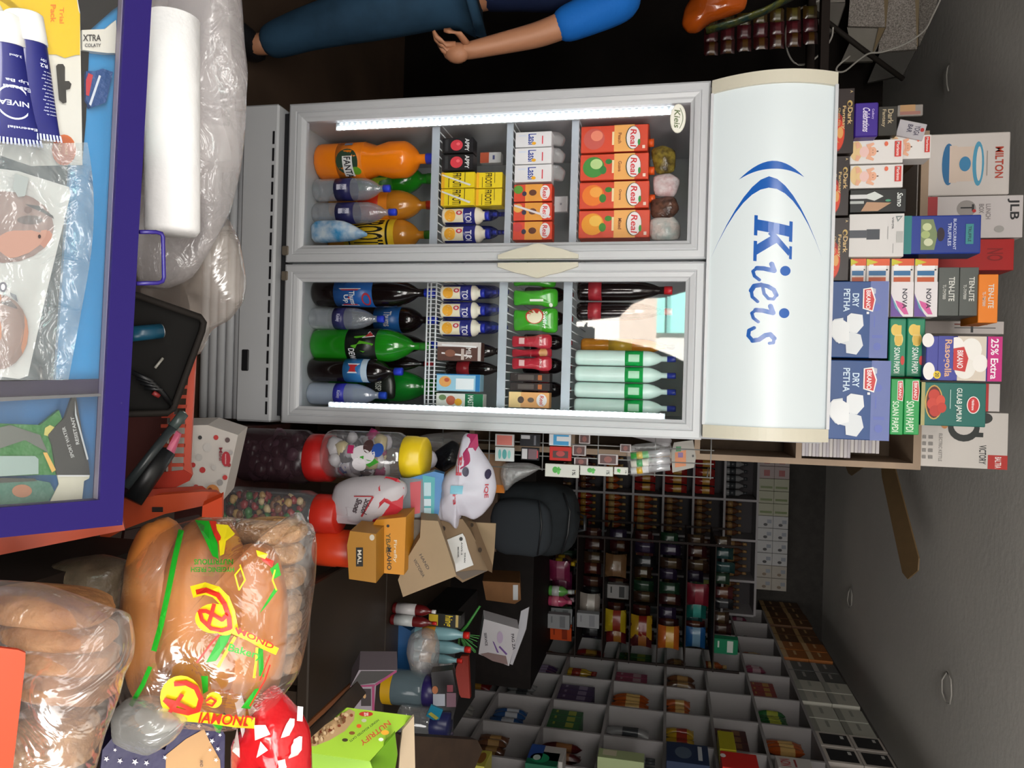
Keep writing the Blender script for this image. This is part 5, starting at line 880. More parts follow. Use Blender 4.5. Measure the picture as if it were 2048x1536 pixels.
# ---- big clear bag of white rolls in front of the fridge base
rl = B(); A = PD(345, 30, .98); Q = PD(345, 468, .98); rl.tube([A, A+(Q-A)*.02, Q-(Q-A)*.02, Q], [.02, .034, .034, .03], m('fefdfd', .6, bump=.3, bsc=30), 24, r1=0)
rl.obj('foam_roll', None, 'bright white foam roll inside the big clear bag', 'roll')
rl = B(); A = PD(395, -20, 1.12); Q = PD(420, 330, 1.12); rl.tube([A, Q], .042, m('c4bfc0', .6, bump=.2, bsc=30), 20); rl.obj('foam_roll', None, 'duller white roll behind the bright one inside the big clear bag', 'roll')
BAGM = film('mat_bag_plastic', 'c8c2c2', dens=.4, rough=.22, bump=1.6, bsc=26, gl=.03)
pillow('plastic_bag', 'big crinkled clear plastic bag lying between case and fridge', 'bag', [(292, -80), (300, 200), (290, 400), (280, 520), (285, 575), (330, 580), (380, 560), (420, 500), (455, 430), (478, 330), (490, 230), (492, 140), (482, 60), (476, -80)], .95, .05, BAGM, crump=.5)
pillow('plastic_bag', 'twisted tail of clear plastic hanging below the big bag', 'bag', [(450, 425), (478, 480), (492, 560), (486, 605), (460, 640), (420, 660), (395, 715), (385, 690), (360, 640), (290, 600), (285, 575), (340, 570), (400, 520)], 1.02, .035, film('mat_bag_tail', 'c4b8ae', .3, .18, 1, 14, .05), crump=.5)
# ---- black tray with pens, red basket, dotted box, orange crate
tr = thing('black_tray', 'shallow black plastic tray of odds and ends behind the display case', 'tray', tuple(PD(320, 730, .88)-Vector((0, 0, .03)))); off = Vector(tr.location)
tn = Vector((.1, -.45, .9)).normalized(); TP = (PD(320, 730, .9), tn)
b = B(); pts = [(240, 585), (278, 592), (400, 634), (407, 645), (404, 662), (346, 818), (335, 826), (235, 828)]
v = [onP(a, q, *TP)-off for a, q in pts]; b.slab(v, tn, .006, m('100f0e', .8)); b.obj('tray_floor', tr)
b = B(); vv = [onP(a, q, TP[0]+tn*.008, tn)-off for a, q in pts]; b.tube(vv, .0042, m('1d1916', .75), 6); b.obj('rim', tr)
b = B(); A = onP(262, 668, TP[0]+tn*.008, tn); Q = onP(322, 662, TP[0]+tn*.008, tn); b.tube([A, Q], .009, m('14455c', .3), 16).tube([Q, Q+(Q-A)*.03], .0085, m('9a9a9c', .3, .6), 16); b.obj('battery', None, 'dark blue battery lying in the black tray', 'battery')
b = B(); b.tube([onP(310, 736, TP[0]+tn*.006, tn), onP(326, 716, TP[0]+tn*.006, tn)], .0016, m('8a8880', .4)); b.obj('metal_pin', None, 'short pale metal pin lying in the black tray', 'pin')
b = B()
for k in range(4): b.tube([onP(265+k*8, 745+k*10, TP[0]+tn*.01, tn), onP(300+k*6, 760+k*6, TP[0]+tn*.018, tn), onP(330+k*4, 790+k*6, TP[0]+tn*.008, tn)], .003, m('101113', .4))
b.tube([onP(306, 785, TP[0]+tn*.014, tn), onP(318, 792, TP[0]+tn*.014, tn)], .003, m('7a2020')); b.obj('cable_bundle', None, 'tangle of black cable with a red plug tip in the tray', 'cable')
bk_ = thing('basket', 'red slatted plastic basket holding pens under the black tray', 'basket', tuple(PD(360, 830, 1.0)-Vector((0, 0, .06)))); off = Vector(bk_.location); rd = m('a8402c', .45); rdl = m('b84f3c', .45)
bn = Vector((0, -1, .35)).normalized(); BP = (PD(360, 830, 1.0), bn)
def bs(nm, pts, mt, th=.003, lift=0, P=BP): 
    b = B(); b.slab([onP(a, q, P[0]+P[1]*lift, P[1])-off for a, q in pts], P[1], th, mt); return b.obj(nm, bk_)
bs('rim', [(384, 690), (392, 690), (380, 925), (384, 950), (374, 955), (366, 945), (372, 800)], rdl, .006)
for k in range(12):
    y = 712+k*19.5; bs('slat', [(330-k*1.2, y), (378-k*.8, y), (377-k*.8, y+7), (330-k*1.2, y+7)], rd)
bs('side_band', [(346, 700), (352, 700), (342, 945), (336, 945)], rd, .003, .001)
bs('end_panel', [(384, 950), (366, 940), (320, 945), (300, 975), (330, 985), (378, 962)], m('a8301e', .45), .004, .004)
bs('basket_floor', [(250, 700), (340, 690), (330, 960), (245, 990)], m('4a1a14', .6), .003, -.03)
b = B(); A = PD(250, 975, .88); Q = PD(345, 855, .92); b.tube([A, Q], .0055, m('2c3234', .35), 12).tube([Q, Q+(Q-A)*.25], .0065, m('3c4644', .35), 12).tube([Q+(Q-A)*.25, Q+(Q-A)*.27], .003, m('b0b0a8', .3, .5), 8); b.obj('marker_pen', None, 'dark grey pen leaning across the red basket', 'pen')
b = B(); A = PD(262, 1000, .9); Q = PD(330, 900, .93); b.tube([A, Q], .014, m('111214', .4), 12); b.obj('torch', None, 'thick black torch lying in the red basket under the pen', 'torch')
b = B(); A = PD(318, 945, .93); Q = PD(356, 868, .95); b.slab([PD(352, 862, .95), PD(360, 868, .95), PD(345, 910, .94), PD(318, 952, .93), PD(312, 945, .93), PD(332, 900, .94)], (0, -1, .3), .006, m('c8607c', .4)); b.obj('pink_strip', None, 'pink plastic strip beside the pens in the red basket', 'plastic')
mini = [('e', 905+RN.uniform(-1, 1)*0+y, x, r, r*1.0, c) for (x, y, r, c) in ((398, 10, 7, 'a8a4a0'), (415, -10, 9, 'b4b0ac'), (405, 35, 6, 'a83030'), (432, -30, 5, 'b03434'), (455, -25, 5, '5a4848'), (440, 60, 6, '8a8684'), (420, 70, 5, '9a9694'), (392, 70, 6, 'a83434'), (450, 50, 5, 'b03434'), (462, 0, 4, '9a9694'), (400, -30, 4, '303030'), (428, 30, 5, 'b0aca8'), (386, 25, 5, 'a83030'), (458, 25, 4, '8a3030'))]
slabpx('dotted_box', 'white Mini box with red and grey dots and a round red badge', 'box', [(325, 852), (415, 850), (476, 870), (447, 1000), (325, 975)], pl(430, 920, 1.12, (.1, -1, .4)), .08, m('b8b2ac', .5), mini+[('e', 918, 452, 15, 9, 'a02430'), ('t', 'morison', 908, 450, 20, 3, 0, 0, 'd8b8b8'), ('t', 'Mini', 895, 438, 26, 7, 0, 0, '7a2a34'), ('e', 985, 425, 16, 14, 'b07038'), ('e', 985, 420, 10, 6, '6a3018')])
S.objects['dotted_box']['label'] = 'white box with red and grey dots and a round red badge'
oc = thing('orange_crate', 'orange plastic crate with a slot hole between purple case and bread', 'crate', tuple(PD(300, 1040, .95)-Vector((0, 0, .1)))); off = Vector(oc.location); om = m('b8451e', .45, nz=.1)
def cr_(nm, pts, P, th, mt, art=()):
    b = B(); v = [onP(a, q, *P)-off for a, q in pts]; b.slab(v, P[1], th, mt)
    if art: pxa(b, art, P, off=off)
    return b.obj(nm, oc)
fcP = pl(320, 1020, .95, (.1, -.9, .5))
cr_('side_wall', [(200, 1000), (405, 983), (432, 984), (444, 994), (444, 1040), (425, 1040), (405, 1012), (330, 1028), (250, 1058), (200, 1085)], fcP, .012, om, [('r', 1014, 304, 1024, 326, '201410')])
cr_('front_wall', [(444, 994), (444, 1040), (425, 1100), (400, 1100), (405, 1012)], pl(425, 1040, .96, (.5, -.8, .3)), .01, m('d8481c', .45))
cr_('rim', [(200, 985), (405, 972), (420, 983), (200, 1001)], pl(320, 985, .955, (0, -.2, 1)), .005, m('8f2c18', .45))
cr_('side_wall', [(-60, 1070), (245, 1040), (250, 1060), (-60, 1122)], pl(100, 1095, .72, (.1, -.8, .6)), .01, om)
cr_('crate_floor', [(250, 1062), (400, 1030), (395, 1150), (230, 1170)], pl(320, 1100, 1.0, (0, -.2, 1)), .005, m('2a1410', .6))
# ---- bread
B().box(.2, .62, .33, .78, CZ, .985, m('241a15', .7, nz=.3)).obj('wooden_box', None, 'dark wooden box on the counter under the bread bags', 'box')
bun = m('c27d3c', .4, nsc=9, bump=.3, bsc=12, col2='a8602a'); bun2 = m('bd9060', .6, nsc=60, bump=.9, bsc=90, col2='9a6c40'); bun3 = m('ab784a', .6, nsc=22, bump=.8, bsc=45, col2='84522c')
def loaf(name, label, px, py, t, hx, hy, hz, mt, ang=0, group=None, e=.85, seed=1, amp=.05):
    c = PD(px, py, t); k = t/FL; Mx = Matrix.Rotation(-TH*2.0, 4, 'X') @ Matrix.Rotation(ang, 4, 'Y')
    b = B(); b.blob((0, 0, 0), hy*k, hz, hx*k, mt, 32, 20, amp, 2.5, e, seed, X=Mx.to_3x3()); return b.obj(name, None, label, 'bread', group, loc=tuple(c))
loaf('bread_roll', 'large golden bread roll with glossy crust, left of the printed bag', 322, 1228, .735, 68, 192, .042, bun, -.03, seed=2, amp=.07)
loaf('bread_roll', 'wide golden bread roll behind the bag lettering, middle one', 410, 1235, .735, 86, 200, .05, bun, .02, seed=5, amp=.08)
loaf('bread_roll', 'darker golden roll behind the lower part of the printed bag', 500, 1262, .75, 72, 176, .036, bun, .0, seed=8, amp=.08)
for i, (p, q, hx, hy) in enumerate(((540, 1062, 72, 27), (550, 1105, 58, 24), (568, 1152, 42, 24), (578, 1203, 24, 22), (580, 1242, 23, 20), (578, 1282, 22, 19), (582, 1322, 20, 18))):
    loaf('small_bun', ('long pale rusk at the top end of the stacked row', 'second long pale rusk of the stacked row', 'shorter third rusk of the stacked row', 'round bun below the third rusk', 'round bun in the middle of the row', 'round bun above the last one in the row', 'last round bun at the low end of the row')[i], p, q, .79, hx, hy, .024, bun2, seed=i+3, amp=.06, e=.8)
pillow('bread_bag', 'clear bread bag printed with green, yellow and red bakery lettering', 'bag', [(252, 1230), (262, 1130), (285, 1085), (330, 1055), (395, 1036), (450, 1034), (530, 1044), (575, 1042), (592, 1022), (602, 1045), (618, 1050), (624, 1090), (618, 1180), (606, 1280), (590, 1360), (545, 1420), (480, 1458), (400, 1452), (300, 1440), (262, 1400), (248, 1330)], .645, .062, film('mat_bread_bag', 'd0c0b4', .06, .16, 1.2, 22, .0), crump=.2, back=.9, rings=9)
bb = pillow  # printed marks ride on a thin layer of their own following the bag front
def bag_print(L):
    o = S.objects['bread_bag']; cx, Y, cz = o.location; me = o.data
    from mathutils.bvhtree import BVHTree
    bv = BVHTree.FromPolygons([v.co.copy() for v in me.vertices], [tuple(p.vertices) for p in me.polygons]); b = B()
    org = C0-Vector((cx, Y, cz))
    def w(s, t, l):
        d = D(t, s).normalized(); h = bv.ray_cast(org, d)
        p = h[0] if h[0] is not None else org+d*((0-org.y)/d.y)
        return p-d*(.0012+.0002*l)
    for i, e in enumerate(L): b.art([e], 1, 1, lambda s, t, l, i=i: w(s, t, i), False)
    return b.obj('printed_marks', o)
G_, Ye, Rd = m('1f9a24', .35), m('e6cc1e', .35), m('c22a1c', .35)
L = []
def seg(pts, w, mt):
    for a, c in zip(pts, pts[1:]):
        k = max(1, int(math.hypot(c[0]-a[0], c[1]-a[1])/14))
        for i in range(k):
            p = (a[0]+(c[0]-a[0])*i/k, a[1]+(c[1]-a[1])*i/k); q = (a[0]+(c[0]-a[0])*(i+1)/k, a[1]+(c[1]-a[1])*(i+1)/k)
            dx, dy = q[0]-p[0], q[1]-p[1]; l = math.hypot(dx, dy); nx, ny = -dy/l*w/2, dx/l*w/2; dx, dy = dx/l*w*.2, dy/l*w*.2
            L.append(('p', [(p[0]+nx-dx, p[1]+ny-dy), (q[0]+nx+dx, q[1]+ny+dy), (q[0]-nx+dx, q[1]-ny+dy), (p[0]-nx-dx, p[1]-ny-dy)], mt))
V = lambda *q: [(b_, a_) for a_, b_ in q]     # given as (px,py)
seg(V((362, 1062), (350, 1115), (335, 1190), (322, 1250), (308, 1300)), 11, G_); seg(V((300, 1335), (285, 1370), (262, 1410)), 9, G_)
for p in ([(390, 1040), (418, 1042), (435, 1085), (437, 1118), (425, 1112), (408, 1075)], [(540, 1138), (556, 1125), (562, 1150), (548, 1158)], [(412, 1325), (440, 1272), (462, 1268), (455, 1285), (432, 1322)], [(402, 1352), (416, 1352), (416, 1382), (406, 1388)], [(516, 1296), (526, 1298), (528, 1354), (518, 1352)], [(482, 1416), (510, 1378), (522, 1376), (500, 1418)], [(575, 1130), (560, 1130), (525, 1200), (518, 1225), (525, 1222), (552, 1180)][:0] or [(550, 1175), (556, 1180), (530, 1215), (518, 1228)], [(425, 1448), (446, 1452), (440, 1466), (432, 1464)]):
    L.append(('p', V(*p), G_))
L.append(('p', V((418, 1042), (432, 1042), (442, 1075), (438, 1090), (428, 1070)), Rd)); L.append(('p', V((432, 1048), (456, 1050), (470, 1068), (452, 1082), (448, 1108), (440, 1112), (438, 1085)), Ye))
L.append(('p', V((520, 1110), (548, 1122), (544, 1135), (525, 1122)), Rd)); L.append(('p', V((512, 1100), (536, 1108), (530, 1118), (515, 1112)), Ye))
for i, (s_, w_) in enumerate((('BAKING PASTRY', 66), ('DAIRY FRESH LOAVES', 88))): L.append(('t', s_, 1123+i*16 if False else 1123, 400, 0, 0, Ye)) if False else None
L.append(('t', 'NUTRITIOUS', 1118, 466, 78, 11, -1.5708, 0, G_)); L.append(('t', 'HYGIENIC FRESH', 1134, 468, 86, 10, -1.5708, 0, G_))
# winged D mark (upper)
seg(V((388, 1183), (410, 1177), (432, 1184), (448, 1200), (458, 1225), (464, 1255)), 24, Ye); L.append(('e', 1237, 428, 30, 38, Ye)); L.append(('e', 1255, 450, 16, 20, Ye))
seg(V((394, 1184), (412, 1180), (436, 1190), (449, 1208), (458, 1235), (460, 1256)), 10, Rd); seg(V((460, 1256), (444, 1261), (422, 1257), (404, 1240), (399, 1222)), 8, Rd); seg(V((399, 1222), (412, 1222), (428, 1230), (444, 1240), (452, 1232)), 8, Rd); seg(V((416, 1253), (422, 1232), (428, 1209)), 8, Rd)
seg(V((470, 1262), (500, 1275), (530, 1292), (552, 1302)), 15, Ye); seg(V((472, 1256), (478, 1268)), 4, Rd)
L.append(('t', 'MOND', 1266, 474, 78, 12, 1.13, 0, Rd))

seg(V((438, 1270), (420, 1290), (394, 1325)), 4, Rd); seg(V((470, 1275), (455, 1300), (436, 1334)), 6, Ye); seg(V((514, 1296), (512, 1325), (508, 1355)), 5, Ye)
L.append(('t', 'Bakery', 1306, 454, 70, 20, 1.3, 0, G_))
seg(V((553, 1180), (545, 1160), (550, 1140)), 3, Ye); seg(V((480, 1130), (490, 1160), (478, 1180), (470, 1150), (482, 1135)), 3, Ye)
# lower mark with lettering
L.append(('e', 1395, 362, 44, 42, Ye)); seg(V((330, 1425), (370, 1432), (420, 1436), (470, 1444), (505, 1446)), 22, Ye); L.append(('e', 1400, 428, 16, 16, Ye))
seg(V((350, 1368), (372, 1366), (392, 1376), (402, 1398), (396, 1420), (376, 1426), (350, 1420), (330, 1400)), 10, Rd); seg(V((330, 1400), (345, 1404), (362, 1410), (382, 1420)), 8, Rd); seg(V((340, 1424), (352, 1408), (364, 1390)), 8, Rd)
seg(V((412, 1402), (422, 1396), (432, 1402), (424, 1412), (414, 1408)), 4, Rd)
L.append(('t', 'IAMOND', 1446, 396, 108, 22, 1.5, .2, Rd))
seg(V((520, 1360), (540, 1310)), 2.5, Rd); seg(V((500, 1412), (530, 1360), (540, 1330)), 3, Rd)
bag_print(L)
for i, (p, q, hx, hy, an) in enumerate(((98, 1212, 118, 36, -.12), (120, 1262, 104, 30, -.14), (128, 1308, 100, 30, -.16), (130, 1362, 100, 34, -.16), (100, 1478, 88, 58, -.05))):
    loaf('bread_loaf', ('top loaf of the left stack with pointed end', 'second loaf from the top of the left stack', 'middle loaf of the left stack', 'fourth loaf of the left stack', 'fat rounded loaf at the bottom left corner')[i], p, q, .60+.004*i, hx, hy, .03, bun3 if i != 4 else bun2, -an, seed=i+11, amp=.07, e=.75)
pillow('bread_bag', 'plain milky bread bag around the stack of loaves, bottom left', 'bag', [(-60, 1160), (60, 1168), (140, 1190), (200, 1215), (240, 1228), (246, 1290), (238, 1340), (215, 1380), (205, 1440), (185, 1500), (160, 1600), (-60, 1600)], .465, .03, film('mat_left_bag', 'ccbab0', .13, .18, 1.2, 22, .0), crump=.3, back=1.2)
pillow('bread_bag', 'dark netted brown pack behind the loaves under the orange crate', 'bag', [(60, 1150), (130, 1118), (200, 1108), (262, 1125), (262, 1170), (246, 1225), (180, 1205), (100, 1170)], .66, .03, m('6a5a48', .35, nz=.4, nsc=60, bump=.5, bsc=50), crump=.3)
slabpx('orange_card', 'flat orange-red card at the left border in front of the loaves', 'card', [(-60, 1288), (36, 1300), (51, 1306), (50, 1330), (18, 1600), (-60, 1600)], pl(0, 1420, .5, (.1, -.6, .7)), .003, m('cc3c10', .45))
GC = film('mat_grey_crinkle', 'a8a8a4', .6, .2, 1.2, 20, .06)
pillow('plastic_bag', 'crinkled grey plastic bag below the printed bread bag', 'bag', [(228, 1420), (255, 1395), (300, 1390), (345, 1410), (375, 1440), (350, 1480), (300, 1512), (260, 1500), (230, 1480)], .59, .02, GC, crump=.6)
star = []
def star5(y, x, r): return [(y+r*(1 if k % 2 == 0 else .42)*math.sin(k*math.pi/5+.2), x+r*(1 if k % 2 == 0 else .42)*math.cos(k*math.pi/5+.2)) for k in range(10)]
for (x, y, r) in ((213, 1518, 6), (240, 1522, 6), (270, 1524, 7), (293, 1526, 6), (330, 1515, 5), (398, 1452, 5), (415, 1468, 4), (424, 1482, 6), (420, 1500, 4), (436, 1498, 5), (432, 1520, 5), (440, 1470, 4), (418, 1440, 3), (300, 1500, 4), (230, 1500, 4)): star.append(('p', star5(y, x, r), 'd8d4d8'))
slabpx('star_bag', 'navy bag with white stars and a kraft paper window at the bottom', 'bag', [(205, 1500), (225, 1475), (330, 1500), (345, 1460), (400, 1430), (440, 1452), (450, 1470), (448, 1600), (195, 1600)], pl(340, 1500, .72, (0, -.7, .6)), .03, m('221d48', .45, bump=.3, bsc=20), [('p', [(1600, 330), (1510, 332), (1478, 372), (1458, 408), (1480, 418), (1520, 440), (1600, 445)], 'b08858')]+star+[('t', 'AND', 1520, 400, 14, 6, 0, 0, '3a2a30')])
rb = pillow('snack_bag', 'shiny red and white snack bag at the bottom centre left', 'bag', [(470, 1475), (500, 1440), (520, 1390), (545, 1368), (570, 1395), (600, 1430), (618, 1470), (622, 1600), (470, 1600)], .66, .035, m('c41c22', .2, coat=.5, bump=.8, bsc=18), crump=.3,
   art=[('p', [(.1, .2), (.2, .35), (.12, .45)], 'e8dcdc'), ('p', [(.0, .0), (.25, .1), (.35, .3), (.3, .32), (.18, .2), (.0, .12)], 'e8dcdc'), ('p', [(.35, .1), (.48, .16), (.5, .3), (.42, .3)], 'e8dcdc'), ('t', 'BRIT', .55, .55, .3, .1, 0, 0, 'ecd8d0'), ('r', .1, .88, .22, .95, 'e8e0e0'), ('r', .34, .9, .46, .96, 'e8e0e0'), ('r', .58, .9, .7, .96, 'e8e0e0'), ('r', .2, .8, .3, .86, 'e8e0e0'), ('r', .45, .82, .55, .88, 'e8e0e0'), ('p', [(.2, .5), (.3, .55), (.26, .7), (.2, .62)], 'e8dcdc'), ('p', [(.3, .62), (.42, .6), (.36, .72)], 'e8dcdc'), ('p', [(.66, .3), (.8, .36), (.82, .5), (.7, .42)], 'c8901c'), ('t', 'PIE', .62, .2, .2, .06, 0, 0, 'd8a028')])
# ================= white cubby unit along the right wall and dark one on the back wall
cub = m('8c8888', .6, nz=.06, nsc=3)
XF, XB = 1.85, 2.17; ZS = [.30, .62, .955, 1.28, 1.604, 1.862, 2.122, 2.40]; Y0, DYc, NB = 3.22, .372, 9
b = B()
for z in ZS: b.box(XF, XB, Y0, Y0+DYc*NB, z-.016, z, cub)
for i in range(NB+1): b.box(XF+.001, XB, Y0+DYc*i-.008, Y0+DYc*i+.008, 0, ZS[-1]-.016, cub)
b.box(XB, XB+.012, Y0, Y0+DYc*NB, 0, ZS[-1], m('9a9694', .7)); b.obj('cubby_unit', None, 'long white cubby shelf unit along the right wall', 'shelf unit')
BY = 6.33; zb = [.30, .56, .826, 1.062, 1.305, 1.555, 1.80, 2.05, 2.31]; xb = [-.42, -.09, .24, .57, .901, 1.228, 1.563, 1.84]
b = B(); cub2 = m('a09c9e', .6, nz=.06, nsc=3)
for z in zb: b.box(xb[0], xb[-1], BY, BY+.3, z-.018, z, cub2)
for x in xb: b.box(x-.009, x+.009, BY-.001, BY+.3, 0, zb[-1]-.018, cub2)
b.box(xb[0], xb[-1], BY+.3, BY+.31, 0, zb[-1], m('4a4648', .7)); b.obj('cubby_unit', None, 'dim grey cubby shelf unit on the back wall', 'shelf unit')
_P = {}
def proto(kind, w, h, d, c, c2):
    k = (kind, round(w, 3), round(h, 3), round(d, 3), c, c2)
    if k in _P: return _P[k]
    b = B()
    if kind == 'box': b.box(-w/2, w/2, -d/2, d/2, 0, h, m(c, .45), .001); X = b.X; b.X = Matrix.Translation((-w/2, -d/2, 0)); b.art([('r', .1, .55, .9, .8, c2), ('r', .15, .15, .6, .22, c2)], w, h); b.X = X
    elif kind == 'packet':
        vs = []; fs = []; N = 6; K = 8
        for s in (-1, 1):
            for j in range(K+1):
                for i in range(N+1):
                    u, v = i/N*2-1, j/K*2-1; t = max(0, (1-u**4)*(1-v**4))
                    vs.append((u*w/2*(1-.12*(1-v*v)), s*d/2*t*(.9+.3*noise.noise(Vector((u*3, v*3, w*90)))), h/2*(v+1)))
        M_ = (N+1)*(K+1)
        for s in (0, 1):
            for j in range(K):
                for i in range(N): q = (s*M_+j*(N+1)+i, s*M_+j*(N+1)+i+1, s*M_+(j+1)*(N+1)+i+1, s*M_+(j+1)*(N+1)+i); fs.append(q)
        lo = [q for q in fs if (q[0] % M_)//(N+1) in (0, K-1)]; mid = [q for q in fs if q not in lo and 3 <= (q[0] % M_)//(N+1) <= 5]; oth = [q for q in fs if q not in lo and q not in mid]
        b.add(vs, oth+lo, m(c, .3, coat=.3), True); n0_ = len(b.v); b.add(vs, mid, m(c2, .35), True)
    elif kind == 'bottle':
        r = w/2; b.lathe([(r*.9, 0), (r, .03*h), (r, .6*h), (r*.4, .76*h), (r*.4, .82*h)], m(c, .25, coat=.3), 12); b.lathe([(r*.45, .82*h), (r*.45, h), (0, h)], m(c2, .4), 12); b.lathe([(r*1.02, .15*h), (r*1.02, .45*h)], m(c2, .4), 12)
    _P[k] = b.mesh({'box': 'small_box', 'packet': 'small_packet', 'bottle': 'small_bottle'}[kind]); return _P[k]
def put(name, me, loc, rz, label, cat, group, rx=0):
    o = bpy.data.objects.new(name, me); S.collection.objects.link(o); o.location = loc; o.rotation_euler = (rx, 0, rz); return tag(o, label, cat, group)
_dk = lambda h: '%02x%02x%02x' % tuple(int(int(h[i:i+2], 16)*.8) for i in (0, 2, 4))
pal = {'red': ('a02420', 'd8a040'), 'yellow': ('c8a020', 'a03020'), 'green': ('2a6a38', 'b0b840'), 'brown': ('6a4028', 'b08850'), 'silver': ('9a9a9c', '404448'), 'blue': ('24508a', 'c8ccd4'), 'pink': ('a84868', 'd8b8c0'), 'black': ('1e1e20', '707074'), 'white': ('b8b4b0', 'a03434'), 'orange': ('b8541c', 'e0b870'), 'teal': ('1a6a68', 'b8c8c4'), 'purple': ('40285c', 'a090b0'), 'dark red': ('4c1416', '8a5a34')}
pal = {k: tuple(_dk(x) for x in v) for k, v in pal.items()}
ordn = ['nearest', 'second', 'third', 'fourth', 'fifth', 'sixth', 'seventh', 'eighth', 'ninth', 'tenth']
rown = ['bottom', 'second lowest', 'third lowest', 'eye-level lower', 'eye-level upper', 'second highest', 'highest']
RR = random.Random(5)
kinds = ['packet', 'packet', 'box', 'packet', 'bottle']
for r in range(7):
    for c in range(NB):
        H_ = ZS[r+1]-ZS[r]-.02; yb = Y0+DYc*c+.012; wd_ = DYc-.024
        col = RR.choice(list(pal)); kind = RR.choice(kinds)
        if r == 4 and c in (4, 5): col, kind = 'brown', 'packet'
        if r == 4 and c == 2: col, kind = 'yellow', 'packet'
        if r == 3 and c == 2: col, kind = 'silver', 'packet'
        if r in (1, 2) and c == 1: col, kind = RR.choice(['brown', 'dark red']), 'packet'
        if r == 3 and c == 3: col, kind = 'orange', 'packet'
        if r == 6 and c == 2: col, kind = 'orange', 'packet'
        if r == 6 and c == 4: col, kind = 'red', 'box'
        if r == 5 and c in (3, 4): continue
        if r == 6 and c == 1: col, kind = 'white', 'box'
        n = (6 if kind != 'box' else 4) if c < 5 else 4; hh = H_*RR.uniform(.5, .82)*(1.1 if kind == 'bottle' else 1); w = wd_/n*.86
        if RR.random() < .3: n -= 1
        nm = {'box': 'carton', 'packet': ('snack_packet', 'sweet_packet')[c % 2], 'bottle': 'small_bottle'}[kind]
        g = '%s %s in the %s row, %s bay of the right shelf unit' % (col, {'box': 'cartons', 'packet': 'packets', 'bottle': 'bottles'}[kind], rown[r], ordn[c])
        lb = 'small %s %s, %s row, %s bay of right shelf unit' % (col, {'box': 'carton', 'packet': 'packet', 'bottle': 'bottle'}[kind], rown[r], ordn[c])
        for i in range(n):
            dp = {'box': .14, 'packet': .05, 'bottle': w*.8}[kind]
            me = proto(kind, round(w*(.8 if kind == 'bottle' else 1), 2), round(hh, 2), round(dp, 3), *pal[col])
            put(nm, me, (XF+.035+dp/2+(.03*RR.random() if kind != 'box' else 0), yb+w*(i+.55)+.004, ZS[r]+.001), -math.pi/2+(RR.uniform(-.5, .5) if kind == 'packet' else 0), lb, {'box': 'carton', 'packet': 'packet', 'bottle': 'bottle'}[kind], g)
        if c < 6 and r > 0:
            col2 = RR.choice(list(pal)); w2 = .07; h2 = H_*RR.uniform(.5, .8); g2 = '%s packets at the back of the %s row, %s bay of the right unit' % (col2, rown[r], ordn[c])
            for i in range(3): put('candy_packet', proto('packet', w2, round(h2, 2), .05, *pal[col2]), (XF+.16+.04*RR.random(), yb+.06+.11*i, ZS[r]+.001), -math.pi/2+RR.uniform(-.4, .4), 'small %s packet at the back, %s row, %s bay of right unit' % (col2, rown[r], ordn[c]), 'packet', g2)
# a few larger things seen on the near cubbies
def rbox(name, label, cat, px, py, w, h, d, col, art, z=None, X=XF+.02, n=1, grp=None):
    p = onX(px, py, X); b = B(Matrix.Translation((-w/2, -d/2, 0))); b.box(0, w, 0, d, 0, h, m(col, .45), .0015); b.art(art, w, h)
    return b.obj(name, None, label, cat, grp, loc=(X+d/2, p.y, z if z is not None else p.z), rz=-math.pi/2)
NB_ = [('yellow carton with food picture', 935, 1512, .15, .16, 'b8b04a', [('e', .5, .8, .35, .12, '8a5a28')]), ('green round tub', 1075, 1515, .13, .15, '125a40', [('e', .5, .4, .35, .3, '1a8a5c'), ('e', .5, .3, .2, .12, 'b8c8c0')]), ('white carton with blue base', 1142, 1512, .14, .17, 'a8a4a0', [('r', 0, 0, 1, .4, '24468a')]), ('cream and green carton', 1226, 1508, .09, .22, '98a478', [('r', .1, .1, .7, .4, 'c0b8a0')]),
  ('navy glossy packet', 1325, 1500, .2, .2, '1c2c48', [('r', .1, .75, .8, .85, 'b0b4b8'), ('e', .5, .4, .3, .2, '4a5868')]), ('bright red carton', 1500, 1524, .16, .17, 'b8201c', [('e', .3, .06, .12, .08, 'd8d0d0')]), ('white carton with red lettering', 1566, 1524, .12, .16, 'b4b0ac', [('t', 'NON', .2, .1, .6, .3, 0, 0, 'a82020'), ('r', .2, .5, .8, .56, '8a3030')]), ('yellow packet', 1452, 1480, .2, .08, '9c9418', [])]
for nm, px, py, w, h, col, art in NB_:
    p = onX(px, py, XF-.05); z = max([q for q in ZS if q <= p.z+.1] or ZS[:1])+.001
    rbox('carton' if 'carton' in nm else 'packet' if 'packet' in nm else 'tub', nm+' jutting out of the cubbies at the bottom photo border', 'carton' if 'carton' in nm else 'packet' if 'packet' in nm else 'tub', px, py, w, h, .1, col, art, z=z, X=XF-.075)
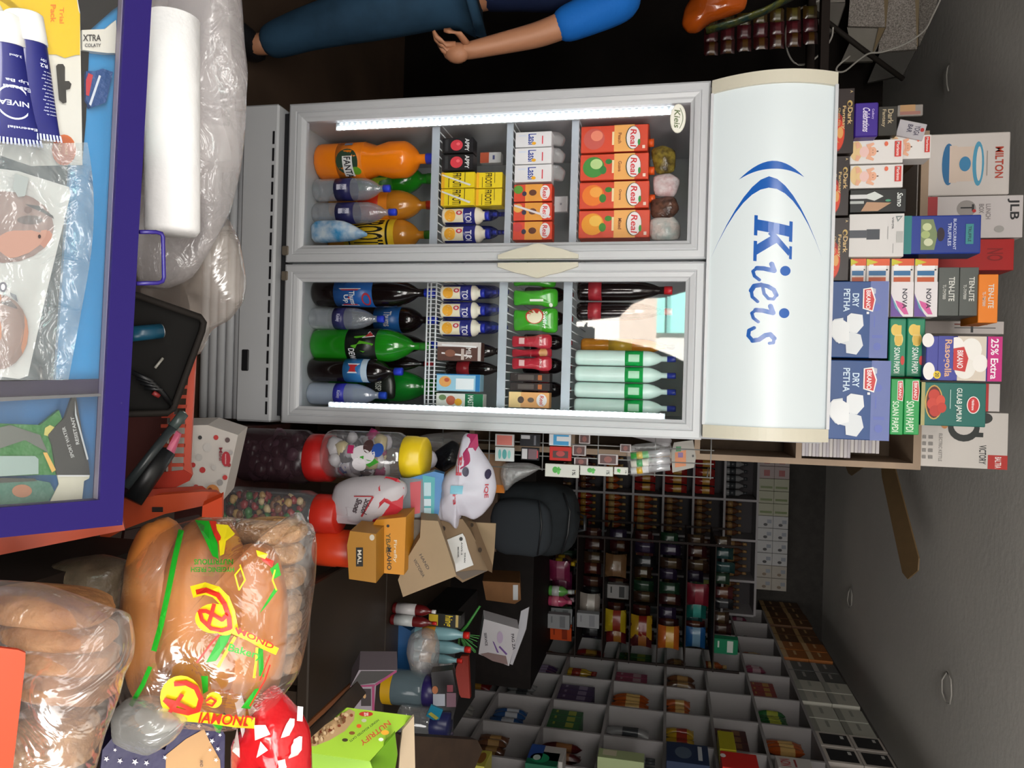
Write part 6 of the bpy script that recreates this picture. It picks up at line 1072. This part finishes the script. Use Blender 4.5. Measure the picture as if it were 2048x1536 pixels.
# row on top of the unit, nearly touching the ceiling
ZT2 = ZS[-1]+.0005
tops = [('teal', '2a7a86', 'a04a3c'), ('phone', 'b8b0a8', '18191c'), ('phone', 'b8b0a8', '18191c'), ('white', 'b4b4a8', '8a8a80'), ('white', 'b8b6aa', '9a9a90'), ('grey', '5a5a58', 'a8a4a0'), ('orange', '9a5a20', 'd0b080'), ('brown', '5a3818', 'b09060'), ('brown', '5a3818', 'c0a070'), ('brown', '50341a', 'b09060')]
for i, (nm, c1, c2) in enumerate(tops):
    for k in range(2):
        for j in range(2):
            w = .165; h = .17 if j == 0 else .155
            b = B(Matrix.Translation((-w/2, -.12, 0))); b.box(0, w, 0, .24, 0, h, m(c1, .5), .002)
            b.art([('r', .12, .1, .88, .92, c2), ('r', .2, .7, .4, .8, 'c8c8c4')] if nm == 'phone' else [('r', 0, 0, 1, .22, c2), ('r', .1, .5, .6, .6, c2)], w, h)
            b.X = Matrix.Translation((0, 0, 0)); b.add([(-w/2, -.12, h+.0004), (w/2, -.12, h+.0004), (w/2, .12, h+.0004), (-w/2, .12, h+.0004)], [(0, 1, 2, 3)], m(c1, .5))
            o = b.obj('carton', None, '%s carton, %s layer on top of the right shelf unit, %s stack pair' % ({'phone': 'cream and black', 'white': 'off-white', 'teal': 'teal', 'grey': 'grey', 'orange': 'orange-brown', 'brown': 'brown'}[nm], ('lower', 'upper')[j], ordn[i]), 'carton', '%s cartons of the %s stack pair on the right unit, %s layer' % (nm, ordn[i], ('lower', 'upper')[j]))
            o.location = (XF+.125+.012*(i % 2), Y0+DYc*i+.02+w/2+k*(w+.012), ZT2+(.172 if j else 0)); o.rotation_euler.z = -math.pi/2
# back unit goods
bc = {(3, 1): 'silver', (4, 5): 'orange', (4, 4): 'dark red'}
cols = ['dark red', 'brown', 'red', 'black', 'orange', 'green', 'purple', 'silver']
for r in range(8):
    for c in range(1, 7):
        if xb[c] > 1.6: continue
        H_ = zb[r+1]-zb[r]-.022; W_ = xb[c+1]-xb[c]-.024; col = RR.choice(cols[:6]); kind = RR.choice(['bottle', 'box', 'packet', 'bottle'])
        if r == 7: col, kind = ('silver', 'bottle') if c in (2, 3) else ('brown', 'bottle')
        if r == 3 and c in (3, 4): col, kind = 'orange', 'bottle'
        if r == 4 and c == 2: col, kind = 'purple', 'box'
        n = 5 if kind == 'bottle' else 4; w = W_/n*.88; hh = H_*RR.uniform(.55, .85)
        g = 'dim %s %s, %s row, %s bay of back shelf unit' % (col, {'box': 'cartons', 'packet': 'packets', 'bottle': 'bottles'}[kind], ordn[7-r].replace('nearest', 'top'), ordn[c-1].replace('nearest', 'first'))
        for i in range(n):
            dp = {'box': .12, 'packet': .05, 'bottle': w}[kind]
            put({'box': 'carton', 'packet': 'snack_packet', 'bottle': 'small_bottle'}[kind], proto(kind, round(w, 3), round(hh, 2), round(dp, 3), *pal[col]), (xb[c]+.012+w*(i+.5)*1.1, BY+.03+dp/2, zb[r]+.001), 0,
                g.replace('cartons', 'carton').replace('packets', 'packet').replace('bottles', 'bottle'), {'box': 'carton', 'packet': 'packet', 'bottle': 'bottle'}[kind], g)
for i in range(12):
    for j in range(2):
        c1, c2 = (('9a8a88', '8a3030') if i < 3 else ('9a9a84', '5a6a30') if i < 6 else ('a8a8a8', '1c1c1e') if i < 10 else ('9a948a', '6a5a48'))
        w = .098
        b = B(Matrix.Translation((-w/2, -.08, 0))); b.box(0, w, 0, .16, 0, .115, m(c1, .5), .001); b.art([('r', .62, .1, .8, .9, c2)] if i >= 3 and i < 6 else [('e', .72, .5, .12, .14, c2), ('r', .3, .6, .6, .9, '7a8088')] if i >= 6 else [('r', .3, .3, .8, .7, c2)], w, .115)
        o = b.obj('carton', None, 'small %s carton, %s layer on top of the back shelf unit' % (('pinkish', 'olive striped', 'white and black', 'cream')[0 if i < 3 else 1 if i < 6 else 2 if i < 10 else 3], ('lower', 'upper')[j]), 'carton', '%s cartons on the back unit, %s layer' % (('pinkish', 'olive striped', 'white and black', 'cream')[0 if i < 3 else 1 if i < 6 else 2 if i < 10 else 3], ('lower', 'upper')[j]))
        o.location = (.46+i*.101, BY+.09, zb[-1]+.0005+j*.1165)
# goods standing in the dim aisle between the backpack and the right unit
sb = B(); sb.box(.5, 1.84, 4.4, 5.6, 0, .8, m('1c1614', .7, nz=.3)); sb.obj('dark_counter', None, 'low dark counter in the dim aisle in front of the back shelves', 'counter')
RA = random.Random(9)
al = [('green and silver can', 'bottle', '5a9a48', 'b8bcb8', 1070, 1178), ('silver topped can', 'bottle', '8a8c90', 'c0c0c0', 1100, 1180), ('orange jar', 'bottle', 'b8541c', 'c88a2a', 1045, 1175), ('pink bottle', 'bottle', 'a83a5c', 'c86a80', 1090, 1200), ('pink and white bottle', 'bottle', 'b04868', 'c8a8b0', 1125, 1198), ('yellow topped bottle', 'bottle', '5a3a2a', 'c8a020', 1070, 1115), ('magenta packet', 'packet', '6a1c3c', '8a4a60', 1100, 1140), ('yellow capped jar', 'bottle', '4a2a3a', 'c8a820', 1110, 1125),
      ('dark green packet', 'packet', '1c3a28', '3a5a40', 1080, 1228), ('grey tablet pack', 'box', '8a8a8c', '6a6a6e', 1108, 1240), ('grey tablet pack leaning', 'box', '8e8e90', '6c6c70', 1128, 1232), ('upright grey tablet pack', 'box', '86868a', '66666a', 1150, 1246), ('white tablet pack', 'box', '98989a', '808084', 1170, 1238), ('yellow crisp packet', 'packet', '9a8418', '7a2a1c', 1215, 1240), ('yellow and red crisp packet', 'packet', '9a7a18', '8a2018', 1255, 1245), ('golden crisp packet', 'packet', '8a6a14', '6a1a14', 1295, 1255), ('orange crisp packet', 'packet', 'a0501c', 'c09030', 1345, 1275), ('dark red sachet strip', 'packet', '5a1618', '8a5a20', 1230, 1265), ('dark sachet strip', 'packet', '3a1416', '7a4a20', 1275, 1270), ('orange matchbox pack', 'box', 'c84c20', '8a3018', 1125, 1283), ('teal packet', 'packet', '125048', '3a8a80', 1395, 1215), ('green tea carton', 'box', '10704c', 'b8c0b8', 1510, 1295), ('second green tea carton', 'box', '127450', 'c0c4bc', 1540, 1300), ('blue packet', 'packet', '1a4a7a', '6a8aa0', 1400, 1275), ('brown paper bag', 'packet', '5a4028', '6a5038', 1220, 1130), ('silver foil strip', 'packet', '8a8078', 'b0a8a0', 1195, 1210), ('white remote box', 'box', '8a8684', '303030', 1222, 1180), ('crimson packet row', 'packet', '5a1420', '7a2a34', 1410, 1190), ('dark magenta pouch', 'packet', '4a1430', '6a3048', 1075, 1160)]
RZ = [.8005, 1.0, 1.18, 1.36, 1.54, 1.72, 1.90]
for i, (nm, k, c1, c2, px, py) in enumerate(al):
    p = onY(px, py, 5.03+.13*(i % 3)); sz = {'box': (.10, .15, .05), 'packet': (.16, .14, .06), 'bottle': (.07, .16, .07)}[k]; p.x = min(max(p.x, 1.1), 1.73); p.z = max([z for z in RZ if z <= p.z] or RZ[:1])+.0705
    put(nm.replace(' ', '_').replace('_and_', '_'), proto(k, sz[0], sz[1], sz[2], c1, c2), (p.x, p.y, p.z-.07), RA.uniform(-.3, .3), nm+' among the dim goods heaped between back and right shelves', {'box': 'box', 'packet': 'packet', 'bottle': 'bottle'}[k], None)
b = B()
for i in range(5): z = .8+i*.0; 
# step shelf that carries them
b = B()
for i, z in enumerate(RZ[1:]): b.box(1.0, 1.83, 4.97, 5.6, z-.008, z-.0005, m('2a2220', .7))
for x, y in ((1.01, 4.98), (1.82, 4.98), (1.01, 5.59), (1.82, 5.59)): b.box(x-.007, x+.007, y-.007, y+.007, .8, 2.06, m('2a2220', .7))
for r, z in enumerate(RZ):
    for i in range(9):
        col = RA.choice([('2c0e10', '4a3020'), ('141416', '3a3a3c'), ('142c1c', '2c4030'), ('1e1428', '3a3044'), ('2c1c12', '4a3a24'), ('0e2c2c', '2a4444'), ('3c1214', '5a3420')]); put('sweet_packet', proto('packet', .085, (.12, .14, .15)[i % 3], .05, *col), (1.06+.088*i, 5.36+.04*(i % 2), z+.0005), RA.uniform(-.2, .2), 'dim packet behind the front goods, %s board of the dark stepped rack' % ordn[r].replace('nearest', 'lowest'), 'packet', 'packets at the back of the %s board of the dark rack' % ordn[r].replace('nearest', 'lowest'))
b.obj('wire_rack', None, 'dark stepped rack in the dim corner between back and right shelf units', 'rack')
# ================= person at the left
def skin(name, parent, pts, edges, mt, sub=2, root=0, **k):
    me = bpy.data.meshes.new(name); me.from_pydata([tuple(p[0]) for p in pts], edges, []); o = bpy.data.objects.new(name, me); S.collection.objects.link(o)
    me.materials.append(mt)
    md = o.modifiers.new('skin', 'SKIN'); md.use_smooth_shade = True
    if not me.skin_vertices: 
        bpy.context.view_layer.objects.active = o
    sv = me.skin_vertices[0].data if me.skin_vertices else None
    for i, p in enumerate(pts): sv[i].radius = (p[1], p[1] if len(p) < 3 else p[2])
    sv[root].use_root = True
    s = o.modifiers.new('sub', 'SUBSURF'); s.levels = sub; s.render_levels = sub
    if parent: o.parent = parent
    return o
PY = 2.42
def W_(px, py, Y=PY): return onY(px, py, Y)
hipc = W_(800, -75); hipc.y = 2.5
per = thing('person', 'person in navy shirt with bright blue sleeves and jeans walking past left of the fridge', 'person', (hipc.x, hipc.y, 0)); off = Vector(per.location)
sk = m('b07a5a', .55, bump=.1, bsc=30)
neck = Vector((hipc.x+.02, 2.47, 1.46)); chest = Vector((hipc.x+.02, 2.48, 1.25)); belly = Vector((hipc.x, 2.5, 1.0)); hip = Vector((hipc.x, 2.5, .86)); head = Vector((hipc.x+.05, 2.45, 1.62))
sR = W_(1248, -5); sR.y = 2.44; eR = W_(1078, 70); wR = W_(945, 100, 2.36); hR = W_(915, 106, 2.35)
sL = Vector((hipc.x-.2, 2.5, 1.4)); eL = sL+Vector((-.08, .02, -.28)); wL = eL+Vector((.0, -.08, -.25))
kR = W_(620, 55); aR = W_(470, 95); kL = Vector((hip.x-.12, 2.35, .48)); aL = Vector((hip.x-.2, 2.45, .1)); hjR = Vector((hip.x+.1, 2.46, .8)); hjL = Vector((hip.x-.1, 2.5, .8))
aR.z = max(aR.z, .09)
P = [(hip, .12, .1), (belly, .12, .1), (chest, .14, .1), (neck, .055), (head-Vector((0, 0, .07)), .06), (sR, .052), (eR, .043), (wR, .03), (hR, .036, .02), (sL, .052), (eL, .043), (wL, .03), (hjR, .08), (kR, .055), (aR, .04), (hjL, .08), (kL, .055), (aL, .04), (aR+Vector((.02, -.1, -.045)), .035, .03), (aL+Vector((.0, -.12, -.05)), .035, .03), (wL+Vector((0, -.01, -.07)), .034, .018)]
E_ = [(0, 1), (1, 2), (2, 3), (3, 4), (2, 5), (5, 6), (6, 7), (7, 8), (2, 9), (9, 10), (10, 11), (0, 12), (12, 13), (13, 14), (0, 15), (15, 16), (16, 17), (14, 18), (17, 19), (11, 20)]
body = skin('body', per, [(p[0]-off,)+tuple(p[1:]) for p in P], E_, sk)
# hand: palm and fingers, curled towards the pocket
hb = B(); d = (hR-wR).normalized(); side = Vector((.55, .75, 0)).normalized()
for i, (s, L_, cu) in enumerate(((-.03, .07, .9), (-.012, .08, 1.0), (.007, .075, 1.1), (.025, .06, 1.2))):
    a = hR+side*s+d*.01; p = [a-d*.01]; ang = 0; q = a
    for k in range(4):
        ang += cu*.33; dr = d*math.cos(ang)+Vector((-.75, -.4, .0)).normalized()*math.sin(ang); q = q+dr*L_/3.4; p.append(q)
    hb.tube([x-off for x in p], [.0095, .0095, .0088, .008, .0055], sk, 10, r1=0)
a = wR+d*.012-side*.02; hb.tube([x-off for x in (a, a+d*.02-side*.025+Vector((-.01, -.01, 0)), a+d*.05-side*.032+Vector((-.02, -.012, 0)), a+d*.07-side*.026+Vector((-.03, -.014, 0)))], [.012, .011, .0095, .006], sk, 10, r1=0)
hb.blob(hR-off+d*.0, .034, .03, .042, sk, 16, 10)
hb.obj('fingers', per)
navy = m('1c2748', .8, bump=.2, bsc=25); blu_ = m('1664b8', .75, bump=.25, bsc=25)
sh = skin('shirt', per, [(x[0]-off,)+tuple(x[1:]) for x in [(hip+Vector((0, 0, -.05)), .172, .15), (belly, .145, .125), (chest, .165, .125), (neck-Vector((0, 0, .05)), .075, .065), (chest+Vector((.12, 0, .12)), .08), (chest+Vector((-.12, 0, .12)), .08)]], [(0, 1), (1, 2), (2, 3), (2, 4), (2, 5)], navy)
mid = sR.lerp(eR, .55)
skin('sleeve', per, [(chest+Vector((.1, 0, .14))-off, .07), (sR-off, .073), (mid-off, .064), (sR.lerp(eR, .85)-off, .058)], [(0, 1), (1, 2), (2, 3)], blu_)['label'] = 'bright blue sleeve'
skin('sleeve', per, [(chest+Vector((-.1, 0, .14))-off, .07), (sL-off, .073), (sL.lerp(eL, .85)-off, .058)], [(0, 1), (1, 2)], blu_)['label'] = 'bright blue sleeve'
jn = m('2c4a62', .8, nz=.35, nsc=7, bump=.5, bsc=12)
skin('jeans', per, [(x[0]-off,)+tuple(x[1:]) for x in [(hip, .15, .12), (hjR, .115), (hjR.lerp(kR, .5), .1), (kR, .078), (kR.lerp(aR, .5), .07), (aR, .062), (hjL, .115), (kL, .078), (aL, .062)]], [(0, 1), (1, 2), (2, 3), (3, 4), (4, 5), (0, 6), (6, 7), (7, 8)], jn)
for q in (aR, aL):
    B().blob(Vector((q.x, q.y-.05, .05))-off, .05, .13, .05, m('17171a', .5), 16, 8, e=.8).obj('shoe', per)
hd = B(); hc = head+Vector((0, 0, .04))-off; hd.blob(hc, .075, .095, .115, sk, 24, 16)
hd.blob(hc+Vector((0, -.095, -.01)), .014, .018, .025, sk, 10, 6).blob(hc+Vector((.076, 0, 0)), .01, .02, .03, sk, 8, 6).blob(hc+Vector((-.076, 0, 0)), .01, .02, .03, sk, 8, 6)
for s in (-1, 1): hd.blob(hc+Vector((s*.03, -.083, .015)), .012, .008, .007, m('e8e4e0', .3), 10, 6).blob(hc+Vector((s*.03, -.09, .015)), .005, .003, .005, m('1c120e', .3), 8, 6)
hd.blob(hc+Vector((0, -.087, -.05)), .022, .008, .006, m('8a4a42', .5), 10, 6); hd.obj('head', per)
B().blob(hc+Vector((0, .012, .035)), .083, .1, .1, m('15110f', .7, bump=.6, bsc=60), 20, 12, .06).obj('hair', per)
# ================= underside of the staircase, upper left
spk = m('a8a098', .7, col2='6a645e', nsc=160); stg = m('8a857c', .7, nz=.15, nsc=5)
sn = Vector((.15, -1, -.25)).normalized()
stair = thing('staircase', 'underside of a speckled stone staircase meeting the ceiling, upper left', 'staircase', (-1.7, 3.4, 2.2)); off = Vector(stair.location)
def sp_(nm, pts, t, n, mt, th=.03):
    P_ = pl(sum(a for a, q in pts)/len(pts), sum(q for a, q in pts)/len(pts), t, n); b = B(); b.slab([onP(a, q, *P_)-off for a, q in pts], P_[1], th, mt); return b.obj(nm, stair)
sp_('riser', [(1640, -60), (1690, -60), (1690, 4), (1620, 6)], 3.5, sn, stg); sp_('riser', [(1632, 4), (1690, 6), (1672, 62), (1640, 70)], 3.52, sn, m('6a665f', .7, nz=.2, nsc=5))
sp_('tread', [(1704, -60), (1766, -60), (1770, 54), (1696, 52)], 3.5, sn, spk); sp_('riser', [(1694, 54), (1770, 54), (1748, 108), (1700, 82)], 3.55, sn, stg)
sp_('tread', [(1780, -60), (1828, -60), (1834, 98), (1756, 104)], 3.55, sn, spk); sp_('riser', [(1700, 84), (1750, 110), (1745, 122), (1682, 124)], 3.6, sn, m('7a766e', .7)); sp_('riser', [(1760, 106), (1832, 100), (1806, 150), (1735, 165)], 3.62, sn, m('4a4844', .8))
sp_('tread', [(1838, -60), (1890, -60), (1868, 30), (1838, 92)], 3.6, sn, m('8a847c', .7, col2='5a544e', nsc=160)); sp_('stringer', [(1765, -60), (1782, -60), (1772, 52), (1745, 108), (1757, 56)], 3.49, sn, m('7a6a50', .7)); sp_('stringer', [(1824, -60), (1840, -60), (1836, 90), (1832, 98)], 3.52, sn, m('84745a', .7))
b = B(); b.tube([PD(1618, 16, 3.4), PD(1720, 95, 3.42), PD(1806, 158, 3.5)], .012, m('26211d', .7)); b.obj('iron_rod', None, 'dark iron rod running diagonally under the staircase', 'rod')
cw = m('a8a49c', .5)
def wire_(name, label, pts, t, r=.004):
    b = B(); P_ = [PD(a, q, t) for a, q in pts]; Q_ = []
    for i in range(len(P_)-1):
        p0, p1, p2, p3 = P_[max(i-1, 0)], P_[i], P_[i+1], P_[min(i+2, len(P_)-1)]
        for k in range(5):
            u = k/5; Q_.append(.5*((2*p1)+(p2-p0)*u+(2*p0-5*p1+4*p2-p3)*u*u+(3*p1-p0-3*p2+p3)*u**3))
    Q_.append(P_[-1]); b.tube(Q_, r, cw, 6); b.obj(name, None, label, 'cable')
wire_('cable', 'white cable hanging in a wide loop left above the fridge sign', [(1700, -20), (1650, -3), (1600, 18), (1574, 50), (1573, 95), (1588, 125), (1612, 128), (1640, 108), (1662, 78), (1666, 55)], 3.2)
wire_('cable', 'white cable drooping along the ceiling edge to a small loop', [(1885, -10), (1866, 30), (1848, 62), (1810, 88), (1765, 104), (1738, 107), (1715, 122), (1690, 142), (1674, 143), (1676, 132), (1700, 112)], 3.2)
for i, (q, lb) in enumerate(((((1899, 128), (1895, 135), (1893, 150), (1894, 170), (1897, 182)), 'thin white wire hook on the ceiling above the left rack end'), (((1701, 1174), (1697, 1185), (1695, 1200), (1698, 1215), (1703, 1210), (1704, 1190), (1701, 1174)), 'small wire loop hanging from the ceiling near the back'), (((1894, 1344), (1884, 1360), (1884, 1385), (1892, 1406), (1900, 1408), (1903, 1390), (1902, 1360), (1894, 1344)), 'larger wire loop hanging from the ceiling near the right border'))):
    b = B(); b.tube([onZ(a, c, 2.93 if k else 2.948) for k, (a, c) in enumerate(q)], .0035, m('b8b4ac', .4)); b.obj('ceiling_hook', None, lb, 'hook')
# ceiling fan
fc = onZ(1766, 884, 2.72); fan = thing('ceiling_fan', 'brown bladed ceiling fan with black motor half hidden by the rack', 'fan', tuple(fc)); off = Vector(fc)
B().lathe([(.0, -.04), (.1, -.035), (.12, 0), (.11, .03), (.03, .045), (.02, .05), (.012, .23)], m('121214', .4), 24).obj('motor', fan)
tip = onZ(1830, 1150, 2.72)-off; an0 = math.atan2(tip.y, tip.x); Lb = tip.length
for k in range(3):
    a = an0+k*2.094; b = B(Matrix.Rotation(a, 4, 'Z')); ou = [(.08, -.03), (.2, -.055), (Lb-.05, -.065), (Lb, -.04), (Lb, .04), (Lb-.05, .065), (.2, .055), (.08, .03)]
    b.slab([(x, y, -.005-.32*y) for x, y in ou], (0, 0, 1), .006, m('7c6444', .5, nz=.1)); b.obj('blade', fan)
# hanging snack strips, upper left
pillow('snack_packet', 'glossy orange packet hanging high left of the fridge sign', 'packet', [(1362, 50), (1368, 20), (1380, 0), (1390, -30), (1500, -30), (1492, 20), (1450, 35), (1420, 45), (1395, 66), (1375, 66)], 3.0, .06, m('c85a14', .2, coat=.5, bump=.5, bsc=10), crump=.2)
b = B(); b.tube([onY(1412, 62, 2.9), onY(1470, 45, 2.9), onY(1530, 22, 2.9), onY(1590, -10, 2.9)], .026, m('5a5a1c', .3, col2='1c3a3a', nsc=30, bump=.6, bsc=30), 8, flat=.4); b.obj('snack_strip', None, 'olive and teal strip of packets crossing in front of the orange packet', 'packet strip')
for r in range(3):
    for i in range(7):
        p = onY(1408+i*33, 98-i*3.5-r*26+r*0, 3.1+r*.06)
        me = proto('packet', .06, .055, .02, ('300a0c', '3c0e16', '3c2a0a')[r], ('50340f', '581c22', '564c18')[r]); put('sachet', me, tuple(p), RN.uniform(-.2, .2), ('dark red and gold sachet hanging in the lowest', 'pinkish red sachet hanging in the middle', 'gold sachet hanging in the uppermost')[r]+' strip left above the fridge', 'sachet', ('lowest', 'middle', 'uppermost')[r]+' strip of hanging sachets')
b = B(); b.box(-2.9, -1.0, 3.0, 3.05, 2.1, 2.13, m('221a16', .7)); b.box(-2.9, -1.0, 3.3, 3.35, 2.1, 2.13, m('221a16', .7)); b.box(-2.9, -2.85, 3.0, 3.35, 0, 2.1, m('221a16', .7)); b.obj('hanging_rail', None, 'dark rail high on the left that the snack strips hang from', 'rail')
# final check of label lengths
for o in S.objects:
    l = o.get('label')
    if l and o.parent is None and not (4 <= len(__import__('re').findall(r'[A-Za-z0-9%]+', l)) <= 16): print('LABELLEN', len(l.split()), o.name, l)
